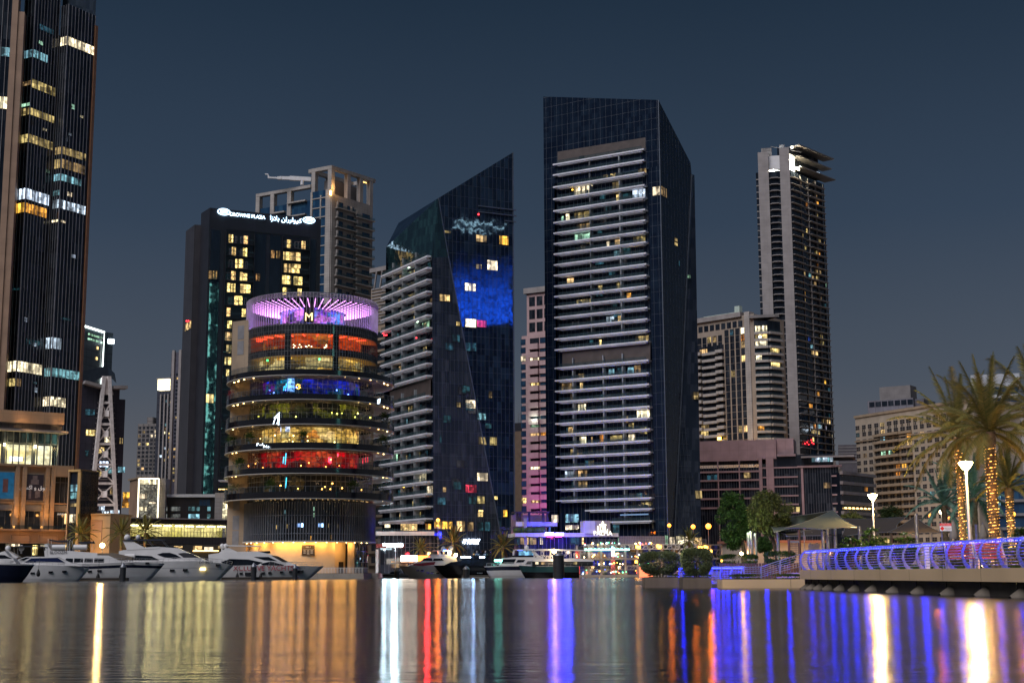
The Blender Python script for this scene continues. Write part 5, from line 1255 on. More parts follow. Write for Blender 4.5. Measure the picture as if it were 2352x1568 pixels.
    for x, w in ((689.5, 15), (736.5, 14)):
        p0, p1 = cyl(x - w / 2, 1210, 14.85), cyl(x + w / 2, 1201, 14.85); f = Face((p0.x, p0.y, 0), (p1.x, p1.y, 0)); win(r, f, 0, f.W, p0.z, p1.z, lit('blue_white_room', srgb(150, 195, 255), 9, .3, 1.2), .05, nx=3)
    for x, y, c_ in ((622, 1205, 'k'), (635, 1210, 'w'), (660, 1208, 'w'), (755, 1206, 'd'), (775, 1208, 'd'), (655, 1175, 't'), (721, 1168, 'g'), (656, 1190, 't'), (721, 1182, 'g'), (714, 1235, 'a'), (761, 1232, 'a')):
        p0, p1 = cyl(x - 1.5, y + 5, 14.85), cyl(x + 1.5, y - 5, 14.85); f = Face((p0.x, p0.y, 0), (p1.x, p1.y, 0)); win(r, f, 0, f.W, p0.z, p1.z, LM[c_], .05, nx=1)
    mb = MB(); mb.smooth = True; mb.lathe([(15.4, zb0 - .02), (12, zb0 + .05)], c, 96); mb.lathe([(15.4, zb0 - .02), (15.4, zb0 + .3)], c, 96); mb.build('base_soffit', M_SOFF, r)
    # ---- ground floor: warm wall, recess with the door, glazed bay
    zg = LZ + .05
    aa = lambda px: math.atan2(cyl(px, 1280, 13.6).y - PY, cyl(px, 1280, 13.6).x - PX)
    wallm = mat('warm_plaster', (.62, .50, .33), .7, var=.06)
    mb = MB(); mb.smooth = True; mb.lathe([(13.6, zg), (13.6, zb0)], c, 48, A0, aa(769)); mb.lathe([(13.6, zg), (13.6, zb0)], c, 16, aa(798), aa(814)); mb.lathe([(12.0, zg), (12.0, zb0)], c, 12, aa(762), aa(805)); mb.build('ground_floor_wall', wallm, r)
    mb = MB(); mb.smooth = True; mb.lathe([(13.6, zg), (13.6, zb0)], c, 24, aa(814), A1); mb.build('ground_floor_glass', M_DGL, r)
    mb = MB()
    for k in range(9): a = aa(815) + k * .12; p = pol(a, 13.65, zg); mb.box(p.x, p.y, zg, .12, .1, zb0 - zg, a)
    for f in (.35, .7): mb.lathe([(13.6, zg + (zb0 - zg) * f), (13.72, zg + (zb0 - zg) * f), (13.72, zg + (zb0 - zg) * f + .12)], c, 24, aa(814), A1)
    mb.build('glass_frames', M_MULL, r)
    p = cyl(783, 1305, 12.1); a = math.atan2(p.y - PY, p.x - PX); mb = MB(); mb.box(p.x, p.y, zg, .15, 1.2, 2.5, a); d_ = mb.build('door', mat('dark_door', (.03, .025, .02), .3), r)
    p = cyl(708, 1263, 13.75); f = Face((p.x - 1.42, p.y, 0), (p.x + 1.42, p.y, 0)); sb = MB(); f.box(sb, 0, 2.84, p.z - 1.15, p.z + 1.15, -.1, .05)
    brd = sb.build('sign_board', mat('board_brown', (.045, .038, .033), .5), r)
    wt = glow('board_letter', srgb(230, 220, 200), .55)
    text_mesh('PIER 7', .42, 'board_lettering', wt, brd, f.pt(1.42, p.z + .55, .07), f.U, f.V, .01)
    mb = MB(); f.box(mb, .2, 2.64, p.z + .22, p.z + .25, .05, .08)
    for i in range(3):
        for j in range(2): f.box(mb, .35 + i * .8, .85 + i * .8, p.z - .15 - j * .45, p.z - .05 - j * .45, .05, .08)
    f.box(mb, 1.15, 1.7, p.z - .9, p.z - .85, .05, .08); mb.build('board_lines', wt, brd)
    for px in (578, 600, 634, 652, 672, 694, 722, 744, 776, 790, 812): q_ = cyl(px, 1250, 14.6); lamp_light('soffit_light', (q_.x, q_.y - .1, zb0 - .4), srgb(255, 185, 95), 330, .8)
    for k in range(16):
        a = A0 + .5 + (A1 - A0 - 1) * k / 15; p = pol(a, 14.6, zb0 - .12); mb = MB(); mb.box(p.x, p.y, p.z, .22, .22, .08); mb.build('soffit_downlight', spot, r)
    # ---- stair tower at the left
    p0, p1 = G(527, 1000, 326), G(556, 1000, 324); f = Face((p0.x, p0.y, 0), (p1.x, p1.y, 0))
    solid(r, 'stair_tower', f, 0, f.W + 2, LZ, f.hit(540, 738)[1], 12, M_BEIGE)
    for row in (765, 800, 1020, 1155, 1200, 1235): mb = MB(); u, v = f.hit(541, row); f.box(mb, f.W * .45, f.W * .95, v - 1.6, v + 1.6, 0, .05); mb.build('stair_panel', mat('grey_panel', (.22, .22, .23), .5), r)
    # letters on the black bands
    def band(px, py): p = cyl(px, py, 19.5); a = math.atan2(p.y - PY, p.x - PX); return p, V3((-math.sin(a), math.cos(a), 0))
    wl = glow('white_neon', srgb(215, 235, 255), 6)
    p, u_ = band(628, 973); stroke_sign([[(0, 0), (.5, 1.6), (1.4, 2.4), (.2, 1.3)], [(.45, 1.2), (1.3, 1.6), (.9, 0)], [(1.35, 2.0), (1.25, -.3)]], .14, 'neon_logo', wl, r, p, u_, ZUP)
    p, u_ = band(868, 927); stroke_sign([[(0, 0), (.1, 1), (.55, .2), (.7, 1.2)]], .14, 'neon_logo', wl, r, p, u_, ZUP)
    p, u_ = band(590, 1025); stroke_sign([[(0, .2), (.1, .7), (.5, .6)], [(.7, .3), (1.5, .25), (1.6, .6)], [(1.9, -.3), (1.95, .2), (2.3, -.2), (3.3, -.35), (3.3, -.1)], [(2.7, -.3), (2.7, .1)]], .1, 'neon_lettering', wl, r, p, u_, ZUP)
    p, u_ = band(680, 891); stroke_sign([[(0, .5), (.4, .9), (.9, .6), (.5, .4), (1, .1), (.5, -.2), (.1, 0)]], .13, 'neon_logo', glow('amber_neon', srgb(255, 190, 70), 4), r, p, u_, ZUP)
    # ---- waterside platform with its white railing
    pf = thing('platform', 'stone waterside platform in front of the round building', 'platform', (PX, PY - 16, 0))
    a, b = P2(655, 312), P2(835, 310); mb = MB(); mb.prism([(a.x, a.y), (b.x, b.y), (b.x + 1, 330), (a.x, 330)], -.3, LZ + .06); mb.build('slab', M_QUAY, pf)
    a2, b2 = P2(815, 306), P2(836, 306); mb = MB(); mb.prism([(a2.x, a2.y), (b2.x, b2.y), (b2.x, 309.8), (a2.x, 309.8)], -.3, .5); mb.build('landing', M_QUAY, pf)
    rl = thing('railing', 'curved white railing in front of the warm-lit ground floor', 'railing', (b.x, b.y, LZ))
    mb = MB(); A_, B2_ = P2(726, 311.6), P2(832, 310.6)
    for k in range(16):
        q_ = A_.lerp(B2_, k / 15); mb.tube([V3((q_.x, q_.y, LZ + .06)), V3((q_.x, q_.y - .25, LZ + .55)), V3((q_.x, q_.y, LZ + 1.15))], .05, 5)
    for h in (.3, .55, .8, 1.15):
        o_ = -.2 if h < 1 else 0; mb.tube([V3((A_.x, A_.y + o_, LZ + h)), V3((B2_.x, B2_.y + o_, LZ + h)), V3((B2_.x + .8, B2_.y + 1.2, LZ + h)), V3((B2_.x + .9, B2_.y + 4, LZ + h))], .035 if h < 1 else .06, 5)
    mb.build('rails', M_WHITE, rl)
round_building()
# ================================================================== left bank: distant buildings, mall, bridge
def far_left():
    K = lambda x, y: (.3662 * x, 631.6 + .3662 * y)
    # tower with a glowing outlined edge
    F = face_px((190, 748), 900, (238, 763)); r = root_at('office_tower', 'distant tower with a glowing white outlined edge, behind the lattice tower', F, 'tower')
    hz = panel('hazy_blue_wall', (.07, .10, .12), 6, 5, .3, .3)
    t_ = F.hit(190, 748)[1]; u2 = F.hit(238, 763)[0]; b2 = Face(F.pt(F.W, 0), F.pt(F.W, 0) + V3((5.5, 3, 0)))
    mb = MB(); mb.prism([(q.x, q.y) for q in (F.pt(0, 0), F.pt(F.W, 0), b2.pt(b2.W, 0), F.pt(0, 0, -20))], LZ, t_); mb.build('wall', hz, r)
    ew = glow('edge_light', srgb(235, 250, 245), 4)
    mb = MB(); mb.bar(F.pt(0, t_, .4), F.pt(F.W, t_, .4), 1.1); mb.build('edge_light', ew, r)
    mb = MB(); mb.bar(F.pt(F.W, t_, .4), F.pt(F.W - 2.0, LZ + 60, .4), 1.1); mb.build('edge_light', ew, r)
    u, v = b2.hit(248, 780); mb = MB(); b2.box(mb, 2.5, 7, F.hit(230, 786)[1], F.hit(230, 775)[1], 0, .5); mb.build('lit_sign', glow('white_sign_far', srgb(225, 245, 255), 7), r)
    for y in (768, 779): win(r, F, F.W * .25, F.W * .95, F.hit(215, y + 5)[1], F.hit(215, y)[1], L_GREEN, .2, nx=6)
    for x, y in ((224, 799), (222, 823), (252, 801), (244, 829)): dot(r, F, x, y, .9, .9, .2, glow('warm_dot', WARM, 2), 'window')
    # lattice tower: dark slab behind, white A-frame in front
    D = face_px((188, 912), 720, (288, 918)); r = root_at('lattice_tower', 'white lattice A-frame in front of a dark tower with a peaked roof', D, 'tower')
    dm = panel('violet_dark_wall', (.035, .034, .05), 3, 4.2, .12, .35)
    t_ = D.hit(250, 915)[1]; uD = lambda x, y=1000: D.hit(x, y)[0]
    solid(r, 'dark_wall', D, -6, uD(271), LZ, D.hit(271, 890)[1], 16, dm); solid(r, 'dark_wall', D, uD(271), D.W, LZ, t_, 15, dm)
    mb = MB(); k = [D.pt(*D.hit(188, 852), .5), D.pt(*D.hit(246, 840), .5), D.pt(*D.hit(250, 863), .5), D.pt(*D.hit(232, 868), .5), D.pt(*D.hit(188, 890), .5)]
    mb.face(k); q = V3((0, 14, -2)); mb.face([k[0] + q, k[1] + q, k[1], k[0]]); mb.face([k[1], k[1] + q, k[2] + q, k[2]]); mb.build('peaked_roof', mat('dark_roof', (.03, .04, .055), .3), r)
    for a, b in ((( 190, 879), (231, 890)), ((255, 891), (287, 891))):
        mb = MB(); mb.bar(D.pt(*D.hit(*a), 2), D.pt(*D.hit(*b), 2), 6, 1.6); mb.build('roof_ledge', M_CONC, r)
    wm = mat('white_steel', (.78, .73, .70), .5)
    A = lambda x, y: D.pt(*D.hit(*K(x, y), 4), 4)
    mb = MB(); L0, L1, R0, R1 = A(652, 635), A(565, 1490), A(684, 635), A(728, 1515)
    for p, q in ((L0, L1), (R0, R1)): mb.bar(p, q, 2.3, 1.6)
    mb.build('leg_frame', wm, r)
    mb = MB(); mb.face([A(640, 750), A(712, 750), A(684, 634), A(655, 634)]); 
    mb.build('apex_panel', wm, r)
    ys = (800, 935, 1058, 1188, 1306, 1440); mb = MB()
    xl = lambda y: 652 + (565 - 652) * (y - 635) / 855; xr = lambda y: 684 + (728 - 684) * (y - 635) / 880
    for y in ys: mb = MB(); mb.bar(A(xl(y), y), A(xr(y), y), 1.3, 1.2); mb.build('cross_beam', wm, r)
    mb = MB()
    for y0, y1 in zip(ys[:-1], ys[1:]):
        mb.bar(A(xl(y0), y0), A(xr(y1), y1), .6); mb.bar(A(xr(y0), y0), A(xl(y1), y1), .6)
        m = A((xl(y0) + xr(y1)) / 2, (y0 + y1) / 2); mb.box(m.x, m.y, m.z - 1.6, 3, 1.2, 3.2)
    mb.build('cross_braces', wm, r)
    mb = MB()
    for j in range(22):
        y = 800 + j * 32; mb.bar(A(xl(y) - 24, y), A(xr(y) + 24, y), .25, .3)
    mb.build('balcony_ledges', M_CONC, r)
    rnd = random.Random(2)
    for x, y, c in ((535, 840, 'e'), (540, 968, 'w'), (750, 1020, 'd'), (535, 1098, 'e'), (625, 1165, 'k'), (660, 1205, 't'), (600, 1225, 'd'), (540, 1280, 'c'), (740, 1200, 't'), (655, 1010, 'c'), (610, 1078, 'w'), (690, 1335, 'd'), (620, 1440, 'k'), (770, 1390, 'a'), (765, 1420, 'a'), (770, 1360, 'a'), (690, 1470, 'k'), (640, 1480, 'k')):
        u, v = D.hit(*K(x, y)); win(r, D, u, u + rnd.uniform(1.5, 5), v - 3.0, v, LM[c], .2)
    # pale apartment tower, far
    F = face_px((317, 973), 1000, (363, 972)); r = root_at('apartment_tower', 'small pale grey apartment tower far behind the beige block', F, 'tower')
    m = panel('pale_far', (.22, .20, .19), 4, 3.6, .3, .7); solid(r, 'wall', F, 0, F.W, LZ, F.hit(330, 973)[1], 14, m)
    solid(r, 'raised_core', F, F.W * .45, F.W * .75, F.hit(330, 973)[1], F.hit(330, 958)[1], 10, m)
    fill_windows(r, F, [(F.W * (.04 + .2 * i), F.W * (.17 + .2 * i)) for i in range(5)], [(F.hit(330, 985 + 9.4 * j)[1], F.hit(330, 979 + 9.4 * j)[1]) for j in range(12)], M_DGL, (), .12, .1, 2, 5, 100, M_CONC_D)
    # tower with a glowing lantern crown
    F = face_px((361, 905), 800, (401, 903)); r = root_at('crowned_tower', 'slim dark tower with a glowing yellow-white lantern crown', F, 'tower')
    solid(r, 'wall', F, 0, F.W, LZ, F.hit(380, 897)[1], 12, panel('slim_dark', (.05, .055, .075), 2, 4, .2, .3))
    mb = MB()
    for x in (.2, .42, .62, .85): F.box(mb, F.W * x, F.W * x + .8, LZ, F.hit(380, 905)[1], 0, .6)
    mb.build('pale_strips', M_CONC, r)
    for k, (a, b) in enumerate(((.02, .28), (.34, .66), (.72, .98))):
        mb = MB(); F.box(mb, F.W * a, F.W * b, F.hit(380, 895)[1], F.hit(380, 869 if k < 2 else 874)[1], -3, .3); mb.build('lantern_panel', glow('lantern_glow', srgb(255, 238, 190), 2.6), r)
    mb = MB(); F.box(mb, -.5, F.W + .5, F.hit(380, 870)[1], F.hit(380, 867.5)[1], -8, .6); mb.build('crown_roof', M_CONC, r)
    fill_windows(r, F, [(F.W * .27, F.W * .4), (F.W * .48, F.W * .6), (F.W * .68, F.W * .82)], [(F.hit(380, 915 + 9 * j)[1], F.hit(380, 909 + 9 * j)[1]) for j in range(22)], M_DGL, (), .16, .1, 1, 6, 100, None, 'cdkt')
    # thin pale twin-fin tower
    F = face_px((394, 806), 770, (420, 804)); r = root_at('slender_tower', 'slender tower with two pale vertical fins, left of the dark hotel', F, 'tower')
    t_ = F.hit(410, 804)[1]; solid(r, 'wall', F, 0, F.W, LZ, t_ - 1, 12, mat('violet_grey', (.09, .09, .12), .5)); mb = MB()
    for a in (.25, .85): F.box(mb, F.W * a - .7, F.W * a + .9, LZ, t_, 0, 1)
    mb.build('pale_fins', M_CONC, r); 
    fill_windows(r, F, [(F.W * .48, F.W * .76), (.1, F.W * .14)], [(F.hit(410, 862 + 9 * j)[1], F.hit(410, 857 + 9 * j)[1]) for j in range(28)], M_DGL, (), .15, .1, 1, 9, 100, None, 'wdda')
    # beige block with the light-framed patterned screen
    Q = lambda x, y: (.2344 * x, 1091 + .2344 * y)
    F = face_px((318, 1096), 420, (364, 1096)); r = root_at('beige_block', 'beige block with a bright light-framed patterned screen', F)
    S_ = Face(F.pt(-4.2, 0, -9), F.pt(0, 0)); t_ = F.hit(340, 1096)[1]
    mb = MB(); mb.prism([(q.x, q.y) for q in (S_.pt(0, 0), F.pt(0, 0), F.pt(F.W, 0), F.pt(F.W + 2, 0, -9))], LZ, t_); mb.build('wall', M_TAN, r)
    solid(r, 'side_wall', F, F.W, F.W + 2, LZ, F.hit(370, 1097)[1], 8, M_CONC, -1)
    mb = MB(); S_.box(mb, -.6, S_.W + .1, t_ - .4, t_ + .1, -2, .5); mb.build('cornice', M_BEIGE, r)
    mb = MB(); uF = lambda x: F.hit(Q(x, 0)[0], 1150)[0]; vF = lambda y: F.hit(340, Q(0, y)[1])[1]
    a, b, c_, d_ = uF(1358), uF(1548), vF(420), vF(32)
    F.quad(mb, a, b, c_, d_, .05); mb.build('patterned_screen', interior('screen_pattern', [(.05, .05, .05), srgb(150, 140, 120), (.1, .1, .1), srgb(220, 215, 190), srgb(60, 60, 60)], .5, 2.4, 2.4, 4, .6), r)
    fe = glow('frame_light', srgb(255, 240, 200), 3.2)
    for q in ((a - .25, a + .1, c_, d_), (b - .1, b + .25, c_, d_), (a, b, d_ - .2, d_ + .1)): mb = MB(); F.box(mb, *q, 0, .3); mb.build('frame_light', fe, r)
    for x0, x1, y0, y1 in ((1365, 1540, 35, 90), (1368, 1440, 182, 230), (1368, 1440, 308, 350), (1460, 1530, 262, 280)): win(r, F, uF(x0), uF(x1), vF(y1), vF(y0), L_CREAM, .1)
    # dark hotel podium with the white slab roof
    F = face_px((364, 1137), 424, (495, 1137)); r = root_at('hotel_podium', 'low dark glass hotel podium under a white slab roof', F)
    v = lambda y: F.hit(430, Q(0, y)[1])[1]; u = lambda x: F.hit(Q(x, 0)[0], 1160)[0]
    solid(r, 'wall', F, 0, F.W, LZ, v(215), 15, M_DARKP); solid(r, 'roof_slab', F, -.3, F.W + .3, v(215), v(186), 16, M_WHITE, .8)
    for x0, x1 in ((1587, 1643), (1675, 1772), (1848, 1960), (2032, 2066)):
        for y0, y1, m in ((306, 350, L_DIM), (378, 425, L_DIM)): win(r, F, u(x0), u(x1), v(y1), v(y0), LM['t'] if x0 > 1800 else lit('curtain_grey', srgb(190, 195, 190), .32, .5, 2), .06)
    win(r, F, u(1950), u(2060), v(300), v(235), M_BLUEGL, .05)
    F = face_px((494, 1131), 418, (527, 1131)); r = root_at('white_pillar_block', 'white block with a lit patterned panel, next to the round building', F)
    solid(r, 'wall', F, 0, F.W, LZ, F.hit(510, 1131)[1], 10, M_WSTONE); win(r, F, F.W * .55, F.W, F.hit(510, 1192)[1], F.hit(510, 1152)[1], L_CREAM, .08, nx=4, ny=6)
    solid(r, 'lit_pergola', F, F.W * .2, F.W, F.hit(510, 1131)[1] + 3.4, F.hit(510, 1131)[1] + 3.7, 6, M_WHITE); 
    for k in range(3): mb = MB(); F.box(mb, F.W * (.25 + .25 * k), F.W * (.25 + .25 * k) + .8, F.hit(510, 1124)[1], F.hit(510, 1122.5)[1], .4, .6); mb.build('warm_lamp', glow('warm_strip', srgb(255, 205, 120), 6), r)
    # ---- glazed footbridge
    F = face_px((246, 1188), 345, (527, 1194)); r = root_at('footbridge', 'covered glazed footbridge with a line of yellow lights inside', F, 'bridge')
    v = lambda y: F.hit(390, Q(0, y)[1])[1]; u = lambda x: F.hit(Q(x, 0)[0], 1220)[0]
    W0, W1 = u(1055), u(2240)
    mb = MB(); F.box(mb, W0, W1, v(478), v(428), -4, 0); mb.build('fascia', mat('bronze_panel', (.05, .045, .038), .4, .3), r)
    mb = MB(); F.box(mb, W0, W1, v(430), v(418), -5, .4); mb.build('roof', M_CONC, r)
    mb = MB(); F.box(mb, W0, W1, v(673), v(600), -4, 0); mb.build('lower_panel', panel('ribbed_dark', (.04, .04, .042), .9, 30, .06, .5), r)
    mb = MB(); F.quad(mb, W0, W1, v(600), v(478), -3.6); mb.build('back_wall', interior('bridge_inside', [srgb(110, 100, 30), srgb(200, 180, 90), srgb(150, 140, 50), srgb(235, 215, 130), srgb(80, 110, 70)], 1.1, .4, .3, 2, .6), r)
    mb = MB(); F.quad(mb, W0, W1, v(600), v(478), -.1); mb.build('glazing', clear('shopfront_glass'), r)
    mb = MB()
    for k in range(38): uu = W0 + (W1 - W0) * k / 37; F.box(mb, uu - .05, uu + .05, v(600), v(478), -.1, .05)
    F.box(mb, W0, W1, v(552), v(548), -.1, .06); mb.build('window_frames', mat('olive_frame', (.13, .12, .08), .5), r)
    yl = glow('bridge_tube', srgb(255, 240, 175), 16)
    for k in range(11): a = W0 + .3 + (W1 - W0) * k / 11; mb = MB(); F.box(mb, a, a + (W1 - W0) / 11 - .9, v(499), v(490), -1.0, -.7); mb.build('ceiling_tube', yl, r)
    for k in range(12): lamp_light('bridge_light', F.pt(W0 + (W1 - W0) * (k + .5) / 12, v(520), -1.8), srgb(255, 228, 150), 800 if k != 4 else 1800, .9)
    # ---- plain beige stair block
    F = face_px((186, 1183), 334, (254, 1182)); r = root_at('stair_block', 'plain sand-coloured block between the mall and the footbridge', F)
    t_ = F.hit(220, 1182)[1]; solid(r, 'wall', F, 0, F.W, LZ, t_, 10, mat('sand_wall', (.5, .34, .17), .7, var=.08)); solid(r, 'coping', F, -.2, F.W + .2, t_, t_ + .35, 10.4, mat('sand_wall', (.5, .34, .17)), .25)
    u = lambda x: F.hit(Q(x, 0)[0], 1220)[0]; v = lambda y: F.hit(220, Q(0, y)[1])[1]
    mb = MB()
    for a, b, c_, d_ in ((885, 1000, 445, 437), (885, 890, 670, 445), (995, 1000, 670, 445)): F.box(mb, u(a), u(b), v(c_), v(d_), 0, .12)
    F.box(mb, u(890), u(995), v(560), v(450), 0, .05); mb.build('recessed_panel', M_TAN, r)
    lamp_light('wall_fill', F.pt(F.W * .55, LZ + 2, 4), srgb(255, 185, 95), 1100, .4)  # unseen fill spot added to warm the plain wall
far_left()

def mall():
    K = lambda x, y: (.3662 * x, 631.6 + .3662 * y); Q = lambda x, y: (.2344 * x, 1091 + .2344 * y)
    F = face_px((0, 1068), 328, (157, 1074)); r = root_at('mall', 'sand-coloured shopping mall with a bright glazed top-floor restaurant and two billboards', F)
    u = lambda x, y=1150: F.hit(K(x, 0)[0], y)[0]; v = lambda y: F.hit(60, K(0, y)[1])[1]
    wm = panel('mall_stone', (.42, .29, .18), 3.2, 2.4, .04, .65, .06, .7)
    solid(r, 'wall', F, -9, u(447), LZ, v(1190), 18, wm)
    mb = MB(); F.box(mb, -9, u(450), v(1200), v(1186), -1, .8); F.box(mb, -9, u(447), v(1432), v(1425), -.1, .5); mb.build('cornice', wm, r)
    mb = MB()
    for x in (85, 130, 275, 310): F.box(mb, u(x) , u(x + 26), LZ, v(1195), 0, .7)
    F.box(mb, u(330), u(447), v(1258), v(1190), 0, .9)
    mb.build('pilaster', wm, r)
    for x0, x1, y0, y1, nm, col in ((-60, 80, 1240, 1405, 'blue_poster', srgb(40, 120, 170)), (155, 265, 1248, 1410, 'dark_poster', srgb(50, 42, 50))):
        mb = MB(); F.box(mb, u(x0 - 6), u(x1 + 6), v(y1 + 8), v(y0 - 8), 0, .3); F.box(mb, u(x0), u(x1), v(y1), v(y0), .3, .34)
        fr = MB(); F.box(fr, u(x0 - 6), u(x1 + 6), v(y1 + 8), v(y0 - 8), 0, .3); pf = fr.build('billboard_frame', mat('billboard_frame', (.3, .24, .18), .5), r)
        mb = MB(); F.box(mb, u(x0), u(x1), v(y1), v(y0), .3, .36); mb.build('billboard', mat(nm, tuple(c * .5 for c in col), .5, var=.5, scale=.9, emit=col, es=.25), pf)
        if x0 < 0:
            mb = MB(); F.box(mb, u(10), u(42), v(1365), v(1282), .36, .42); mb.build('poster_shape', mat('phone_shape', (.05, .03, .04), .3, var=.6, scale=1.5, emit=(.3, .1, .08), es=.15), pf)
        else:
            for a, b, c_, d_ in ((185, 235, 1280, 1310), (195, 225, 1255, 1280), (175, 190, 1310, 1400), (215, 232, 1345, 1395), (232, 246, 1340, 1390)): mb = MB(); F.box(mb, u(a), u(b), v(d_), v(c_), .36, .4); mb.build('poster_shape', mat('poster_figure', (.1, .075, .075), .5, var=.6, scale=1.2, emit=(.2, .15, .15), es=.15), pf)
            text_mesh('\uFE90\uFEB4\uFEDB\uFE8D \u0648 \uFED5\uFEEE\uFEB4\uFE97', 1.3, 'poster_lettering', glow('poster_letter', (.8, .75, .75), .5), pf, F.pt(u(210), v(1342), .45), F.U, F.V, .02)
    # dark shop windows
    mb = MB(); F.box(mb, u(338), u(434), v(1445), v(1258), 0, .12); mb.build('dark_window', M_DGL, r)
    mb = MB()
    for x in (338, 370, 402, 433): F.box(mb, u(x), u(x) + .1, v(1445), v(1258), .1, .22)
    for y in (1258, 1295, 1440): F.box(mb, u(338), u(434), v(y), v(y) + .12, .1, .2)
    mb.build('window_frames', M_MULL, r)
    for x0, x1 in ((-40, 72), (145, 255), (332, 432)):
        win(r, F, u(x0), u(x1), LZ + 4.6, v(1478), M_DGL, .1, nx=3, name='shop_window', frame=M_MULL)
        mb = MB(); F.box(mb, u(x0 - 5), u(x1 + 5), v(1475), v(1440), 0, .4); mb.build('fascia', mat('grey_fascia', (.16, .16, .17), .5), r)
    # signs and lit post by the corner
    text_mesh('AWANI', .62, 'shop_lettering', glow('shop_letter', (.75, .75, .75), .6), r, F.pt(u(387), v(1500), .5), F.U, F.V, .03)
    mb = MB(); F.box(mb, u(408), u(428), v(1555), v(1490), .2, .9); mb.build('lit_post', glow('lit_post', srgb(255, 215, 140), 1.4), r)
    # set-back glazed restaurant floor
    mb = MB(); B = Face(F.pt(-9, 0, -3), F.pt(u(362), 0, -3)); o = 9.0
    ub = lambda x: B.hit(K(x, 0)[0], 1040)[0]; vb = lambda y: B.hit(60, K(0, y)[1])[1]
    solid(r, 'upper_wall', B, 0, ub(358), vb(1055), vb(985), 9, M_DGL)
    mb = MB(); B.quad(mb, 0, ub(358), v(1190), vb(1055), -4); mb.build('lit_interior', interior('restaurant_inside', [srgb(255, 225, 140), srgb(255, 250, 220), srgb(235, 200, 110), srgb(255, 245, 200)], 1.7, .25, .25, 1, .75), r)
    mb = MB(); B.quad(mb, 0, ub(358), v(1190), vb(1055), 0); mb.build('glazing', clear('shopfront_glass'), r)
    mb = MB()
    for x in (-30, 8, 40, 80, 118, 160, 200, 232, 275, 315, 358): B.box(mb, ub(x) - .12, ub(x) + .12, v(1190), vb(985), -.1, .25)
    for y in (1057, 985): B.box(mb, 0, ub(360), vb(y), vb(y) + .2, -.1, .25)
    for x in (20, 208): B.box(mb, ub(x) - .3, ub(x) + .3, v(1190), vb(985), .2, .8)
    mb.build('window_frames', M_MULL, r)
    mb = MB(); B.box(mb, 0, ub(405), vb(985), vb(972), -9, 2.4); mb.build('canopy', M_CONC, r)
    solid(r, 'grey_band', B, 0, ub(380), vb(972), vb(900), 10, panel('grey_band', (.16, .16, .18), 1.6, 8, .03, .5), .3)
    solid(r, 'roof_parapet', B, 0, ub(384), vb(930), vb(855), 10, wm, 1.2); solid(r, 'grey_band', B, 0, ub(380), vb(985), vb(930), 10, panel('grey_band', (.16, .16, .18)), .3)
    for k in range(4): lamp_light('restaurant_light', B.pt(6 + k * 5.5, vb(1080), 1.5), srgb(255, 225, 150), 420, .6)
    for x, y in ((28, 1062), (222, 1075)): dot(r, B, *K(x, y), .25, .3, .9, glow('wall_lamp', srgb(255, 220, 150), 14), 'wall_lamp')
    dot(r, B, *K(100, 1152), 1.4, .5, -1.5, glow('white_lamp_row', srgb(240, 250, 255), 5), 'lamp')
    # gold-framed glazed corner
    Cf = face_px((163, 1080), 331, (189, 1079)); solid(r, 'corner_frame', Cf, -.3, 0, LZ, Cf.hit(175, 1079)[1], 6, wm, .5); solid(r, 'corner_frame', Cf, Cf.W - .8, Cf.W, LZ, Cf.hit(175, 1079)[1], 6, mat('gold_stone', (.5, .33, .13), .6), .5)
    solid(r, 'corner_glass', Cf, 0, Cf.W, LZ, Cf.hit(175, 1081)[1], 6, M_DGL); mb = MB(); Cf.box(mb, -.3, Cf.W, Cf.hit(175, 1083)[1], Cf.hit(175, 1078)[1], -5, .6); mb.build('corner_lintel', mat('gold_stone', (.5, .33, .13)), r)
    for y0, y1, c in ((1112, 1128, 't'), (1130, 1145, 't'), (1155, 1163, 'd'), (1180, 1200, 'c')): win(r, Cf, .2, Cf.W * .8, Cf.hit(175, y1)[1], Cf.hit(175, y0)[1], LM[c], .08, nx=2)
    # roof garden shrubs in a planter
    # ---- brown retaining podium along the water
    P = face_px((-60, 1216), 318, (252, 1221)); p = root_at('podium_wall', 'long brown podium wall with recessed panels behind the moored yachts', P, 'wall')
    up = lambda x: P.hit(Q(x, 0)[0], 1230)[0]; vp = lambda y: P.hit(80, Q(0, y)[1])[1]
    pm = panel('podium_stone', (.30, .18, .10), 5.2, 4, .05, .7, .05, .7)
    solid(p, 'wall', P, 0, up(790), vp(668), vp(530), 8, pm); mb = MB()
    P.box(mb, 0, up(795), vp(545), vp(528), 0, .35); P.box(mb, 0, up(795), vp(668), vp(655), 0, .5)
    for x in (105, 375, 640):
        for a, b, c_, d_ in ((x, x + 190, 580, 575), (x, x + 5, 655, 580), (x + 185, x + 190, 655, 580)): P.box(mb, up(a), up(b), vp(c_), vp(d_), 0, .14)
        P.box(mb, up(x + 10), up(x + 180), vp(650), vp(595), 0, .06)
    mb.build('recessed_panels', M_TAN, p)
    mb = MB(); P.box(mb, 0, up(905), vp(528), vp(490), .1, .16); mb.build('glass_rail', C_RAILD, p)
    # lit shop fronts at quay level
    solid(p, 'shop_wall', P, 0, up(1060), LZ, vp(668), 5, mat('shop_dark', (.03, .028, .025), .6), -3)
    for x0, x1, y0, y1, c in ((102, 245, 670, 695, 'c'), (370, 425, 680, 780, 'w'), (445, 530, 675, 705, 'c'), (0, 40, 700, 750, 'd'), (730, 800, 690, 720, 'w'), (850, 940, 690, 730, 'd')): win(p, P, up(x0), up(x1), vp(y1), vp(y0), LM[c], -2.8, nx=3)
    for k in range(5): lamp_light('podium_fill', P.pt(4 + k * 6.5, vp(500), 4.5), srgb(255, 180, 95), 500, .3)  # unseen fill spots added along the podium wall
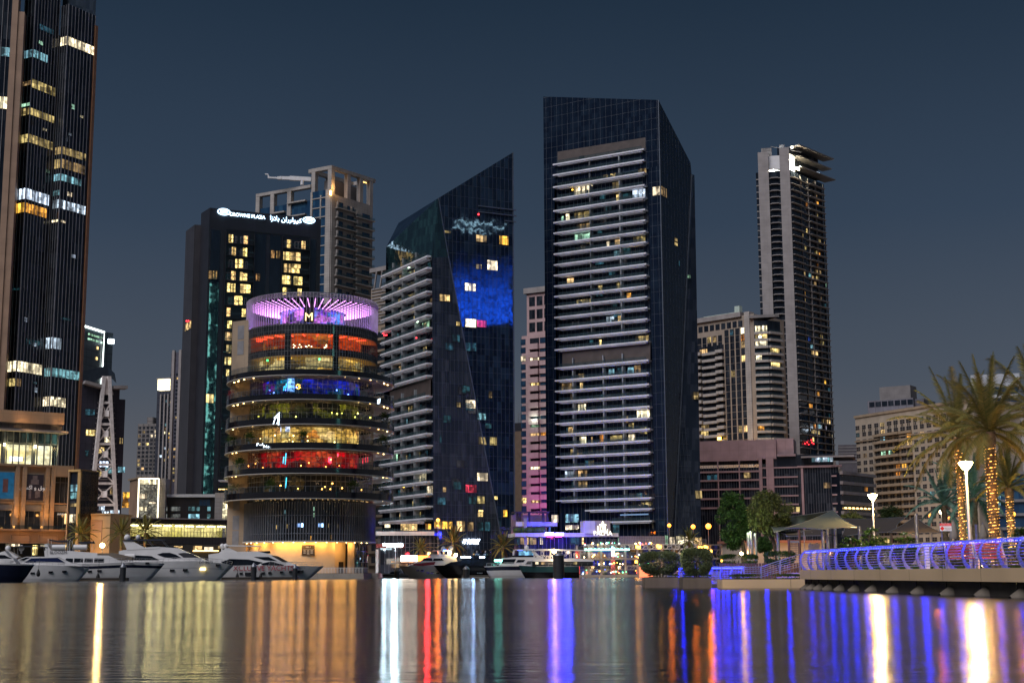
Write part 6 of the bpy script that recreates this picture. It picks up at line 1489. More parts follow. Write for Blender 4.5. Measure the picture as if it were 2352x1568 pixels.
    for k in range(4): lamp_light('mall_fill', F.pt(4 + k * 6, v(1500), 3.5), srgb(255, 180, 95), 430, .3)  # added fill spots, brighten the mall front
    for k in range(3): lamp_light('mall_fill', B.pt(5 + k * 9, vb(960), 4), srgb(255, 190, 120), 350, .3)  # more added fill, for the bands above the restaurant
    # shops under the bridge
    S_ = face_px((255, 1255), 352, (560, 1255)); q = root_at('shopfront', 'low lit shopfronts under the footbridge, behind the yachts', S_)
    solid(q, 'wall', S_, 0, S_.W, LZ, S_.hit(400, 1250)[1], 5, mat('shop_dark', (.03, .028, .025)))
    for x0, x1, y0, y1, c in ((1700, 1790, 690, 710, 'w'), (1890, 1980, 690, 745, 'w'), (2000, 2090, 700, 745, 'c'), (2110, 2240, 690, 720, 'd'), (1300, 1420, 690, 720, 'd'), (1500, 1600, 690, 715, 'a')): u0, u1, v0, v1 = S_.rect(*Q(x0, y0), *Q(x1, y1)); win(q, S_, u0, u1, v0, v1, LM[c], .1)
    mb = MB(); u0, u1, v0, v1 = S_.rect(*Q(1890, 735), *Q(2140, 745)); S_.box(mb, u0, u1, v0, v1, .2, .5); mb.build('awning_light', glow('warm_strip', srgb(255, 205, 120), 6), q)
mall()
# ================================================================== boats
M_GEL = mat('white_gelcoat', (.66, .65, .64), .25, var=.06, spec=.5)
M_GELG = mat('grey_gelcoat', (.42, .42, .43), .3, var=.06, spec=.5)
M_NAVYH = mat('navy_hull', (.012, .016, .035), .15, spec=.6)
M_BLKH = mat('black_hull', (.008, .008, .01), .15, spec=.6)
M_TINT = mat('tinted_glass', (.008, .01, .014), .06, spec=.6)
M_BOOT = mat('boot_stripe', (.05, .045, .04), .5)
M_RUB = mat('black_rubber', (.015, .015, .015), .6)
M_CANV = mat('dark_canvas', (.02, .025, .04), .8)
def interp(pts, u):
    pts = sorted(pts)
    if u <= pts[0][0]: return pts[0][1]
    for (a, b), (c, d) in zip(pts[:-1], pts[1:]):
        if u <= c: t = (u - a) / max(1e-6, c - a); t = t * t * (3 - 2 * t) * .5 + t * .5; return b + (d - b) * t
    return pts[-1][1]
class Boat:
    def __init__(s, name, label, px, py, Y, group=None, skew=.12, cat='boat'):
        p = GZ(px, py, 0) if Y is None else P2(px, Y); s.F = Face((p.x, p.y, 0), (p.x + 1, p.y + skew, 0))
        s.r = thing(name, label, cat, (p.x, p.y, 0), group); s.B = 2.2; s.z0 = 1.0
    def at(s, q): return s.F.hit(q[0], q[1], s.B * .8)
    def hull(s, stern, bow, wl, sheer, B, mats, bands, flare=.75):
        """stern/bow/wl are pixel columns; sheer = pixel polyline; bands = heights (0..1) between the materials"""
        s.B = B; F = s.F; us, ub, uw = (s.at((x, sheer[0][1]))[0] for x in (stern, bow, wl)); sh = [s.at(q) for q in sheer]
        lev = [-.4, 0] + [None] * len(bands) + [1.0]; n = 22; fr = [-.12, 0] + list(bands) + [1.0]
        fr2 = []; mt = []
        for i in range(len(fr) - 1):
            k = 3 if fr[i + 1] - fr[i] > .2 else 1
            for j in range(k): fr2.append(fr[i] + (fr[i + 1] - fr[i]) * j / k); mt.append(i)
        fr2.append(1.0); rows = []
        for f in fr2:
            row = []
            for side in (1, -1):
                r_ = []
                for i in range(n + 1):
                    t = i / n; e = max(0, f) ** .85; bowu = uw + (ub - uw) * e; u = us + (bowu - us) * t
                    z = f * interp(sh, u) if f > 0 else f * 3
                    b = B * (1 - max(0, (t - .35) / .65) ** 2.3) * (flare + (1 - flare) * max(0, f) ** .7) * (.93 + .07 * min(1, t / .15))
                    if t > .999: b = 0.02
                    r_.append(F.pt(u, z, side * b))
                row += r_ if side == 1 else r_[::-1]
            rows.append(row)
        mb = MB(); mb.smooth = True
        for i in range(len(rows) - 1): mb.cur = mt[i]; mb.grid([rows[i], rows[i + 1]], True)
        mb.smooth = False; mb.cur = len(mats) - 1; m = len(rows[-1])
        for i in range(n): mb.face([rows[-1][i], rows[-1][i + 1], rows[-1][m - 2 - i], rows[-1][m - 1 - i]])
        s.sh, s.us, s.ub = sh, us, ub
        return mb.build('hull', mats, s.r)
    def beam(s, u): t = (u - s.us) / (s.ub - s.us); return s.B * (1 - max(0, (t - .35) / .65) ** 2.3)
    def house(s, px, w, m, name='deckhouse', slope=.12, parent=None, inset=0):
        """side profile (pixels) given a width that narrows upward"""
        pts = [s.at(q) for q in px]; z0 = min(p[1] for p in pts); s.z0 = z0 if name == 'deckhouse' else s.z0; ww = lambda p: w - slope * (p[1] - z0) - inset
        A = [s.F.pt(p[0], p[1], ww(p)) for p in pts]; B = [s.F.pt(p[0], p[1], -ww(p)) for p in pts]; n = len(pts)
        mb = MB(); mb.face(A); mb.face(B[::-1])
        for i in range(n): j = (i + 1) % n; mb.face([A[i], B[i], B[j], A[j]])
        return mb.build(name, m, parent or s.r)
    def pane(s, px, w, z0px, m=None, name='window', slope=.12, parent=None):
        z0 = s.z0; pts = [s.at(q) for q in px]; mb = MB()
        for sd in (1, -1):
            f = [s.F.pt(p[0], p[1], sd * (w - slope * (p[1] - z0) + .04)) for p in pts]; mb.face(f if sd > 0 else f[::-1])
        return mb.build(name, m or M_TINT, parent or s.r)
    def rail(s, u0, u1, h=.75, n=10, inset=.12):
        mb = MB(); F = s.F
        for sd in (1, -1):
            P = []
            for i in range(n + 1):
                u = u0 + (u1 - u0) * i / n; z = interp(s.sh, u); b = max(.05, s.beam(u) - inset) * sd; P.append((u, z, b))
                mb.tube([F.pt(u, z, b), F.pt(u + .12, z + h, b * .97)], .025, 4, False)
            mb.tube([F.pt(u + .12, z + h, b * .97) for u, z, b in P], .03, 4); mb.tube([F.pt(u + .06, z + h * .5, b * .98) for u, z, b in P], .02, 4)
        return mb.build('bow_rail', M_STEEL, s.r)
    def ports(s, lst, m=None, wd=.35, ht=.16):
        for x, y in lst:
            u, v = s.at((x, y)); f = v / interp(s.sh, u); b = s.beam(u) * (.75 + .25 * max(0, f) ** .7) + .0
            mb = MB(); q = s.F.pt(u, v, b + .02); mb.obox(q - s.F.U * wd - s.F.V * ht - s.F.N * .25, s.F.U * wd * 2, s.F.V * ht * 2, s.F.N * .33); mb.build('porthole', m or M_TINT, s.r)
    def radome(s, x, y, rr, m=None, base=None):
        u, v = s.at((x, y)); mb = MB(); mb.ball(s.F.pt(u, v, 0), rr, 12, 8, 1.1); mb.tube([s.F.pt(u, v - rr * 1.9, 0), s.F.pt(u, v - rr * .8, 0)], rr * .35, 6); mb.build('radome', m or M_GEL, s.r)
    def bar(s, a, b, w, name, m, d=0, h=None):
        mb = MB(); ua, ub = s.at(a), s.at(b)
        for dd in ((d, -d) if d else (0,)): mb.bar(s.F.pt(*ua, dd), s.F.pt(*ub, dd), w, h)
        return mb.build(name, m, s.r)
    def text(s, body, x, y, size, m, w): u, v = s.at((x, y)); return text_mesh(body, size, 'hull_lettering', m, s.r, s.F.pt(u, v, w), s.F.U, s.F.V, .01, 'LEFT')
def Q(x, y): return (.2344 * x, 1091 + .2344 * y)
def Qs(*a): return [Q(a[i], a[i + 1]) for i in range(0, len(a), 2)]
ink = mat('dark_lettering', (.05, .05, .06), .5); redink = mat('red_lettering', (.35, .03, .05), .5)
def left_boats():
    # 1 navy cruiser, mostly out of frame
    b = Boat('motor_yacht', 'navy-hulled cruiser with a white deck edge, cut off at the stern', 20, 1336, 226)
    b.hull(-60, 75, 48, Qs(-300, 850, 0, 862, 200, 868, 330, 872), 2.0, [M_BOOT, M_NAVYH, M_GEL, M_GEL], [.93])
    b.house(Qs(-300, 865, -300, 760, 40, 770, 125, 815, 160, 865), 1.5, M_GEL); b.pane(Qs(-280, 815, -280, 775, 40, 780, 118, 815), 1.5, 865)
    b.rail(b.ub - 6.5, b.ub - .3, .45, 8); b.house(Qs(-40, 765, 40, 740, 90, 800, 70, 812, 20, 770), 1.3, M_GEL, 'radar_arch')
    # 2 white cruiser with a navy windscreen
    b = Boat('motor_yacht', 'small white cruiser with a blue windscreen and thin dark hull line, beside the navy cruiser', 110, 1333, 255)
    b.hull(10, 202, 177, Qs(0, 890, 400, 878, 700, 888, 865, 912), 2.3, [M_BOOT, M_GEL, M_GEL, M_GEL], [.16])
    b.house(Qs(120, 885, 150, 830, 250, 797, 545, 795, 640, 845, 800, 885), 1.6, M_GEL)
    b.pane(Qs(240, 852, 300, 812, 560, 806, 630, 850), 1.6, 885, mat('blue_screen', (.012, .018, .06), .1)); b.pane(Qs(180, 828, 250, 803, 290, 803, 230, 835), 1.6, 885)
    b.house(Qs(35, 755, 70, 740, 175, 800, 150, 812), 1.5, M_GEL, 'radar_arch'); b.house(Qs(105, 705, 200, 690, 330, 688, 430, 700, 430, 710, 330, 698, 200, 700), 1.7, M_CANV, 'canopy')
    for x in (130, 300, 425): b.bar(Q(x, 705), Q(x + 8, 800), .06, 'canopy_post', M_STEEL, 1.4)
    b.radome(*Q(55, 715), .5); b.radome(*Q(187, 712), .5); b.rail(b.ub - 9, b.ub - .3, .55, 9); b.ports([Q(322, 958), Q(497, 948), Q(628, 942)])
    b.bar(Q(230, 1012), Q(830, 962), .05, 'hull_line', M_BOOT, 2.2) if False else None
    # 3 large white yacht with the dark blue band
    b = Boat('motor_yacht', 'large white yacht with a broad dark blue hull band and four square windows', 250, 1332.5, 268)
    b.hull(70, 375, 340, Qs(300, 872, 850, 868, 1250, 850, 1610, 862), 3.0, [M_BOOT, M_GEL, M_NAVYH, M_GEL, M_GEL], [.70, .86])
    b.house(Qs(430, 875, 430, 800, 560, 775, 1060, 785, 1160, 830, 1300, 855), 2.2, M_GEL)
    for x0, x1 in ((640, 712), (720, 812), (822, 908), (918, 1018)): b.pane(Qs(x0 - (20 if x0 < 650 else 0), 852, x0 + 5, 812, x1, 814, x1, 852), 2.2, 875)
    b.house(Qs(430, 800, 430, 735, 700, 740, 950, 760, 950, 785, 560, 778), 2.0, M_GEL, 'flybridge'); b.house(Qs(440, 735, 425, 675, 450, 668, 490, 735), 1.8, M_GEL, 'radar_arch')
    b.house(Qs(470, 625, 560, 640, 650, 632, 655, 650, 560, 655, 480, 640), 1.8, M_CANV, 'canopy'); b.house(Qs(760, 650, 890, 645, 895, 662, 765, 668), 1.8, M_CANV, 'canopy')
    for x, y in ((462, 620), (652, 625), (670, 640), (893, 640)): b.bar(Q(x, y), Q(x, 740), .07, 'canopy_post', M_WHITE, 1.5)
    for x in (570, 780): u, v = b.at(Q(x, 705)); mb = MB(); mb.tube([b.F.pt(u - 1.2, v, 1.6), b.F.pt(u + 1.2, v, 1.6)], .55, 10); mb.build('life_raft', M_GEL, b.r)
    b.house(Qs(920, 765, 1100, 760, 1290, 800, 1290, 825, 1160, 830), 2.0, mat('tan_cover', (.16, .13, .1), .8), 'foredeck_cover'); u, v = b.at(Q(1255, 790)); mb = MB(); mb.tube([b.F.pt(u - .9, v, 0), b.F.pt(u + .9, v, 0)], .5, 10); mb.build('life_raft', M_GEL, b.r)
    b.rail(b.ub - 15, b.ub - .4, .8, 14); b.ports([Q(882, 940), Q(975, 935), Q(1435, 860)]); b.text('BLOOZM', *Q(482, 768), .75, ink, 2.06); b.text('DT 208', *Q(1222, 845), .5, ink, 2.75)
    # 4 white yacht with the almond window
    b = Boat('motor_yacht', 'white yacht with an almond-shaped side window, raised hardtop and one lit porthole', 430, 1331, 276)
    b.hull(275, 535, 502, Qs(1150, 850, 1600, 842, 1900, 838, 2150, 855, 2285, 882), 3.0, [M_BOOT, M_GEL, M_GELG, M_GEL], [.62, .66])
    b.house(Qs(1160, 850, 1160, 740, 1250, 725, 1560, 700, 1740, 712, 1960, 808, 2040, 845), 2.1, M_GEL)
    b.pane(Qs(1535, 775, 1590, 758, 1660, 757, 1720, 775, 1778, 808, 1700, 815, 1600, 800), 2.1, 850); b.pane(Qs(1740, 765, 1800, 757, 1870, 765, 1950, 806, 1800, 806), 2.1, 850, mat('windscreen_grey', (.05, .05, .055), .08)); b.pane(Qs(1270, 800, 1290, 780, 1480, 790, 1560, 830, 1300, 828), 2.1, 850)
    b.house(Qs(1195, 632, 1270, 632, 1410, 705, 1560, 698, 1560, 715, 1240, 730), 1.9, M_GEL, 'radar_arch'); b.house(Qs(1195, 632, 1560, 622, 1640, 634, 1560, 640, 1200, 640), 1.9, M_CANV, 'hardtop')
    for x in (1440, 1580): b.bar(Q(x, 638), Q(x + 60, 706), .08, 'hardtop_post', M_STEEL, 1.5)
    b.house(Qs(1470, 700, 1500, 685, 1720, 700, 1740, 715), 1.7, M_TINT, 'flybridge_screen'); b.radome(*Q(1228, 608), .62); b.radome(*Q(1335, 604), .45); b.ports([Q(1688, 930), Q(1815, 926), Q(2130, 878)], None, .42, .2)
    b.ports([Q(1985, 918)], glow('porthole_glow', srgb(255, 225, 140), 5), .5, .24); b.rail(b.ub - 13, b.ub - .4, .65, 13); b.text('DT 2179', *Q(1950, 866), .72, ink, 2.62)
    # 5 white charter yacht
    K = lambda x, y: (493.8 + .2564 * x, 941.7 + .2564 * y)
    Ks = lambda *a: [K(a[i], a[i + 1]) for i in range(0, len(a), 2)]
    b = Boat('motor_yacht', 'white charter yacht with red hull lettering, moored before the round building', 600, 1330, 292)
    b.hull(468, 744, 708, Ks(-100, 1392, 400, 1388, 800, 1392, 980, 1396), 2.9, [M_BOOT, M_GEL, M_GEL, M_GEL], [.1])
    b.house(Ks(-60, 1395, -60, 1290, 100, 1268, 380, 1262, 500, 1290, 660, 1360, 760, 1395), 2.2, M_GEL)
    b.pane(Ks(55, 1358, 130, 1330, 300, 1335, 428, 1362, 380, 1385, 100, 1392), 2.2, 1395); b.pane(Ks(345, 1312, 480, 1312, 560, 1350, 440, 1342), 2.2, 1395); b.pane(Ks(412, 1372, 500, 1352, 620, 1385, 600, 1395, 430, 1395), 2.2, 1395); b.pane(Ks(500, 1298, 560, 1305, 655, 1358, 600, 1355), 2.2, 1395, mat('windscreen_brown', (.05, .04, .035), .08))
    b.house(Ks(20, 1285, 95, 1232, 125, 1232, 215, 1275, 215, 1290), 1.8, M_GEL, 'radar_arch'); b.house(Ks(90, 1206, 400, 1212, 408, 1220, 90, 1216), 1.9, M_GEL, 'hardtop'); b.house(Ks(245, 1270, 490, 1258, 498, 1280, 250, 1288), 1.9, M_TINT, 'flybridge_screen')
    for x in (110, 300, 395): b.bar(K(x, 1215), K(x - 10, 1262), .08, 'hardtop_post', M_STEEL, 1.5)
    for x in (56, 88): b.radome(*K(x, 1215), .5)
    b.ports([K(235, 1462), K(432, 1458), K(492, 1455), K(595, 1449), K(678, 1446)], None, .32, .2); b.ports([K(305, 1465), K(757, 1445)], None, .8, .3); b.rail(b.ub - 11, b.ub - .4, .7, 10)
    b.text('XCLUSIVE YACHTS', *K(163, 1436), 1.42, redink, 2.86); b.text('DT 2913', *K(728, 1418), .5, ink, 2.3)
    # floating docks and piles
    def dock(x0, x1, Y, label):
        a, c = P2(x0, Y), P2(x1, Y); t_ = thing('floating_dock', label, 'dock', (a.x, a.y, 0)); mb = MB(); mb.prism([(a.x, a.y), (c.x, c.y), (c.x, c.y + 1.6), (a.x, a.y + 1.6)], -.2, .55); mb.build('deck', mat('wet_timber', (.09, .07, .05), .6, var=.4), t_)
        mb = MB(); mb.obox((a.x, a.y - .05, .3), c - a, V3((0, .06, 0)), V3((0, 0, .15))); mb.build('rubbing_strip', M_RUB, t_)
    dock(180, 292, 262, 'dark floating dock under the bow of the blue-banded yacht'); dock(509, 684, 284, 'floating dock in front of the red-lettered charter yacht')
    def pile(x, y0, Y, w, label, g='mooring piles'):
        p = P2(x, Y); t_ = thing('mooring_pile', label, 'pile', (p.x, p.y, 0), g); h = ZH(x, y0, Y); mb = MB(); mb.tube([(p.x, p.y, -1), (p.x, p.y, h - .9)], w, 10); mb.build('post', mat('pile_steel', (.035, .037, .042), .5, .3), t_)
        mb = MB(); mb.tube([(p.x, p.y, h - .9), (p.x, p.y, h - .75), (p.x, p.y, h)], [w * 1.12, w * 1.12, .03], 10); mb.build('cone_cap', M_GREY, t_)
    pile(283, 1291, 260, .55, 'grey mooring pile with cone cap before the blue-banded yacht'); pile(583, 1291, 283, .55, 'mooring pile in the middle of the red lettering on the charter yacht'); pile(678, 1294, 283, .48, 'mooring pile near the bow of the charter yacht')
    pile(912, 1302, 338, .6, 'dark mooring pile beside the small open boat'); pile(1071, 1298, 338, .75, 'wide mooring pile in front of the black yacht')
    pile(1283, 1266, 322, 1.25, 'tallest thick mooring pile in front of the lattice-decked houseboat')
    def fender(x, y, Y, label):
        q = G(x, y, Y); t_ = thing('fender', label, 'fender', q, 'black fenders on yacht hulls'); mb = MB(); mb.tube([q + V3((0, 0, z)) for z in (-.75, -.6, -.2, .3, .6)], [.05, .3, .36, .2, .05], 8); mb.build('bulb', M_RUB, t_); mb = MB(); mb.tube([q + V3((0, 0, .55)), q + V3((0, .5, 2.6))], .03, 4); mb.build('rope', M_RUB, t_)
    fender(*Q(960, 985), 264, 'black teardrop fender on the blue-banded yacht hull'); fender(*Q(376, 950), 251.6, 'long black fender on the small white cruiser'); fender(*Q(1183, 985), 264, 'black fender beside the cone-capped pile'); fender(*K(200, 1480), 288, 'black fender below the first letters of the red lettering'); fender(*K(410, 1480), 288, 'black fender below the last letters of the red lettering')
left_boats()
def mid_boats():
    K = lambda x, y: (861.4 + .15624 * x, 1148.5 + .15624 * y)
    Ks = lambda *a: [K(a[i], a[i + 1]) for i in range(0, len(a), 2)]
    b = Boat('open_boat', 'small open boat with a folded frame, beside the grey-white yacht', 905, 1327, 343, skew=.1)
    b.hull(938, 876, 884, Ks(100, 1080, 300, 1088, 480, 1092), 1.3, [M_BOOT, M_GELG, M_BLKH, M_GEL, M_GEL], [.5, .85])
    for x0, x1 in ((340, 370), (370, 340), (420, 390)): b.bar(K(x0, 1085), K(x1, 1010), .07, 'frame_tube', M_WHITE, .9)
    b.house(Ks(215, 1085, 230, 1050, 280, 1045, 300, 1085), .6, M_TINT, 'windscreen')
    b = Boat('motor_yacht', 'grey-white yacht with a red foredeck cover and flat hardtop', 960, 1327, 348, skew=.1)
    b.hull(1030, 917, 940, Ks(355, 965, 600, 968, 900, 962, 1100, 960), 3.0, [M_BOOT, M_GELG, M_GELG, M_GEL], [.85])
    b.house(Ks(480, 965, 560, 925, 690, 880, 720, 848, 830, 820, 1180, 825, 1250, 960), 2.2, M_GEL); b.pane(Ks(690, 885, 725, 850, 835, 850, 850, 890), 2.2, 965); b.pane(Ks(865, 852, 985, 850, 1015, 885, 850, 890), 2.2, 965)
    b.house(Ks(560, 958, 570, 930, 890, 900, 870, 945, 700, 962), 2.3, mat('red_cover', (.2, .015, .03), .6), 'foredeck_cover'); b.house(Ks(845, 742, 860, 734, 1120, 730, 1120, 742), 1.9, M_GEL, 'hardtop'); b.house(Ks(945, 822, 925, 742, 960, 742, 975, 822), 1.8, M_GEL, 'radar_arch'); b.house(Ks(780, 820, 810, 790, 1120, 795, 1120, 822), 1.8, M_GELG, 'flybridge')
    b.radome(*K(1012, 712), .6); b.radome(*K(1125, 705), .6); b.ports([K(627, 1030), K(692, 1030), K(775, 1065), K(845, 1065), K(920, 1068)]); 
    for x, y, m in ((740, 860, 'w'), (735, 828, 'b')): pass
    mb = MB(); u, v = b.at(K(1030, 746)); mb.box(*b.F.pt(u, v, 1.95), .7, .2, .3); mb.build('blue_lamp', glow('blue_lamp', srgb(60, 120, 255), 20), b.r)
    for x, y, m in ((1095, 768, 'warm_lamp_big'), (1188, 803, 'warm_lamp_big')): u, v = b.at(K(x, y)); mb = MB(); mb.ball(b.F.pt(u, v, 2.2), .42, 8, 6); mb.build('deck_lamp', glow(m, srgb(255, 215, 140), 40), b.r)
    b = Boat('motor_yacht', 'black yacht with cold white deck lights and two black radomes', 1060, 1327, 345, skew=.06)
    b.hull(1126, 996, 1024, Ks(855, 955, 1100, 950, 1400, 958, 1700, 968), 3.2, [M_BOOT, M_BLKH, M_BLKH, M_BLKH], [.9])
    b.house(Ks(1010, 955, 1120, 905, 1260, 895, 1290, 850, 1640, 845, 1720, 905, 1780, 965), 2.3, M_BLKH); b.pane(Ks(1260, 930, 1290, 880, 1480, 878, 1480, 930), 2.3, 955); b.house(Ks(1250, 850, 1250, 838, 1700, 838, 1700, 852), 2.5, M_BLKH, 'roof'); b.radome(*K(1512, 785), 1.1, M_BLKH); b.radome(*K(1640, 785), 1.1, M_BLKH)
    for x0, x1 in ((1258, 1308), (1322, 1402), (1530, 1605)): u0, u1, v0, v1 = b.F.rect(*K(x0, 828), *K(x1, 843)); mb = MB(); b.F.box(mb, u0, u1, v0, v1, 2.5, 2.8); mb.build('deck_light', glow('cold_deck_light', srgb(190, 225, 255), 30), b.r)
    lamp_light('deck_light_fill', b.F.pt(b.at(K(1440, 900))[0], 6, 5), srgb(150, 190, 255), 420, .3); b.ports([K(1508, 1068), K(1530, 1068), K(1550, 1068), K(1570, 1068)], M_GREY, .12, .12)
    b = Boat('motor_yacht', 'white motor yacht with a navy hull band and blue-lit flybridge', 1160, 1326, 342, skew=.06)
    b.hull(1250, 1113, 1128, Ks(1605, 968, 1900, 958, 2350, 955, 2450, 955), 3.0, [M_BOOT, M_GEL, M_NAVYH, M_GEL, M_GEL], [.62, .93])
    b.house(Ks(1830, 960, 1870, 850, 2060, 830, 2480, 832, 2480, 960), 2.2, M_GEL); b.pane(Ks(1860, 925, 1885, 865, 2075, 860, 2040, 925), 2.2, 960); b.pane(Ks(2070, 918, 2100, 872, 2210, 872, 2180, 910), 2.2, 960); b.pane(Ks(2210, 940, 2240, 895, 2360, 890, 2360, 945), 2.2, 960)
    b.house(Ks(2045, 730, 2060, 718, 2340, 712, 2400, 740, 2300, 735), 1.9, M_GEL, 'hardtop'); b.bar(K(2050, 730), K(2040, 830), .2, 'hardtop_post', M_GEL, 1.6); b.house(Ks(2290, 735, 2340, 735, 2440, 830, 2380, 830), 1.8, M_GEL, 'radar_arch'); b.house(Ks(2010, 832, 2010, 808, 2380, 815, 2380, 832), 2.0, M_TINT, 'flybridge'); b.radome(*K(2240, 692), .55)
    u0, u1, v0, v1 = b.F.rect(*K(2100, 722), *K(2250, 735)); mb = MB(); b.F.box(mb, u0, u1, v0, v1, -1, 1.7); mb.build('blue_strip_light', glow('blue_strip', srgb(40, 80, 255), 8), b.r)
    u0, u1, v0, v1 = b.F.rect(*K(2115, 745), *K(2330, 805)); mb = MB(); b.F.quad(mb, u0, u1, v0, v1, -.5); mb.build('lit_backdrop', lit('cyan_backdrop', srgb(120, 190, 220), .9), b.r)
    u0, u1, v0, v1 = b.F.rect(*K(1750, 872), *K(1855, 900)); mb = MB(); b.F.box(mb, u0, u1, v0, v1, 2.0, 2.3); mb.build('deck_light', glow('teal_deck_light', srgb(140, 255, 230), 14), b.r); b.rail(b.ub + .5, b.ub + 11, .7, 9)
    a, c = P2(1061, 338), P2(1124, 338); t_ = thing('floating_dock', 'pale-edged floating dock in front of the black yacht', 'dock', (a.x, a.y, 0)); mb = MB(); mb.prism([(a.x, a.y), (c.x, c.y), (c.x, c.y + 1.6), (a.x, a.y + 1.6)], -.2, .6); mb.build('deck', M_QUAY, t_); mb = MB(); mb.obox((a.x, a.y - .05, .35), c - a, V3((0, .06, 0)), V3((0, 0, .15))); mb.build('rubbing_strip', M_RUB, t_)
    # houseboat with the pierced white panels
    H = lambda x, y: (1171.4 + .14648 * x, 1136.9 + .14648 * y); Hs = lambda *a: [H(a[i], a[i + 1]) for i in range(0, len(a), 2)]
    b = Boat('houseboat', 'dark-hulled houseboat with white pierced-lattice panels on its upper deck', 1230, 1327, 330, skew=.04)
    b.hull(1330, 1192, 1207, Hs(140, 1095, 400, 1108, 900, 1110), 3.2, [M_BOOT, M_BLKH, mat('teal_hull', (.02, .06, .065), .3), M_GELG, M_GELG], [.48, .97], .9)
    b.house(Hs(350, 1110, 350, 1040, 1310, 1040, 1310, 1110), 2.4, mat('dark_cabin', (.02, .025, .03), .3)); b.house(Hs(335, 1030, 370, 1010, 1000, 985, 1310, 1015, 1310, 1038, 400, 1038), 2.9, M_GEL, 'upper_deck'); b.house(Hs(370, 850, 480, 840, 1165, 855, 1165, 885, 1080, 870, 370, 862), 2.7, M_GEL, 'hardtop')
    lat = MB(); 
    def lattice(x0, y0, x1, y1, name='lattice_panel', c=.3):
        u0, u1, v0, v1 = b.F.rect(*H(x0, y0), *H(x1, y1)); mb = MB(); voronoi_panel(mb, b.F, u0, u1, v0, v1, 2.75, c); mb.build(name, M_GEL, b.r)
    for q in ((475, 855, 520, 945), (800, 870, 868, 950), (1085, 870, 1163, 905), (370, 950, 800, 1000)): lattice(*q)
    for x in (390, 640, 960, 1100): b.bar(H(x, 858), H(x, 1000), .1, 'deck_post', M_GEL, 2.3)
    for x0, x1, c in ((385, 440, 'c'), (480, 540, 'w'), (980, 1040, 'd'), (720, 780, 'e')): u0, u1, v0, v1 = b.F.rect(*H(x0, 1045), *H(x1, 1085)); win(b.r, b.F, u0, u1, v0, v1, LM[c], 2.45)
    b.house(Hs(720, 1035, 730, 875, 800, 875, 785, 1100, 730, 1100), .4, mat('dark_mast', (.06, .06, .09), .5), 'support_mast') if False else None
    u, v = b.at(H(688, 878)); mb = MB(); mb.ball(b.F.pt(u, v, 3.2), .5, 10, 8); mb.build('deck_lamp', glow('warm_lamp_big', srgb(255, 215, 140), 40), b.r); lamp_light('houseboat_light', b.F.pt(u, v - 1, 6), srgb(255, 220, 180), 500, .3)
    b.rail(b.ub + .4, b.ub + 18, .7, 14)
def voronoi_panel(mb, F, u0, u1, v0, v1, d, c=.3, w=.1, seed=5, cell=None):
    """pierced lattice: irregular hexagon-like cells drawn as flat bars"""
    rnd = random.Random(seed); cell = cell or max(.45, (v1 - v0) / 3.2); nx, ny = max(2, int((u1 - u0) / cell)), max(2, int((v1 - v0) / (cell * .9)))
    P = {}
    for j in range(ny + 1):
        for i in range(nx + 1):
            e = .28; P[i, j] = (u0 + (u1 - u0) * min(1, max(0, (i + (.5 if j % 2 else 0) * (0 < i < nx) + rnd.uniform(-e, e) * (0 < i < nx)) / nx)), v0 + (v1 - v0) * min(1, max(0, (j + rnd.uniform(-e, e) * (0 < j < ny)) / ny)))
    def seg(a, b):
        a, b = F.pt(*a, d), F.pt(*b, d); t_ = b - a
        if t_.length < .05: return
        s_ = t_.normalized().cross(F.N) * w; mb.obox(a - s_ / 2, s_, t_, F.N * .08)
    for j in range(ny + 1):
        for i in range(nx + 1):
            if i < nx and (j in (0, ny) or (i + j) % 2 == 0): seg(P[i, j], P[i + 1, j])
            if j < ny: seg(P[i, j], P[i, j + 1])
mid_boats()
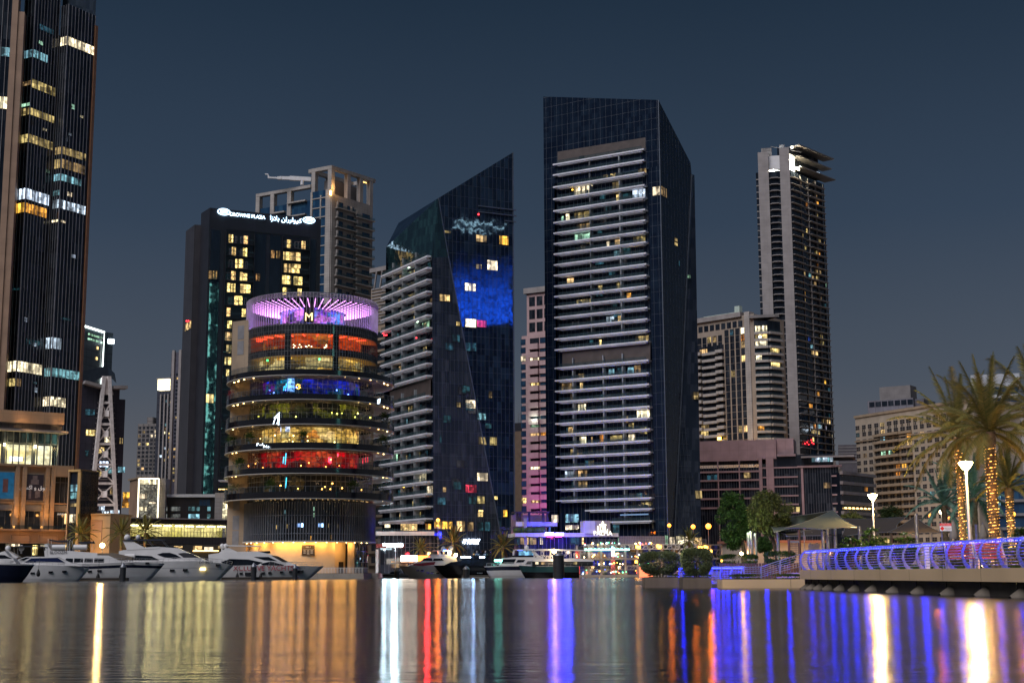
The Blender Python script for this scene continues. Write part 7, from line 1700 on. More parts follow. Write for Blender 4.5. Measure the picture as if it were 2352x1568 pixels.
# ================================================================== right bank: promenade, railings, park
M_FASC = panel('fascia_stone', (.64, .46, .27), 4.2, 3, .03, .7, .06, .6)
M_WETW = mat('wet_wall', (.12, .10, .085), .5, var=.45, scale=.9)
M_RAILW = mat('blue_lit_rail', (.27, .29, .5), .35, .2)  # blue of the light strip tinted into the white rail's paint
BLUE = (.006, .012, 1)
qa, qb = GZ(2352, 1372, 0), GZ(1849, 1352, 0); qa.z = qb.z = 0
qd = (qb - qa).normalized(); qn = V3((-qd.y, qd.x, 0)); qn = qn if qn.x < 0 else -qn       # towards the water
qs = qa - qd * 18; ql = (qb - qs).length; DZ = 1.085
def qp(s, out=0, z=0): return qs + qd * s + qn * out + V3((0, 0, z))
def promenade():
    ov = .4
    # park ground and lower walk
    c0 = P2(1845, 100); c1 = P2(1655, 128)
    pts = [qp(0, 0), qp(ql, 0), qp(ql + .8, -1.0), (c0.x + 1.5, 96), (c1.x + 8, 112), (c1.x, 130), P2(1640, 329), (400, 329), (400, 30), (qp(0).x, 30)]
    mb = MB(); mb.prism([(p[0], p[1]) for p in pts], -.3, DZ - .02); mb.build('park_ground', M_PAVE, kind='structure')
    a, b_ = P2(1540, 101), P2(1850, 89); mb = MB(); mb.prism([(a.x, a.y), (b_.x - 4, b_.y), (b_.x, b_.y), (c0.x + 2, 98), (c1.x + 8.2, 113), (c1.x, 131), (a.x, 131)], -.3, .24); mb.build('path', M_PAVE, kind='structure')
    q = thing('quay_wall', 'long stone quay with an overhanging pale fascia and arched buttresses under the blue-lit railing', 'quay', qp(ql / 2))
    mb = MB(); prof = [qp(0, ov), qp(ql - .5, ov), qp(ql + .1, ov - .2), qp(ql + .45, -.15), qp(ql + .6, -.8), qp(ql + .6, -3), qp(0, -3)]
    mb.prism([(p.x, p.y) for p in prof], .57, DZ); mb.build('fascia', M_FASC, q)
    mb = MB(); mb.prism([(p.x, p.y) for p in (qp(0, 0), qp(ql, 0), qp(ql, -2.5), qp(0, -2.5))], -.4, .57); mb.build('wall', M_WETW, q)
    pxs = (1857, 1868.7, 1885.6, 1906.7, 1934, 1967.7, 2007, 2056, 2113.7, 2182.8, 2262.6, 2347)
    for x in pxs:
        r_ = ray(x, 1345); t_ = (qs.x * qd.y - qs.y * qd.x) / (r_.x * qd.y - r_.y * qd.x); s = (r_ * t_ - qs).dot(qd)
        mb = MB(); mb.smooth = True; n = 12; rows = []
        for k in (0, .5, 1): rows.append([qp(s - .1 + math.cos(PI * i / n) * .42 * (1 - .6 * k), .02 + k * .5, -.05 + (1 - .75 * k) * .46 * math.sin(PI * i / n)) for i in range(n + 1)])
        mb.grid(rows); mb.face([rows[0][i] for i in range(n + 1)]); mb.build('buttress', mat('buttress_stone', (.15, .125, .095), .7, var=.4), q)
        mb = MB(); mb.obox(qp(s + .42, 0, -.1), qd * .05, qn * .03, V3((0, 0, .67))); mb.build('panel_joint', M_BLACK, q)
    # curved railing with its blue light strip
    R = thing('railing', 'white curved-post railing lit blue by a light strip, along the main quay', 'railing', qp(ql / 2, 0, DZ))
    H = 1.1; cur = [(0, 0), (.16, .2), (.25, .45), (.24, .7), (.12, .95), (-.08, H)]
    path = [qp(s, .1) for s in [i * .5 for i in range(int(ql / .5))]] + [qp(ql - .3, .05), qp(ql + .1, -.2), qp(ql + .3, -.6)]
    # arc length table
    L_ = [0]
    for i in range(1, len(path)): L_.append(L_[-1] + (path[i] - path[i - 1]).length)
    def at(s):
        for i in range(1, len(path)):
            if s <= L_[i]: t = (s - L_[i - 1]) / (L_[i] - L_[i - 1]); d = (path[i] - path[i - 1]).normalized(); return path[i - 1].lerp(path[i], t), V3((-d.y, d.x, 0)) if V3((-d.y, d.x, 0)).x < .3 else V3((d.y, -d.x, 0)), d
        d = (path[-1] - path[-2]).normalized(); return path[-1], qn, d
    def post(root, p, n, d, z):
        mb = MB(); C = [p + n * o + V3((0, 0, z + h)) for o, h in cur]; W_ = (.17, .13, .1, .085, .07, .06); rows = []
        for i, c in enumerate(C):
            t = (C[min(i + 1, 5)] - C[max(0, i - 1)]).normalized(); w = t.cross(d).normalized() * W_[i] * .5
            rows.append([c + w + d * .04, c + w - d * .04, c - w - d * .04, c - w + d * .04])
        mb.grid(rows, True); mb.face(rows[-1]); mb.obox(p - n * .14 - d * .1 + V3((0, 0, z)), n * .28, d * .2, V3((0, 0, .025))); mb.build('curved_post', M_RAILW, root)
    def bars(root, samples, z, hs=None):
        for j in range(8):
            h = .12 + j * .118; o = 0
            for (o0, h0), (o1, h1) in zip(cur[:-1], cur[1:]):
                if h0 <= h <= h1: o = o0 + (o1 - o0) * (h - h0) / (h1 - h0)
            mb = MB(); mb.tube([p + n * (o + .03) + V3((0, 0, z + h)) for p, n in samples], .016, 5); mb.build('rail_bar', M_RAILW, root)
        mb = MB(); mb.tube([p + n * -.1 + V3((0, 0, z + H)) for p, n in samples], .045, 6); mb.build('handrail', M_RAILW, root)
    s, n_led, sp = 1.0, 0, 1.83
    posts = []
    while s < L_[-1]: posts.append(s); s += sp
    for s in posts: p, n, d = at(s); post(R, p, n, d, DZ)
    bars(R, [(at(L_[-1] * i / 60)[0], at(L_[-1] * i / 60)[1]) for i in range(61)], DZ)
    led = glow('blue_led_strip', (.022, .04, 1), 14)
    LED = Many(R, 'led', 100); s = L_[-1]; k = 0
    while s > 0:
        p, n, d = at(s); mb = MB(); mb.obox(p - n * .1 - d * .06 + V3((0, 0, DZ + H - .1)), d * .12, n * .04, V3((0, 0, .03))); LED.add(mb, led, -p.y); s -= .36
    LED.done()
    for s in [1.0 + i * sp * 1.15 for i in range(int(L_[-1] / sp / 1.15))]: p, n, d = at(s); lamp_light('rail_led_light', p - n * .02 + V3((0, 0, DZ + H - .18)), BLUE, 26 + 30 * ((int(s * 7) * 37) % 10) / 10, .13)
    # sloping rail down the steps to the lower walk
    S_ = thing('stair_rail', 'blue-lit sloping handrail down the steps to the lower walk', 'railing', P2(1790, 92))
    Yr = 93; g = lambda x, y, Y=Yr: G(x, y, Y); mb = MB(); tops = [(1838, 1272), (1792, 1286.5), (1748, 1301), (1709, 1302.5)]; bots = [(1838, 1308), (1792, 1319), (1748, 1331), (1709, 1332)]
    for k in range(6): f = k / 6.5; mb.tube([g(a[0], a[1] + (b[1] - a[1]) * f) for a, b in zip(tops, bots)], .03 if k == 0 else .015, 5)
    mb.build('rails', M_RAILW, S_)
    for a, b in zip(tops, bots): mb = MB(); mb.bar(g(*a), g(*b), .07); mb.build('post', M_RAILW, S_)
    st = thing('steps', 'short flight of pale steps from the raised deck to the lower walk', 'steps', P2(1815, 94)); mb = MB(); e0 = P2(1845, 94)
    for k in range(6): mb.obox((e0.x - .35 * (k + 1), 94, .2), V3((.36, 0, 0)), V3((0, 4, 0)), V3((0, 0, DZ - .2 - .14 * (k + 1)))); 
    mb.build('treads', M_FASC, st)
    # lower railing
    R2 = thing('railing', 'blue-lit curved-post railing on the lower walk behind the clipped shrubs', 'railing', P2(1640, 100, 1300))
    a, b_ = P2(1708, 95), P2(1566, 100); d0 = (b_ - a).normalized(); pl = [a + d0 * (i * (b_ - a).length / 12) for i in range(13)]
    e = P2(1545, 107); pl += [b_.lerp(e, .5) + V3((-.25, -.6, 0)), e, P2(1541, 116), P2(1540, 126)]
    ns = []
    for i in range(len(pl)): d = (pl[min(i + 1, len(pl) - 1)] - pl[max(0, i - 1)]).normalized(); ns.append((V3((-d.y, d.x, 0)) if (d.x < 0 and -d.y * 0 + d.x < 0) else V3((-d.y, d.x, 0)), d))
    sm = [(p, n if n.y < 0 or n.x < 0 else -n) for p, (n, d) in zip(pl, ns)]
    bars(R2, sm, .24)
    for i in (0, 2, 4, 6, 8, 10, 12, 13, 14, 15, 16): post(R2, sm[i][0], sm[i][1], ns[i][1], .24)
    L2 = Many(R2, 'led', 60)
    for i in range(len(sm) - 1):
        for k in range(3): p = sm[i][0].lerp(sm[i + 1][0], (k + .5) / 3); mb = MB(); mb.box(p.x, p.y, .24 + H - .1, .12, .05, .03); L2.add(mb, led)
        p = sm[i][0]; lamp_light('rail_led_light', p + V3((0, .05, .24 + H - .2)), BLUE, 60, .12)
    L2.done()
    for x in (1715, 1760, 1810): lamp_light('rail_led_light', G(x, 1308, 93.6), BLUE, 50, .12)
    # planters in front
    def planter(x0, x1, yb, Y, top, label, m=M_FASC, dep=2.2):
        a, c = P2(x0, Y), P2(x1, Y); t_ = thing('planter', label, 'planter', (a.x, a.y, 0)); mb = MB(); mb.prism([(a.x, a.y), (c.x, c.y), (c.x, c.y + dep), (a.x, a.y + dep)], -.3, top); mb.build('box', m, t_); mb = MB(); mb.prism([(a.x + .12, a.y + .12), (c.x - .12, c.y + .12), (c.x - .12, c.y + dep - .1), (a.x + .12, a.y + dep - .1)], top, top + .02); mb.build('soil', mat('soil', (.03, .022, .015), .9), t_); return a, c
    planter(1657, 1848, 1350, 88, .55, 'long pale stone planter wall below the steps, at the water')
    dk = mat('stained_stone', (.13, .105, .085), .55, var=.5, scale=.7, streak=True)
    planter(1567.6, 1633, 1349, 90, .66, 'dark stained stone planter box under the right clipped shrub', dk); planter(1481, 1558, 1346, 97, .66, 'dark stained stone planter box under the left clipped shrub', dk)
    # street lamps on the promenade
    def lamp(x, y, Y, label, pw, base=DZ, group=None, col=srgb(255, 205, 125), head=.26, cup=True, gl=60, name='street_lamp', pole=.055):
        top = G(x, y, Y); t_ = thing(name, label, 'lamp', (top.x, top.y, base), group); h = top.z
        mb = MB(); mb.tube([(top.x, top.y, base), (top.x, top.y, base + .5), (top.x, top.y, h - head * .8)], [pole * 1.4, pole * 1.1, pole], 10); mb.build('pole', M_WHITE if cup else M_GREY, t_)
        mb = MB(); mb.smooth = True; mb.lathe([(.01, -head * .8), (head * .5, -head * .55), (head * 1.05, head * .35), (head * .9, head * .5), (.01, head * .6)] if cup else [(.01, -head), (head * .7, -head * .7), (head, 0), (head * .7, head * .7), (.01, head)], top, 16); mb.build('lamp_head', glow('lamp_%d_%d' % (int(col[1] * 99), gl), col, gl), t_)
        if pw: lamp_light('street_light', top + V3((0, -.7 if not cup else -.45, .1)), (1, .2, .006) if gl == 4 else col, pw, .12 if cup else .4)
        return t_
    lamp(2004, 1140, 93, 'slim white promenade lamp with an upturned glowing head, left of the pair', 1500, gl=75, head=.30); lamp(2218, 1068, 63, 'nearest slim white promenade lamp, before the tall palms', 1700, gl=75, head=.30)
    orange = srgb(255, 150, 40)
    for x, y, Y, pw, hd, lb in ((1006, 1194, 392, 1500, .55, 'orange street lamp at the corner of the slanted tower'), (1537, 1206, 300, 300, .42, 'orange street lamp on the lattice-fronted bridge, nearest the cut-roof tower lobby'), (1592, 1209, 300, 300, .5, 'orange street lamp between the two other orange lamps by the lattice front'), (1627, 1208, 260, 900, .55, 'brightest orange street lamp beside the leafy trees'), (2138, 1184, 170, 400, .3, 'orange street lamp behind the dark shade sails'), (2181, 1189, 190, 100, .22, 'small orange lamp near the slow-down sign'), (2327, 1180, 140, 300, .25, 'orange street lamp beside the short lit palm trunk')): lamp(x, y, Y, lb, pw, LZ if Y > 250 else DZ, 'distant orange street lamps', orange, hd, False, 4)
    lamp(2162, 1175, 150, 'white twin street lamp behind the palms', 200, col=srgb(255, 225, 170), head=.24, cup=False, gl=14); lamp(235, 1252, 300, 'bright floodlamp above the small white cruiser', 1800, LZ, col=srgb(255, 210, 130), head=.5, cup=False, gl=75)
    for x, y, Y, lb in ((1703, 1271, 108, 'small bright spotlight in the hedge by the leafy trees'), (2001, 1272, 88, 'small spotlight at the foot of the lamp behind the rail'), (2258, 1298, 60, 'low warm marker light beside the red bench')):
        p = G(x, y, Y); t_ = thing('spotlight', lb, 'spotlight', p); mb = MB(); mb.ball(p, .13 if Y > 80 else .05, 10, 8); mb.build('bulb', glow('spot_bulb', srgb(255, 220, 150), 60), t_); mb = MB(); mb.tube([(p.x, p.y, DZ), (p.x, p.y, p.z - .1)], .03, 6); mb.build('stake', M_BLACK, t_); lamp_light('spot_light', p + V3((0, -.3, .1)), srgb(255, 170, 90), 40, .15)
    # masts and shade sails
    def mast(x, y0, Y, label, w=.11, lean=0):
        t_ = P2(x, Y); h = ZH(x, y0, Y); r = thing('sail_mast', label, 'mast', (t_.x, t_.y, DZ), 'shade sail masts'); mb = MB(); mb.tube([(t_.x + lean, t_.y, DZ), (t_.x, t_.y, h)], w, 10); mb.build('pole', M_STEEL, r)
        mb = MB(); mb.tube([(t_.x, t_.y, h), (t_.x, t_.y, h + .05)], w * 1.1, 10); mb.build('cap', M_GREY, r)
    hx = lambda x: 1800.7 + .2344 * x; hy = lambda y: 1091 + .2344 * y
    for x, y, Y, lb in ((517, 320, 100, 'tallest grey mast holding the pale green shade sail'), (440, 510, 97, 'short mast left of the tallest sail mast'), (393, 550, 96, 'shortest mast under the pale green sail'), (755, 505, 90, 'mast between the flowering shrubs and the lamp'), (1320, 380, 90, 'leaning mast by the brown shade sail'), (1908, 487, 80, 'pale mast behind the tall palm')): mast(hx(x), hy(y), Y, lb)
    zx = lambda x: 1424 + .1953 * x; zy = lambda y: 1079.5 + .1953 * y
    for x, y, lb in ((1520, 740, 'left mast of the three grey masts under the leafy tree'), (1550, 725, 'middle mast of the three grey masts under the leafy tree'), (1602, 745, 'right mast of the three grey masts under the leafy tree'), (1867, 728, 'grey mast right of the leaning tree trunk')): mast(zx(x), zy(y), 108, lb, .13)
    def sail(label, corners, sag, m):
        C = [G(hx(x), hy(y), Y) for x, y, Y in corners]; c = (C[0] + C[1] + C[2] + C[3]) / 4; t_ = thing('shade_sail', label, 'shade sail', (c.x, c.y, c.z)); n = 10; rows = []
        for i in range(n + 1):
            u = i / n; row = []
            for j in range(n + 1):
                v = j / n; p = (C[0] * (1 - u) + C[1] * u) * (1 - v) + (C[3] * (1 - u) + C[2] * u) * v; e = 16 * u * (1 - u) * v * (1 - v); k = 1 - .16 * math.sin(PI * u) * abs(2 * v - 1) - .0; p = c + (p - c) * (1 - .14 * (4 * u * (1 - u) + 4 * v * (1 - v) - 2 * 16 * u * (1 - u) * v * (1 - v)) ); p.z -= sag * e; row.append(p)
            rows.append(row)
        mb = MB(); mb.smooth = True; mb.grid(rows); mb.build('fabric', m, t_)
        mb = MB(); e = [r[0] for r in rows] + rows[-1][1:] + [r[-1] for r in rows[::-1]][1:] + rows[0][::-1][1:]; mb.tube(e, .025, 4); mb.build('edge_cable', M_GREY, t_)
    gs, bs = mat('green_grey_sail', (.06, .075, .07), .8, var=.08), mat('brown_sail', (.05, .038, .032), .85, var=.15)
    sail('pale grey-green shade sail with a high right corner, in front', [(5, 520, 92), (480, 338, 100), (745, 516, 90), (350, 530, 84)], .2, gs)
    sail('rear grey-green shade sail rising to the tall mast', [(-260, 440, 118), (480, 345, 104), (540, 430, 112), (-100, 560, 104)], .3, gs)
    sail('wide dark shade sail behind the flowering shrubs', [(540, 425, 112), (1200, 405, 120), (1100, 560, 98), (560, 600, 100)], .3, bs); sail('brown peaked shade sail falling to the right of the leaning mast', [(1285, 398, 104), (1560, 566, 92), (1230, 575, 90), (1010, 560, 98)], .1, bs); sail('low dark shade sail over the playground', [(-50, 560, 112), (360, 520, 104), (520, 590, 96), (20, 600, 98)], .1, bs)
    # sign, benches, parasols, play frame, board, bollard
    Yg = 78; p = P2(hx(1565), Yg); s_ = thing('warning_sign', 'red and white slow down sign on a grey post before the palms', 'sign', (p.x, p.y, DZ)); F = Face((p.x - 2, p.y - .06, 0), (p.x + 2, p.y - .06, 0))
    u0, u1, v0, v1 = F.rect(hx(1527), hy(470), hx(1641), hy(545)); vm = v0 + (v1 - v0) * .66
    mb = MB(); mb.tube([(p.x, p.y, DZ), (p.x, p.y, v1)], .045, 8); mb.build('post', M_STEEL, s_)
    mb = MB(); F.box(mb, u0, u1, v0, v1, -.02, .01); pn = mb.build('panel', mat('sign_white', (.8, .8, .8), .4, emit=(.8, .75, .7), es=.25), s_); mb = MB(); F.box(mb, u0, u1, vm, v1, .01, .016); mb.build('red_field', mat('sign_red', (.7, .03, .03), .4, emit=(.8, .03, .03), es=.35), pn)
    w_ = mat('sign_white', (.8, .8, .8)); uc = (u0 + u1) / 2; text_mesh('SLOW DOWN', .085, 'lettering', w_, pn, F.pt(uc, vm + .03, .018), F.U, F.V, .002); text_mesh('\uFE94\uFECB\uFEAE\uFEB4\uFEDF\uFE8D \uFED2\uFED4\uFEA7', .085, 'lettering', w_, pn, F.pt(uc, vm + .12, .018), F.U, F.V, .002)
    k_ = mat('sign_ink', (.25, .03, .03), .5); text_mesh('WATCH FOR', .062, 'lettering', k_, pn, F.pt(u0 + (u1 - u0) * .68, v0 + .13, .012), F.U, F.V, .002); text_mesh('CHILDREN', .062, 'lettering', k_, pn, F.pt(u0 + (u1 - u0) * .68, v0 + .06, .012), F.U, F.V, .002)
    mb = MB(); c = F.pt(u0 + (u1 - u0) * .2, v0 + (vm - v0) * .5, .014); e = .12; mb.face([c - F.U * e, c - F.V * e, c + F.U * e, c + F.V * e]); mb.build('diamond', mat('sign_red', (.7, .03, .03)), pn)
    red = mat('red_slats', (.42, .045, .04), .5); con = mat('bench_concrete', (.6, .57, .52), .6)
    def bench(x, y, Y, label):
        p = P2(x, Y); t_ = thing('bench', label, 'bench', (p.x, p.y, DZ), 'red slatted benches'); F = Face((p.x - .62, p.y, 0), (p.x + .62, p.y - .12, 0)); z = DZ
        mb = MB()
        for i in range(9): v = z + .5 + i * .07; F.box(mb, .06, 1.18, v, v + .045, -.08 - i * .035, -.05 - i * .035)
        mb.build('backrest', red, t_); mb = MB()
        for i in range(6): F.box(mb, .06, 1.18, z + .42, z + .46, -.05 + i * .09, .02 + i * .09)
        mb.build('seat', red, t_)
        for u in (0, 1.14): mb = MB(); mb.face([F.pt(u, z, .35), F.pt(u, z, -.25), F.pt(u, z + .42, -.15), F.pt(u, z + 1.12, -.5), F.pt(u, z + 1.12, -.42), F.pt(u, z + .42, .46)][::-1]); F.box(mb, u, u + .08, z, z + .42, -.12, .3); mb.bar(F.pt(u + .04, z + .42, -.1), F.pt(u + .04, z + 1.12, -.45), .08); mb.build('side_frame', con, t_)
    bench(2207, 1300, 62.5, 'red slatted bench on concrete sides, beside the nearest lamp pole'); bench(2276, 1300, 61, 'red slatted bench on concrete sides, under the tallest date palm')
    for x, y0, y1, lb in ((1682, 450, 620, 'tall folded beige parasol behind the left palm trunk'), (1972, 480, 615, 'folded grey parasol left of the tall palm trunk'), (2130, 500, 615, 'folded grey parasol right of the tall palm trunk')):
        Y = 82; p = P2(hx(x), Y); t_ = thing('parasol', lb, 'parasol', (p.x, p.y, DZ), 'folded parasols'); z0, z1 = ZH(hx(x), hy(y1), Y), ZH(hx(x), hy(y0), Y); mb = MB(); mb.smooth = True; n = 14
        mb.grid([[(p.x + r * (1 + .2 * (k % 2)) * math.cos(2 * PI * k / n), p.y + r * (1 + .2 * (k % 2)) * math.sin(2 * PI * k / n), z) for k in range(n)] for r, z in ((.05, z1), (.13, z1 - .2), (.16, (z0 + z1) / 2), (.24, z0 + .15), (.2, z0))], True); mb.build('canopy', mat('parasol_cloth', (.3, .27, .22), .8, var=.2, streak=True), t_); mb = MB(); mb.tube([(p.x, p.y, DZ), (p.x, p.y, z1 + .1)], .03, 6); mb.build('pole', M_STEEL, t_)
    Y = 96; t_ = thing('play_frame', 'wooden climbing frame with a net under the shade sails', 'play frame', P2(hx(95), Y)); g = lambda x, y: G(hx(x), hy(y), Y); wd = mat('play_wood', (.16, .08, .045), .6)
    for x, y in ((48, 620), (148, 535)): mb = MB(); a = g(x, y); mb.tube([(a.x, a.y, DZ), a], .09, 8); mb.build('post', wd, t_)
    mb = MB(); mb.tube([g(148, 545), g(170, 555), g(195, 545), g(200, 620), g(198, 760)], .03, 6); mb.build('hoop', M_STEEL, t_); mb = MB()
    for i in range(7): mb.bar(g(60 + i * 13, 655), g(60 + i * 13, 780), .03)
    for i in range(7): mb.bar(g(60, 655 + i * 20), g(140, 655 + i * 20), .03)
    mb.build('net', mat('net_rope', (.2, .16, .12), .8), t_); mb = MB(); mb.bar(g(45, 650), g(150, 650), .14); mb.build('cross_beam', M_GREY, t_)
    Y = 94; F = Face(P2(hx(238), Y), P2(hx(352), Y)); t_ = thing('notice_board', 'pale notice board under the shade sails', 'sign', P2(hx(295), Y)); u0, u1, v0, v1 = F.rect(hx(240), hy(672), hx(350), hy(735)); mb = MB(); F.box(mb, u0, u1, v0, v1, -.04, 0); mb.build('panel', mat('board_cream', (.6, .56, .48), .6), t_); mb = MB()
    for i in range(6): F.box(mb, u0 + .3, u1 - .5, v0 + .35 + i * .2, v0 + .39 + i * .2, 0, .01)
    mb.build('printed_lines', M_GREY, t_)
    for u in (u0 + .1, u1 - .2): mb = MB(); F.box(mb, u, u + .1, DZ, v1 + .1, -.12, -.04); mb.build('leg', M_GREY, t_)
    p = P2(hx(1405), 68); t_ = thing('bollard', 'square pale pillar lit blue behind the railing', 'bollard', (p.x, p.y, DZ)); mb = MB(); mb.box(p.x, p.y, DZ, .2, .2, 1.1); mb.build('shaft', con, t_); mb = MB(); mb.box(p.x, p.y, DZ + 1.1, .26, .26, .05); mb.build('cap', con, t_); lamp_light('bollard_light', (p.x - .3, p.y - .5, DZ + 1.2), BLUE, 30, .1)
    p = P2(zx(1635), 101); t_ = thing('planter', 'slatted wooden planter box beside the hedge', 'planter', (p.x, p.y, .24)); mb = MB(); mb.box(p.x, p.y, .24, 5.2, 2, 1.0); mb.build('box', M_PAVE, t_) ; mb = MB()
    for i in range(26): mb.box(p.x - 2.5 + i * .2, p.y - 1.03, .3, .15, .05, 1.3)
    for i in range(10): mb.box(p.x - 2.63, p.y - .9 + i * .2, .3, .05, .15, 1.3)
    mb.build('slats', wd, t_)
    # low white park building behind the playground
    F = face_px((1700, 1247), 140, (1890, 1247)); t_ = root_at('park_kiosk', 'low pale park building under the shade sails', F); solid(t_, 'wall', F, 0, F.W, DZ, F.hit(1800, 1246)[1], 5, mat('kiosk_wall', (.45, .36, .28), .7)); solid(t_, 'roof', F, -.3, F.W + .3, F.hit(1800, 1246)[1], F.hit(1800, 1240)[1], 5.6, mat('kiosk_roof', (.3, .12, .08), .7), .3)
    for k in range(3): lamp_light('kiosk_fill', F.pt(2 + k * 3, 3.5, 3), srgb(255, 190, 120), 160, .2)  # added fill spots in front of the park building
promenade()
# ================================================================== vegetation
def leafm(name, c1, c2, rough=.55):
    if name in MC: return MC[name]
    m, t, N, L, b = nt(name); b.inputs['Roughness'].default_value = rough; b.inputs['Specular IOR Level'].default_value = .25
    ge = N.new('ShaderNodeNewGeometry'); mx = N.new('ShaderNodeMix'); mx.data_type = 'RGBA'; mx.inputs[6].default_value = (*c1, 1); mx.inputs[7].default_value = (*c2, 1)
    L.new(ge.outputs['Random Per Island'], mx.inputs[0]); L.new(mx.outputs[2], b.inputs['Base Color'])
    tl = N.new('ShaderNodeBsdfTranslucent'); L.new(mx.outputs[2], tl.inputs[0]); ms = N.new('ShaderNodeMixShader'); ms.inputs[0].default_value = .25
    L.new(b.outputs[0], ms.inputs[1]); L.new(tl.outputs[0], ms.inputs[2]); L.new(ms.outputs[0], [n for n in N if n.type == 'OUTPUT_MATERIAL'][0].inputs[0]); MC[name] = m; return m
def fairy():
    if 'fairy' in MC: return MC['fairy']
    m, t, N, L, b = nt('fairy_light'); b.inputs['Base Color'].default_value = (.05, .03, .02, 1); b.inputs['Emission Color'].default_value = (*srgb(255, 178, 80), 1)
    tc = N.new('ShaderNodeTexCoord'); nz = N.new('ShaderNodeTexNoise'); nz.inputs['Scale'].default_value = 7; nz.inputs['Detail'].default_value = 2; L.new(tc.outputs['Object'], nz.inputs['Vector'])
    mr = N.new('ShaderNodeMapRange'); mr.inputs[1].default_value = .54; mr.inputs[2].default_value = .66; mr.inputs[3].default_value = .1; mr.inputs[4].default_value = 9; L.new(nz.outputs['Fac'], mr.inputs[0]); L.new(mr.outputs[0], b.inputs['Emission Strength']); MC['fairy'] = m; return m
BARK = mat('bark', (.11, .08, .055), .9, var=.4, scale=3, bump=.5)
PALMBARK = mat('palm_bark', (.17, .115, .07), .9, var=.5, scale=6, bump=.8)
def leaf(mb, p, d, w, l, rnd):
    d = d.normalized(); s = d.cross(V3((rnd.uniform(-1, 1), rnd.uniform(-1, 1), rnd.uniform(-1, 1))))
    if s.length < .05: return
    s = s.normalized() * w; mb.face([p, p + d * l * .5 + s, p + d * l, p + d * l * .5 - s])
def frond(mb, base, az, el, L, rnd, lw=.05, ll=.42, n=24, droop=1.0):
    """arched rib with two rows of leaflets"""
    p = V3(base); d = V3((math.cos(az) * math.cos(el), math.sin(az) * math.cos(el), math.sin(el))); st = L / n; pts = [p.copy()]; side0 = V3((-math.sin(az), math.cos(az), 0))
    for i in range(n):
        d.z -= droop * 1.9 / n * (.35 + i / n); d.normalize(); p = p + d * st; pts.append(p.copy())
    mb.tube(pts, [.035 * (1 - .8 * i / n) for i in range(n + 1)], 4, False)
    for i in range(3, n):
        t = i / n; dd = (pts[i + 1] - pts[i]).normalized(); up = side0.cross(dd).normalized(); k = ll * L / 3 * math.sin(PI * (.12 + .83 * t)) ** .7
        for sg in (1, -1):
            for h in (0, .5):
                v = (side0 * sg * .8 + dd * .75 + up * rnd.uniform(.05, .35)).normalized(); q = pts[i] + dd * st * h; e = q + v * k * rnd.uniform(.85, 1.1); e.z -= k * .18
                w = dd * lw * .5; mb.face([q - w, q + w, q + w * .4 + (e - q) * .6, e, q - w * .4 + (e - q) * .6])
def palm(x, yc, Y, label, R, base=DZ, n=34, lights=0, mats=None, tr=.19, group='palms', seed=1, up=.0, ll=.42, lean=0, nl=24):
    rnd = random.Random(seed); c = G(x, yc, Y); r = thing('palm_tree', label, 'palm', (c.x + lean, c.y, base), group)
    mb = MB(); m = 14; P = []; W_ = []
    for i in range(m + 1):
        t = i / m; P.append((c.x + lean * (1 - t) ** 1.5, c.y, base + (c.z - base) * t)); W_.append(tr * (1.25 if i == 0 else 1.0 + .12 * (i % 2) + (.35 if t > .9 else 0)))
    mb.tube(P, W_, 12); h = c.z - base
    k = 0
    while k < h * 9:                            # old leaf bases
        z = base + (k + rnd.random()) / 9; a = k * 2.4; t = (z - base) / h; cx = c.x + lean * (1 - t) ** 1.5
        if z < c.z: q = V3((cx + tr * math.cos(a), c.y + tr * math.sin(a), z)); o = V3((math.cos(a), math.sin(a), 0)); s = V3((-o.y, o.x, 0)) * .07; mb.face([q - s, q + s, q + o * .07 + V3((0, 0, .12))])
        k += 1
    mb.build('trunk', PALMBARK, r)
    mb = MB()
    for i in range(n):
        t = (i + .5) / n; el = 1.5 - 1.9 * t ** 1.15 + up; az = i * 2.39996 + rnd.uniform(-.2, .2); frond(mb, c + V3((0, 0, rnd.uniform(-.15, .25))), az, el, R * rnd.uniform(.85, 1.12), rnd, ll=ll, n=nl, droop=.35 + .7 * t, lw=.075 * max(1, Y / 75))
    mb.build('crown', mats or leafm('palm_leaf', (.10, .11, .03), (.22, .19, .06)), r)
    if lights:
        mb = MB(); N_ = int(lights * 14 * 3.0); z1 = c.z - .35; mb.tube([(c.x + lean * (1 - (base + .3 + (z1 - base - .3) * i / N_ - base) / h) ** 1.5 + (tr * 1.12 + .03) * math.cos(i * 2 * PI / 14), c.y + (tr * 1.12 + .03) * math.sin(i * 2 * PI / 14), base + .3 + (z1 - base - .3) * i / N_) for i in range(N_ + 1)], .016, 4, False); mb.build('string_lights', fairy(), r)
        lamp_light('palm_uplight', (c.x - .9, c.y - 1.3, base + .5), srgb(255, 190, 100), 900, .1, 1.3, c); lamp_light('trunk_glow', (c.x - .2, c.y - .75, base + h * .55), srgb(255, 175, 85), 22, .1)
    return r
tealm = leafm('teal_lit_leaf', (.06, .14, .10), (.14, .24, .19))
PG = 'date palms in the promenade park'
palm(2271, 992, 75, 'tallest date palm with light-wrapped trunk, crown high against the sky', 3.7, n=36, lights=13, tr=.24, group=PG, seed=3, ll=.5, nl=30)
palm(2200, 1005, 92, 'date palm behind the bright lamp, its slim lit trunk left of the tallest palm', 4.6, n=36, lights=12, tr=.2, group=PG, seed=5, ll=.45)
palm(2317, 1120, 92, 'short date palm with lit trunk under the blue-glazed building', 2.6, n=28, lights=9, tr=.2, group=PG, seed=7, up=.15)
palm(2388, 955, 78, 'date palm beyond the tallest one, only some fronds showing', 4.2, n=40, lights=10, tr=.22, group=PG, seed=8, ll=.5)
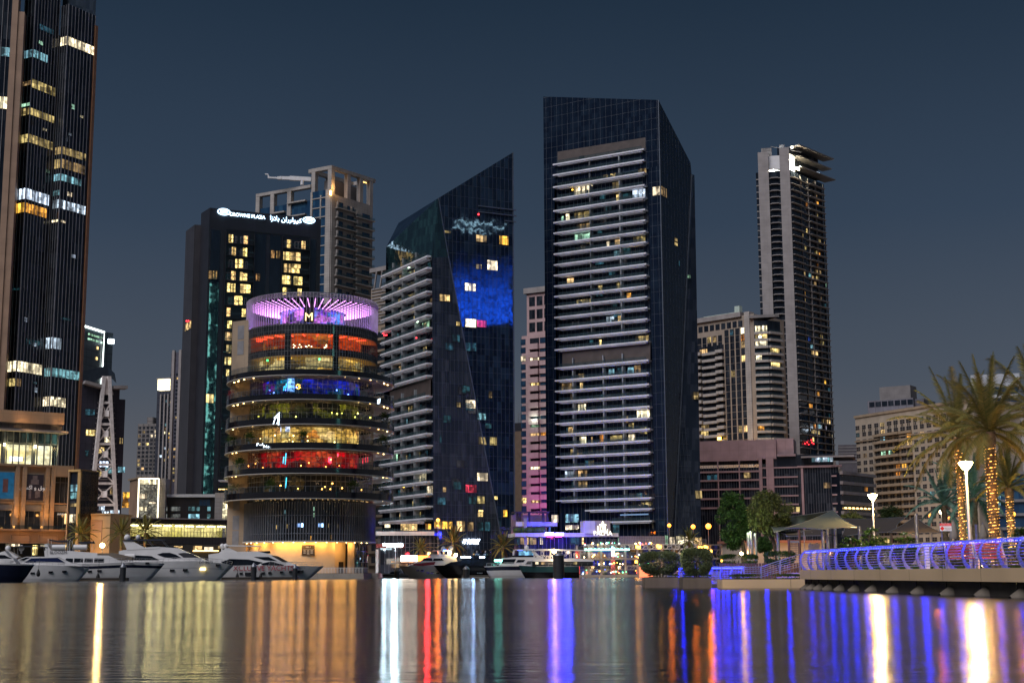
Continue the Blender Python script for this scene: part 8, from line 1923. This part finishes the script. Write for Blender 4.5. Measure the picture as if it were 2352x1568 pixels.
palm(2236, 1142, 104, 'teal-lit palm between the two light-wrapped trunks', 3.6, n=30, lights=0, mats=tealm, tr=.22, group=PG, seed=9); palm(2168, 1160, 112, 'low teal-lit palm behind the slow-down sign', 3.3, n=24, mats=tealm, tr=.2, group=PG, seed=10)
for x, y, Y in ((2205, 1235, 98), (2262, 1240, 96), (2300, 1245, 90)): q = G(x, y, Y); lamp_light('teal_flood', q, srgb(150, 255, 215), 130, .2)
WG = 'palms along the quay'
for x, y, Y, R, lb, sd, pw in ((184, 1229, 308, 4.4, 'quay palm in front of the sand-coloured block', 11, 900), (279, 1226, 312, 4.2, 'left palm of the two before the lit footbridge', 12, 500), (334, 1223, 312, 4.2, 'right palm of the two before the lit footbridge', 13, 500), (1041, 1250, 388, 5.2, 'dim palm before the grey glass of the slanted tower', 14, 500), (1155, 1258, 386, 4.6, 'lit palm at the right foot of the slanted tower', 15, 2600), (1584, 1243, 280, 2.8, 'small palm before the lit lobby of the cut-roof tower', 16, 200), (966, 1262, 392, 3.6, 'faint palm behind the red-lit sign', 17, 100)):
    palm(x, y, Y, lb, R, LZ, 26, 0, None, .28, WG, sd, nl=14); c = G(x, y, Y); lamp_light('palm_uplight', (c.x - .6, c.y - 2.2, max(LZ + .4, c.z - 4.5)), srgb(255, 195, 110), pw * .9, .2, 1.7, c)
def tree(label, x0, x1, y0, y1, Y, trunk, mats, seed, n=7000, lw=.085, dark=.0):
    rnd = random.Random(seed); c = G((x0 + x1) / 2, (y0 + y1) / 2, Y); a, b_ = G(x0, (y0 + y1) / 2, Y), G((x0 + x1) / 2, y0, Y); rx = c.x - a.x; rz = b_.z - c.z
    foot = G(*trunk[0], Y); foot.z = DZ; r = thing('tree', label, 'tree', foot); top = G(*trunk[1], Y)
    mb = MB(); mb.tube([foot, foot.lerp(top, .5) + V3((.1, 0, 0)), top], [.24, .17, .13], 8)
    clumps = []
    for i in range(34):
        for _ in range(20):
            v = V3((rnd.uniform(-1, 1), rnd.uniform(-1, 1), rnd.uniform(-1, 1)))
            if .3 < v.length < 1: break
        v = v.normalized() * (v.length ** .4) * .8; taper = 1 - .25 * max(0, v.z); q = c + V3((v.x * rx * taper, v.y * rx * .8, v.z * rz)); clumps.append((q, rnd.uniform(.2, .36) * rx))
        if i % 3 == 0: mb.tube([top.lerp(foot, rnd.uniform(0, .25)), top.lerp(q, .5) + V3((0, 0, .15)), q], [.08, .05, .02], 5)
    mb.build('trunk', BARK, r); mb = MB()
    for i in range(n):
        q, rr = rnd.choice(clumps); v = V3((rnd.gauss(0, 1), rnd.gauss(0, 1), rnd.gauss(0, 1))).normalized() * rr * rnd.random() ** .33; leaf(mb, q + v, v.normalized() + V3((rnd.uniform(-.6, .6), rnd.uniform(-.6, .6), -.5)), lw * .5, lw * 3.2, rnd)
    mb.build('crown', mats, r)
tree('dark green upright tree with a dense crown, next to the olive-green tree', 1648, 1722, 1113, 1265, 114, ((1710, 1290), (1702, 1225)), leafm('tree_leaf_dark', (.02, .06, .012), (.07, .13, .03)), 21, 9000)
tree('rounded olive-green tree on a leaning pale trunk, next to the dark upright tree', 1715, 1820, 1131, 1228, 110, ((1789, 1290), (1772, 1228)), leafm('tree_leaf_olive', (.06, .08, .025), (.13, .14, .045)), 22, 9000)
tree('low dark tree behind the three grey masts', 1738, 1775, 1232, 1268, 122, ((1757, 1290), (1757, 1255)), leafm('tree_leaf_dark', (.02, .06, .012), (.07, .13, .03)), 23, 2500)
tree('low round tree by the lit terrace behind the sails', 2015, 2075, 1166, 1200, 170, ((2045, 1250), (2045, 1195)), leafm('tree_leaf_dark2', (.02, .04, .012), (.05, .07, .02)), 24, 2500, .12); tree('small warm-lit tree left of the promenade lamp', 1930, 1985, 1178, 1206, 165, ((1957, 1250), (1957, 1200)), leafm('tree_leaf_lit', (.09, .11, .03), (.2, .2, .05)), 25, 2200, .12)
def shrub(name, label, cat, x0, x1, y0, y1, Y, base, mats, seed, n=3500, box=.6, lw=.05, stem=None, group=None, dep=None):
    rnd = random.Random(seed); a, b_ = G(x0, y1, Y), G(x1, y0, Y); c = (a + b_) / 2; rx, rz = (b_.x - a.x) / 2, (b_.z - a.z) / 2; ry = dep or min(rx, 1.2); r = thing(name, label, cat, (c.x, c.y, base), group)
    mb = MB()
    for i in range(n):
        v = V3((rnd.gauss(0, 1), rnd.gauss(0, 1), rnd.gauss(0, 1))).normalized(); e = box; v = V3([math.copysign(abs(t) ** e, t) for t in v]); k = rnd.uniform(.86, 1.04) if rnd.random() < .8 else rnd.uniform(.5, .9)
        w = 1 if v.z > 0 else 1 - .18 * abs(v.z); q = c + V3((v.x * rx * k * w, v.y * ry * k * w, v.z * rz * k)); leaf(mb, q, v + V3((rnd.uniform(-.9, .9), rnd.uniform(-.9, .9), rnd.uniform(-.5, .9))), lw * .5, lw * 2.6, rnd)
    mb.build('foliage', mats, r); mb = MB()
    for k in range(stem or 3): o = (k - 1) * rx * .25; mb.tube([(c.x + o * .6, c.y, base), (c.x + o, c.y, c.z)], [.06, .04], 6)
    mb.build('stem', BARK, r); return r
olive = leafm('topiary_leaf', (.07, .10, .05), (.17, .21, .11)); hedge = leafm('hedge_leaf', (.025, .06, .015), (.08, .14, .03)); fr = leafm('frangipani_leaf', (.05, .12, .02), (.14, .24, .05), .35)
shrub('clipped_shrub', 'wide flat-topped clipped shrub in the left planter box', 'shrub', 1473, 1557, 1269, 1315, 98.2, .66, olive, 31, 9000, .55, .07); shrub('clipped_shrub', 'round-bottomed clipped shrub in the right planter box', 'shrub', 1569, 1630, 1262, 1317, 91.2, .66, olive, 32, 9000, .55, .07)
shrub('clipped_shrub', 'half-hidden clipped shrub between the two planter boxes', 'shrub', 1557, 1585, 1274, 1310, 104, .24, olive, 33, 2000, .6); shrub('hedge', 'long low dark hedge left of the wooden planter', 'hedge', 1658, 1735, 1274, 1298, 106, DZ, hedge, 34, 5000, .4, dep=1.4); shrub('hedge', 'rounded bright green hedge right of the wooden planter', 'hedge', 1760, 1822, 1267, 1294, 97, DZ, hedge, 35, 4500, .5, dep=1.2)
shrub('ground_cover', 'low grassy planting along the long planter wall', 'planting', 1680, 1842, 1319, 1331, 89, .55, hedge, 36, 6000, .35, .035, dep=.9); shrub('ground_cover', 'low grassy planting in the right planter box', 'planting', 1572, 1630, 1320, 1327, 91, .66, hedge, 37, 1800, .4, .03, dep=.9); shrub('ground_cover', 'low grassy planting in the left planter box', 'planting', 1490, 1556, 1319, 1326, 98, .66, hedge, 38, 1800, .4, .03, dep=.9)
def frangipani(label, x0, x1, y0, Y, seed):
    rnd = random.Random(seed); a, b_ = G(x0, 1300, Y), G(x1, y0, Y); c = V3(((a.x + b_.x) / 2, a.y, DZ)); rx = (b_.x - a.x) / 2; H = b_.z - DZ; r = thing('flowering_shrub', label, 'shrub', c, 'large-leaved flowering shrubs'); mb = MB(); lv = MB(); fl = MB()
    for i in range(46):
        az = rnd.uniform(0, 2 * PI); k = rnd.random() ** .5; tip = c + V3((math.cos(az) * rx * k, math.sin(az) * rx * .6 * k, H * (1 - .45 * k * k) * rnd.uniform(.55, 1))); mb.tube([c + V3((0, 0, .1)), c.lerp(tip, .6) + V3((0, 0, -.1)), tip], [.06, .04, .03], 5)
        for j in range(15):
            b = rnd.uniform(0, 2 * PI); d = V3((math.cos(b), math.sin(b), rnd.uniform(-.15, .9))).normalized(); s = d.cross(ZUP).normalized() * .055; L_ = rnd.uniform(.26, .42); e = V3((0, 0, -.06)); lv.face([tip, tip + d * L_ * .35 + s, tip + d * L_ * .75 + s * .8, tip + d * L_ + e, tip + d * L_ * .75 - s * .8, tip + d * L_ * .35 - s])
        if rnd.random() < .4: fl.ball(tip + V3((0, 0, .08)), .05, 6, 4)
    mb.build('branches', BARK, r); lv.build('foliage', fr, r); fl.build('blossoms', mat('blossom', (.75, .72, .6), .5), r)
frangipani('bright green large-leaved shrub nearest the grey-green sail', 1928, 1978, 1221, 88, 41); frangipani('tallest bright green large-leaved shrub beside the promenade lamp', 1976, 2040, 1214, 87, 42); frangipani('lower large-leaved shrub by the leaning mast', 2044, 2105, 1226, 86, 43); frangipani('large-leaved shrub behind the short lit palm trunk', 2325, 2390, 1200, 84, 44)
# hedge strip and lawn behind the benches
shrub('hedge', 'golden-lit low hedge behind the red benches', 'hedge', 2150, 2420, 1262, 1296, 72, DZ, leafm('golden_lit_hedge', (.08, .07, .02), (.18, .14, .04)), 45, 7000, .35, .05, dep=1.0)  # golden light on this hedge tinted into the leaf colour
mb = MB(); a = P2(2020, 86); rnd = random.Random(4)
for i in range(5000): p = V3((rnd.uniform(a.x - 1, a.x + 8), rnd.uniform(78, 90), DZ)); leaf(mb, p, V3((rnd.uniform(-.3, .3), rnd.uniform(-.3, .3), 1)), .02, .3, rnd)
mb.build('lawn_grass', hedge, kind='stuff', label='short lawn grass behind the promenade rail', cat='grass')
# plants on the round building's terraces
TG = 'potted plants on the ring terraces'; zz = [PZ(a) for a in (847, 903, 958.5, 1014.8, 1072.5, 1127.6)]
for i, (lv, an, lb, pk) in enumerate(((1, -1.35, 'red-flowered plant at the left end of the second ring terrace', 1), (3, -1.25, 'small tree at the left end of the fourth ring terrace', 0), (3, 1.3, 'dark shrub at the right end of the fourth ring terrace', 0), (2, 1.35, 'dark shrub at the right end of the third ring terrace', 0), (5, -1.3, 'left palm-like plant on the lowest ring terrace', 2), (5, -1.05, 'second palm-like plant from the left on the lowest ring terrace', 2), (5, 1.25, 'large palm-like plant at the right end of the lowest ring terrace', 2), (5, -.35, 'leafy plant near the middle of the lowest ring terrace', 0), (5, .7, 'leafy plant right of the middle on the lowest ring terrace', 0), (3, .05, 'small olive tree in the middle of the fourth ring terrace', 0), (3, -.7, 'small shrub left of the middle on the fourth ring terrace', 0), (4, -.9, 'leafy plant at the left of the red-lit terrace', 0))):
    rnd = random.Random(60 + i); p = pol(-PI / 2 + an, 18.0, zz[lv]); r = thing('potted_plant', lb, 'plant', p, TG); mb = MB(); mb.lathe([(.3, 0), (.4, .7), (.3, .7), (0, .65)], p, 10); mb.build('pot', M_DIV, r); mb = MB(); c = p + V3((0, 0, 1.7))
    if pk == 2:
        for k in range(14): frond(mb, p + V3((0, 0, 1.2)), k * 2.4, 1.2 - .07 * k, 2.0, rnd, n=8, lw=.12)
    else:
        for k in range(420): v = V3((rnd.gauss(0, .45), rnd.gauss(0, .45), rnd.gauss(0, .45))); leaf(mb, c + v, v + V3((0, 0, .3)), .09, .36, rnd)
    mb.build('foliage', leafm('red_flower', (.25, .03, .05), (.4, .08, .1)) if pk == 1 else hedge, r)

for x, y, Y, cc, e in ((1700, 1215, 107, srgb(225, 255, 190), 420), (1800, 1190, 103, srgb(255, 235, 170), 420), (1985, 1215, 83, srgb(255, 235, 190), 200), (2080, 1225, 81, srgb(255, 230, 180), 140), (1600, 1262, 84, srgb(255, 230, 190), 260), (1530, 1262, 90, srgb(255, 230, 190), 260)):
    lamp_light('foliage_fill', G(x, y, Y), cc, e, .2)  # unseen fill spots added to brighten trees and shrubs
# ================================================================== podiums, signs and the lattice-fronted waterside restaurant
def podiums():
    K = lambda x, y: (861.4 + .15624 * x, 1148.5 + .15624 * y); H = lambda x, y: (1171.4 + .14648 * x, 1136.9 + .14648 * y)
    wb = panel('white_band', (.62, .6, .57), 1.8, 4, .03, .5, .05, .6)
    # left podium, at the foot of the slanted tower
    F = face_px((863, 1222), 398, (1008, 1222)); r = root_at('podium_building', 'dark glazed podium with a white parapet band at the foot of the slanted tower', F)
    u = lambda x: F.hit(K(x, 0)[0], 1240)[0]; v = lambda y: F.hit(930, K(0, y)[1])[1]
    solid(r, 'glass_wall', F, u(80), u(945), LZ, v(515), 12, M_DGL); solid(r, 'white_band', F, u(12), u(866), v(515), v(458), 13, wb, 1); mb = MB()
    for i in range(14): F.box(mb, u(145 + i * 60), u(145 + i * 60) + .1, LZ, v(515), 0, .12)
    for y in (635, 692): F.box(mb, u(80), u(945), v(y), v(y) + .12, 0, .1)
    mb.build('mullions', M_MULL, r); solid(r, 'red_band', F, u(15), u(430), v(698), v(640), .3, mat('red_band', (.3, .06, .05), .5), .4); solid(r, 'side_pier', F, u(12), u(48), LZ, v(720), 1, wb, 1.2)
    T_ = Face(F.pt(0, 0, -4), F.pt(F.W, 0, -4))
    for x0, x1, y0, y1, c in ((375, 620, 338, 445, 'w'), (140, 225, 350, 400, 'c'), (738, 822, 345, 430, 'a'), (235, 560, 893, 912, 'a'), (240, 480, 925, 990, 'd')):
        u0, u1, v0, v1 = (T_ if y0 < 500 else F).rect(*K(x0, y0), *K(x1, y1)); win(r, T_ if y0 < 500 else F, u0, u1, v0, v1, LM[c], .15, nx=max(2, int((x1 - x0) / 40)))
    mb = MB(); T_.box(mb, u(125), u(740), v(338), v(306), -3, 1); mb.build('terrace_roof', M_CONC_D, r); mb = MB(); F.box(mb, u(12), u(860), v(458), v(420), .8, .86); mb.build('glass_rail', C_RAIL, r)
    fd = glow('flood_white', srgb(215, 245, 255), 30)
    p = G(*K(300, 660), 380); t_ = thing('floodlight', 'very bright cold white floodlight on a mast before the podium', 'floodlight', (p.x, p.y, LZ)); mb = MB(); mb.tube([(p.x, p.y, LZ), p], .1, 6); mb.build('mast', M_GREY, t_); mb = MB(); mb.box(p.x - 1.2, p.y, p.z - .4, 2.0, .4, .9); mb.box(p.x + .9, p.y, p.z - .4, 2.0, .4, .9); mb.build('lamp_heads', fd, t_); lamp_light('flood_light', p + V3((0, -2, 0)), srgb(210, 240, 255), 5000, .5)
    p = G(*K(150, 648), 385); t_ = thing('floodlight', 'smaller cold white floodlight left of the bright masted one', 'floodlight', p); mb = MB(); mb.box(p.x, p.y, p.z - .3, 1.2, .3, .6); mb.build('lamp_head', fd, t_); mb = MB(); mb.bar(p, p + V3((0, 12, 0)), .1); mb.build('bracket', M_GREY, t_); lamp_light('flood_light', p + V3((0, -2, 0)), srgb(200, 235, 255), 900, .3)
    p = G(*K(615, 845), 372); t_ = thing('light_board', 'white and orange light board with a red glow behind the grey-white yacht', 'sign', p); mb = MB(); mb.box(p.x - 2.0, p.y, p.z - .9, 4.2, .3, 1.5); mb.build('white_half', glow('board_white', srgb(255, 240, 220), 10), t_); mb = MB(); mb.box(p.x + 2.6, p.y, p.z - .9, 4.6, .3, 1.5); mb.build('orange_half', glow('board_orange', srgb(255, 120, 40), 7), t_); mb = MB(); mb.tube([(p.x, p.y + .3, LZ), (p.x, p.y + .3, p.z)], .1, 6); mb.build('post', M_GREY, t_); lamp_light('red_glow', p + V3((3, -2.5, 1.5)), (1, .02, .03), 2600, .5)
    p = T1S = F1T.pt(*F1T.hit(1084, 1243, .5), .5); t_ = thing('shop_sign', 'small glowing white shop sign on the grey glass of the slanted tower', 'sign', p); cw = glow('shop_sign_light', srgb(220, 235, 255), 8)
    stroke_sign([[(-3, -.6), (-2.7, .6)], [(-2.5, -.6), (-2.2, .6), (-1.8, .5), (-2.3, 0)], [(-1.5, -.6), (-1, .7), (-.7, -.6)], [(-.4, -.6), (-.2, .6), (.2, -.5), (.4, .7)], [(.7, -.6), (.9, .6), (1.4, .5), (1, 0), (1.5, -.6), (.7, -.6)], [(1.8, .7), (2.1, 0), (2.6, .7)], [(2.1, 0), (2.0, -.7)]], .24, 'lettering', cw, t_, p, F1T.U, F1T.V); lamp_light('sign_fill', p - V3((0, 2.5, .5)), srgb(200, 225, 255), 350, .3)  # last lamp is an added fill spot facing the sign
    # right podium
    F = face_px((1180, 1227), 408, (1420, 1227)); r = root_at('podium_building', 'low podium with a white band and square sign wall under the cut-roof tower', F)
    u = lambda x: F.hit(H(x, 0)[0], 1240)[0]; v = lambda y: F.hit(1280, H(0, y)[1])[1]
    solid(r, 'glass_wall', F, u(66), u(1690), LZ, v(650), 10, M_DGL); solid(r, 'white_band', F, u(66), u(1690), v(652), v(592), 11, wb, 1); mb = MB()
    for i in range(26): F.box(mb, u(75 + i * 62), u(75 + i * 62) + .1, LZ, v(650), 0, .12)
    mb.build('mullions', M_MULL, r)
    for x0, x1, c in ((75, 150, 'e'), (155, 225, 'd'), (230, 300, 'w'), (310, 355, 'd'), (360, 415, 'w'), (470, 515, 'c'), (940, 1120, 'e'), (1125, 1155, 'w'), (1690, 1730, 'g')): win(r, F, u(x0), u(x1), v(770), v(662), LM[c], .15, nx=2)
    B = Face(F.pt(0, 0, -3), F.pt(F.W, 0, -3)); ub = lambda x: B.hit(H(x, 0)[0], 1200)[0]; vb = lambda y: B.hit(1280, H(0, y)[1])[1]
    mb = MB(); mb.smooth = True; rows = []
    for y in (490, 418): rows.append([B.pt(ub(66) + (ub(738) - ub(66)) * i / 16, vb(y), 2.5 * math.sin(PI * min(1, i / 16 + .35)) + .5) for i in range(17)])
    mb.grid(rows); mb.build('curved_balcony', wb, r); solid(r, 'balcony_floor', B, ub(66), ub(738), vb(490), vb(484), 8, M_CONC_D, 1); solid(r, 'terrace_wall', B, ub(66), ub(600), LZ + 6, vb(300), 6, mat('violet_wall', (.22, .15, .2), .6), -4)
    mb = MB()
    for i in range(9): mb.bar(B.pt(ub(66) + i * (ub(590) - ub(66)) / 8, vb(268), 2), B.pt(ub(66) + i * (ub(590) - ub(66)) / 8, vb(268), -4), .35)
    B.box(mb, ub(66), ub(592), vb(272), vb(258), 1.4, 1.9)
    for x in (90, 130, 275, 495, 560): B.box(mb, ub(x), ub(x) + .6, vb(420), vb(262), .6, 1.2)
    mb.build('pergola', mat('pergola_wood', (.05, .035, .04), .6), r); mb = MB(); mb.face([B.pt(ub(170), vb(365), 3.2), B.pt(ub(258), vb(365), 3.2), B.pt(ub(225), vb(480), 3.2), B.pt(ub(205), vb(480), 3.2)][::-1]); mb.bar(B.pt(ub(214), vb(372), 3), B.pt(ub(214), LZ, 3), .9); mb.build('funnel_column', M_CONC, r)
    for x0, x1, y0, y1, c, d in ((640, 745, 308, 428, 'c', 1), (205, 298, 518, 570, 'w', 1), (470, 505, 515, 582, 'w', 1), (420, 440, 515, 575, 'a', 1), (850, 1045, 300, 415, 't', 3), (848, 1045, 472, 526, 'c', 3.2), (1575, 1675, 470, 595, 'e', 3), (130, 175, 472, 482, 'w', 2.6), (600, 625, 495, 575, 't', 1)): u0, u1, v0, v1 = B.rect(*H(x0, y0), *H(x1, y1)); win(r, B, u0, u1, v0, v1, LM[c], d, nx=max(2, int((x1 - x0) / 50)))
    mb = MB(); 
    for i in range(9): q = B.pt(ub(80 + i * 50), vb(560), 3); mb.ball(q, 1.2, 7, 5, .8)
    mb.build('terrace_planting', leafm('hedge_leaf', (.025, .06, .015), (.08, .14, .03)), r)
    solid(r, 'sign_wall', F, u(1150), u(1312), v(600), v(402), 4, wb, 2); solid(r, 'sign_wall', F, u(1312), u(1545), v(600), v(400), 4, panel('sign_wall_warm', (.36, .31, .26), 1.8, 4, .03), 2.3); solid(r, 'louvre_wall', F, u(1700), u(2420), LZ, v(640), 5, panel('grey_ribs', (.22, .2, .22), .5, 20, .08, .5), 1)
    s_ = thing('lit_sign', 'glowing cream sign with flower emblem, Arabic and Latin lettering on the white sign wall', 'sign', F.pt(u(1428), v(520), 2.4)); cr = glow('cream_sign', srgb(255, 250, 225), 2.4); c = F.pt(u(1428), v(467), 2.5); sc = (u(1475) - u(1380)) / 2
    pet = lambda a: [(math.cos(a) * .25 * sc + math.cos(a + t) * k * sc, math.sin(a) * .25 * sc + math.sin(a + t) * k * sc) for t, k in ((.9, .32), (.35, .62), (0, .85), (-.35, .62), (-.9, .32))]
    stroke_sign([pet(0), pet(PI / 2), pet(PI), pet(-PI / 2), [(.22 * sc * math.cos(a), .22 * sc * math.sin(a)) for a in (.8, 2.4, 3.9, 5.5, 7.08)]], .16, 'emblem', cr, s_, c, F.U, F.V); text_mesh('PALMA', 1.75, 'lettering', cr, s_, F.pt(u(1426), v(630), 2.6), F.U, F.V, .05, spacing=1.02)
    w_ = (u(1500) - u(1350)); stroke_sign([[(w_ * a, b) for a, b in pl] for pl in (((.0, 1.6), (.03, .1), (.18, .05)), ((.26, 1.5), (.26, .1), (.5, .05)), ((.42, .05), (.45, .5), (.55, .5), (.57, .05), (.68, .1)), ((.68, .1), (.68, 1.6)), ((.75, 1.5), (.76, .1), (.98, .1), (1.0, .7)), ((.88, -.35), (.9, -.35)))], .22, 'arabic_lettering', cr, s_, F.pt(u(1350), v(575), 2.5), F.U, F.V)
    for x in (1330, 1520): lamp_light('sign_fill', F.pt(u(x), v(500), 5), srgb(255, 240, 215), 25, .3)  # added fill spots facing the sign wall
    n_ = thing('neon_sign', 'violet-white and pink neon lettering on the white podium band, with a strong blue glow', 'sign', F.pt(u(690), v(615), 1.2)); vi = glow('violet_neon', (.34, .30, 1), 7); pk = glow('pink_neon', (1, .03, .22), 5); rnd = random.Random(9)
    for x0, x1, y, hgt, m in ((545, 680, 605, 34, vi), (706, 830, 610, 34, vi), (575, 660, 640, 20, pk), (708, 795, 640, 20, pk)):
        x = x0
        while x < x1 - 8:
            w = rnd.uniform(12, 20); a, b_ = u(x), u(min(x1, x + w) - 5); z0, z1 = v(y + hgt / 2), v(y - hgt / 2); k = rnd.randrange(3); pls = [[(a, z0), (a, z1), (b_, z1), (b_, z0)], [(a, z0), (a, z1), (b_, (z0 + z1) / 2), (a, z0), (b_, z0)], [(a, z1), (a, z0), (b_, z0), (b_, z1)]][k]
            stroke_sign([pls], .26, 'neon_letter', m, n_, F.pt(0, 0, 1.25), F.U, F.V); x += w
    for x in (590, 700, 800): lamp_light('blue_glow', F.pt(u(x), v(600), 4.5), (.03, .03, 1), 1600, .5)
    for x in (620, 750): lamp_light('blue_glow', F.pt(u(x), v(470), 14), (.02, .025, 1), 4500, .6)
    lamp_light('magenta_glow', G(1225, 1150, 540), srgb(220, 70, 210), 9000, .8); lamp_light('pink_glow', F.pt(u(690), v(660), 3), (1, .05, .3), 200, .4)  # magenta one is an unseen spot added to tint the pink tower
podiums()
def lattice_restaurant():
    H = lambda x, y: (1171.4 + .14648 * x, 1136.9 + .14648 * y); Z3 = lambda x, y: (1424 + .1953 * x, 1079.5 + .1953 * y)
    F = face_px((1276, 1318), 352, (1500, 1318), 352); r = root_at('waterside_restaurant', 'two-storey waterside restaurant with a pierced white lattice canopy and glittering decks', F)
    u = lambda x: F.hit(x, 1290)[0]; v = lambda y: F.hit(1390, y)[1]; y4 = lambda y: v(1136.9 + .14648 * y); x4 = lambda x: u(1171.4 + .14648 * x)
    U0, U1, U2 = x4(735), x4(2100), u(1660); lm = mat('lattice_white', (.5, .46, .42), .5)
    solid(r, 'base_slab', F, U0, U2, -.3, y4(1245), 14, M_QUAY, 2); solid(r, 'middle_slab', F, x4(1000), U2, y4(1012), y4(985), 12, M_CONC_D, 1.2); solid(r, 'roof_slab', F, x4(1150), U2, y4(790), y4(778), 12, M_CONC_D, .5)
    for z0, z1, nm in ((y4(1245), y4(1012), 1), (y4(985), y4(790), 2)):
        mb = MB(); F.quad(mb, x4(1050), U2, z0, z1, -6); mb.build('lit_interior', interior('lattice_inside_%s' % 'ab'[nm - 1], [(.01, .01, .012), srgb(30, 60, 160), (.01, .01, .012), srgb(150, 100, 40), srgb(200, 180, 140), (.01, .01, .012), srgb(40, 90, 60)], .7, .5, .5, nm + 3, .3), r)
    for k in range(13): mb = MB(); x = x4(1050) + (U2 - x4(1050)) * k / 12; F.box(mb, x - .25, x + .25, y4(1245), y4(780), -.6, -.1); mb.build('column', M_CONC, r)
    band = MB(); voronoi_panel(band, F, x4(1160), U2 - 6, y4(845), y4(775), 1.2, w=.22, seed=2, cell=.95); band.build('lattice_canopy', lm, r)
    Fr = Face(F.pt(u(1545), 0, 1.2), F.pt(u(1668), 0, -6)); sl = MB(); voronoi_panel(sl, Fr, 0, Fr.W, v(1312), v(1262), .5, w=.24, seed=3, cell=1.15); sl.build('lattice_screen', lm, r); sl = MB(); voronoi_panel(sl, F, x4(1830), x4(2090), y4(1165), y4(1105), 1.6, w=.1, seed=4, cell=.6); sl.build('lattice_balustrade', lm, r); sl = MB(); voronoi_panel(sl, F, x4(1085), x4(1165), y4(1100), y4(1035), .4, w=.1, seed=6, cell=.6); sl.build('lattice_screen', lm, r)
    for z0, a, b_, d in ((y4(985), x4(1000), x4(2100), 1.1), (y4(1245), U0, x4(1570), 1.8), (y4(1200), x4(1690), x4(2100), 1.8), (y4(778), x4(1290), U2 - 4, .4)):
        mb = MB()
        for j in range(4): F.box(mb, a, b_, z0 + .3 + j * .32, z0 + .36 + j * .32, d, d + .05)
        n = int((b_ - a) / 1.6)
        for i in range(n + 1): x = a + (b_ - a) * i / n; F.box(mb, x - .04, x + .04, z0, z0 + 1.32, d, d + .06)
        mb.build('deck_rail', M_STEEL, r)
    rnd = random.Random(14); cols = [glow('deck_dot_%d' % i, c, s) for i, (c, s) in enumerate(((srgb(255, 200, 110), 12), (srgb(255, 170, 60), 12), (srgb(200, 225, 255), 9), (srgb(80, 120, 255), 10), (srgb(90, 255, 170), 7), (srgb(255, 80, 60), 8), (srgb(255, 225, 160), 14)))]
    L_ = Many(r, 'deck_lamp', 100)
    for i in range(100):
        y = rnd.choice((1225, 1205, 965, 930, 1070, 1180, 768, 760)); x = rnd.uniform(x4(760 if y > 1150 else 1040), x4(2250)); mb = MB(); mb.ball(F.pt(x, y4(y) + rnd.uniform(-.2, .3), rnd.uniform(.2, 1.9)), rnd.uniform(.09, .2), 6, 4); L_.add(mb, rnd.choice(cols if y < 1300 else cols[:2]))
    L_.done(); am = glow('amber_canopy_lamp', srgb(255, 175, 60), 9)
    for x, y in ((200, 900), (222, 906), (445, 890), (460, 905), (472, 898), (935, 905), (962, 912), (1000, 900), (1020, 905), (1068, 950), (1225, 990), (1310, 985), (1200, 1065), (190, 1075)): dot(r, F, *Z3(x, y), .3, .32, 1.35, am, 'canopy_lamp')
    dot(r, F, *H(1520, 848), 5.5, .25, .6, glow('teal_tube', srgb(160, 255, 240), 5), 'ceiling_tube'); dot(r, F, *H(1615, 880), .35, 1.2, .5, glow('teal_tube', srgb(160, 255, 240), 5), 'ceiling_tube')
    for x, c in ((1060, srgb(255, 90, 70)), (1615, srgb(255, 130, 110))): dot(r, F, *H(x, 1070), .5, 3.2, .3, lit('mosaic_%d' % x, c, 1.6, .8, 3), 'mosaic_column')
    for x0, x1 in ((1230, 1335), (1365, 1400), (1485, 1580)): u0, u1, v0, v1 = F.rect(*H(x0, 1025), *H(x1, 1105)); win(r, F, u0, u1, v0, v1, lit('blue_room', srgb(50, 90, 230), .9, .4), -1.0, nx=2)
    mb = MB(); F.box(mb, x4(1150), x4(1560), y4(1172), y4(1110), .9, 1.1); mb.build('glass_balustrade', C_RAILD, r); dot(r, F, *Z3(305, 1195), 1.6, 1.2, 2.2, glow('orange_stall', srgb(255, 110, 40), 2), 'lit_stall')
    for x, e in ((1000, 260), (1300, 350), (1700, 350), (2200, 300), (2700, 260)): lamp_light('deck_light', F.pt(x4(x), y4(1120), 3), srgb(255, 200, 140), e, .4); lamp_light('canopy_fill', F.pt(x4(x), y4(900), 7), srgb(255, 220, 190), e * 1.1, .4)  # unseen fill spots added to brighten decks and canopy
lattice_restaurant()
# unseen fill spots added to brighten the building fronts
for x, Y, z, c, e in ((905, 380, 9, srgb(255, 215, 160), 1500), (1010, 385, 7, srgb(255, 190, 120), 2200), (1110, 392, 8, srgb(255, 205, 150), 1500), (1350, 398, 7, srgb(255, 220, 180), 900), (1500, 398, 7, srgb(255, 205, 150), 1500), (1590, 400, 6, srgb(255, 170, 80), 1500), (1700, 440, 8, srgb(255, 170, 130), 9000), (1850, 440, 8, srgb(255, 160, 130), 9000), (235, 680, 15, srgb(255, 215, 190), 24000), (1690, 560, 40, srgb(255, 200, 130), 16000), (1985, 470, 9, srgb(255, 180, 110), 2600), (2060, 560, 9, srgb(255, 200, 130), 22000)):
    p = P2(x, Y); lamp_light('facade_fill', (p.x, p.y, z), c, e, .5)
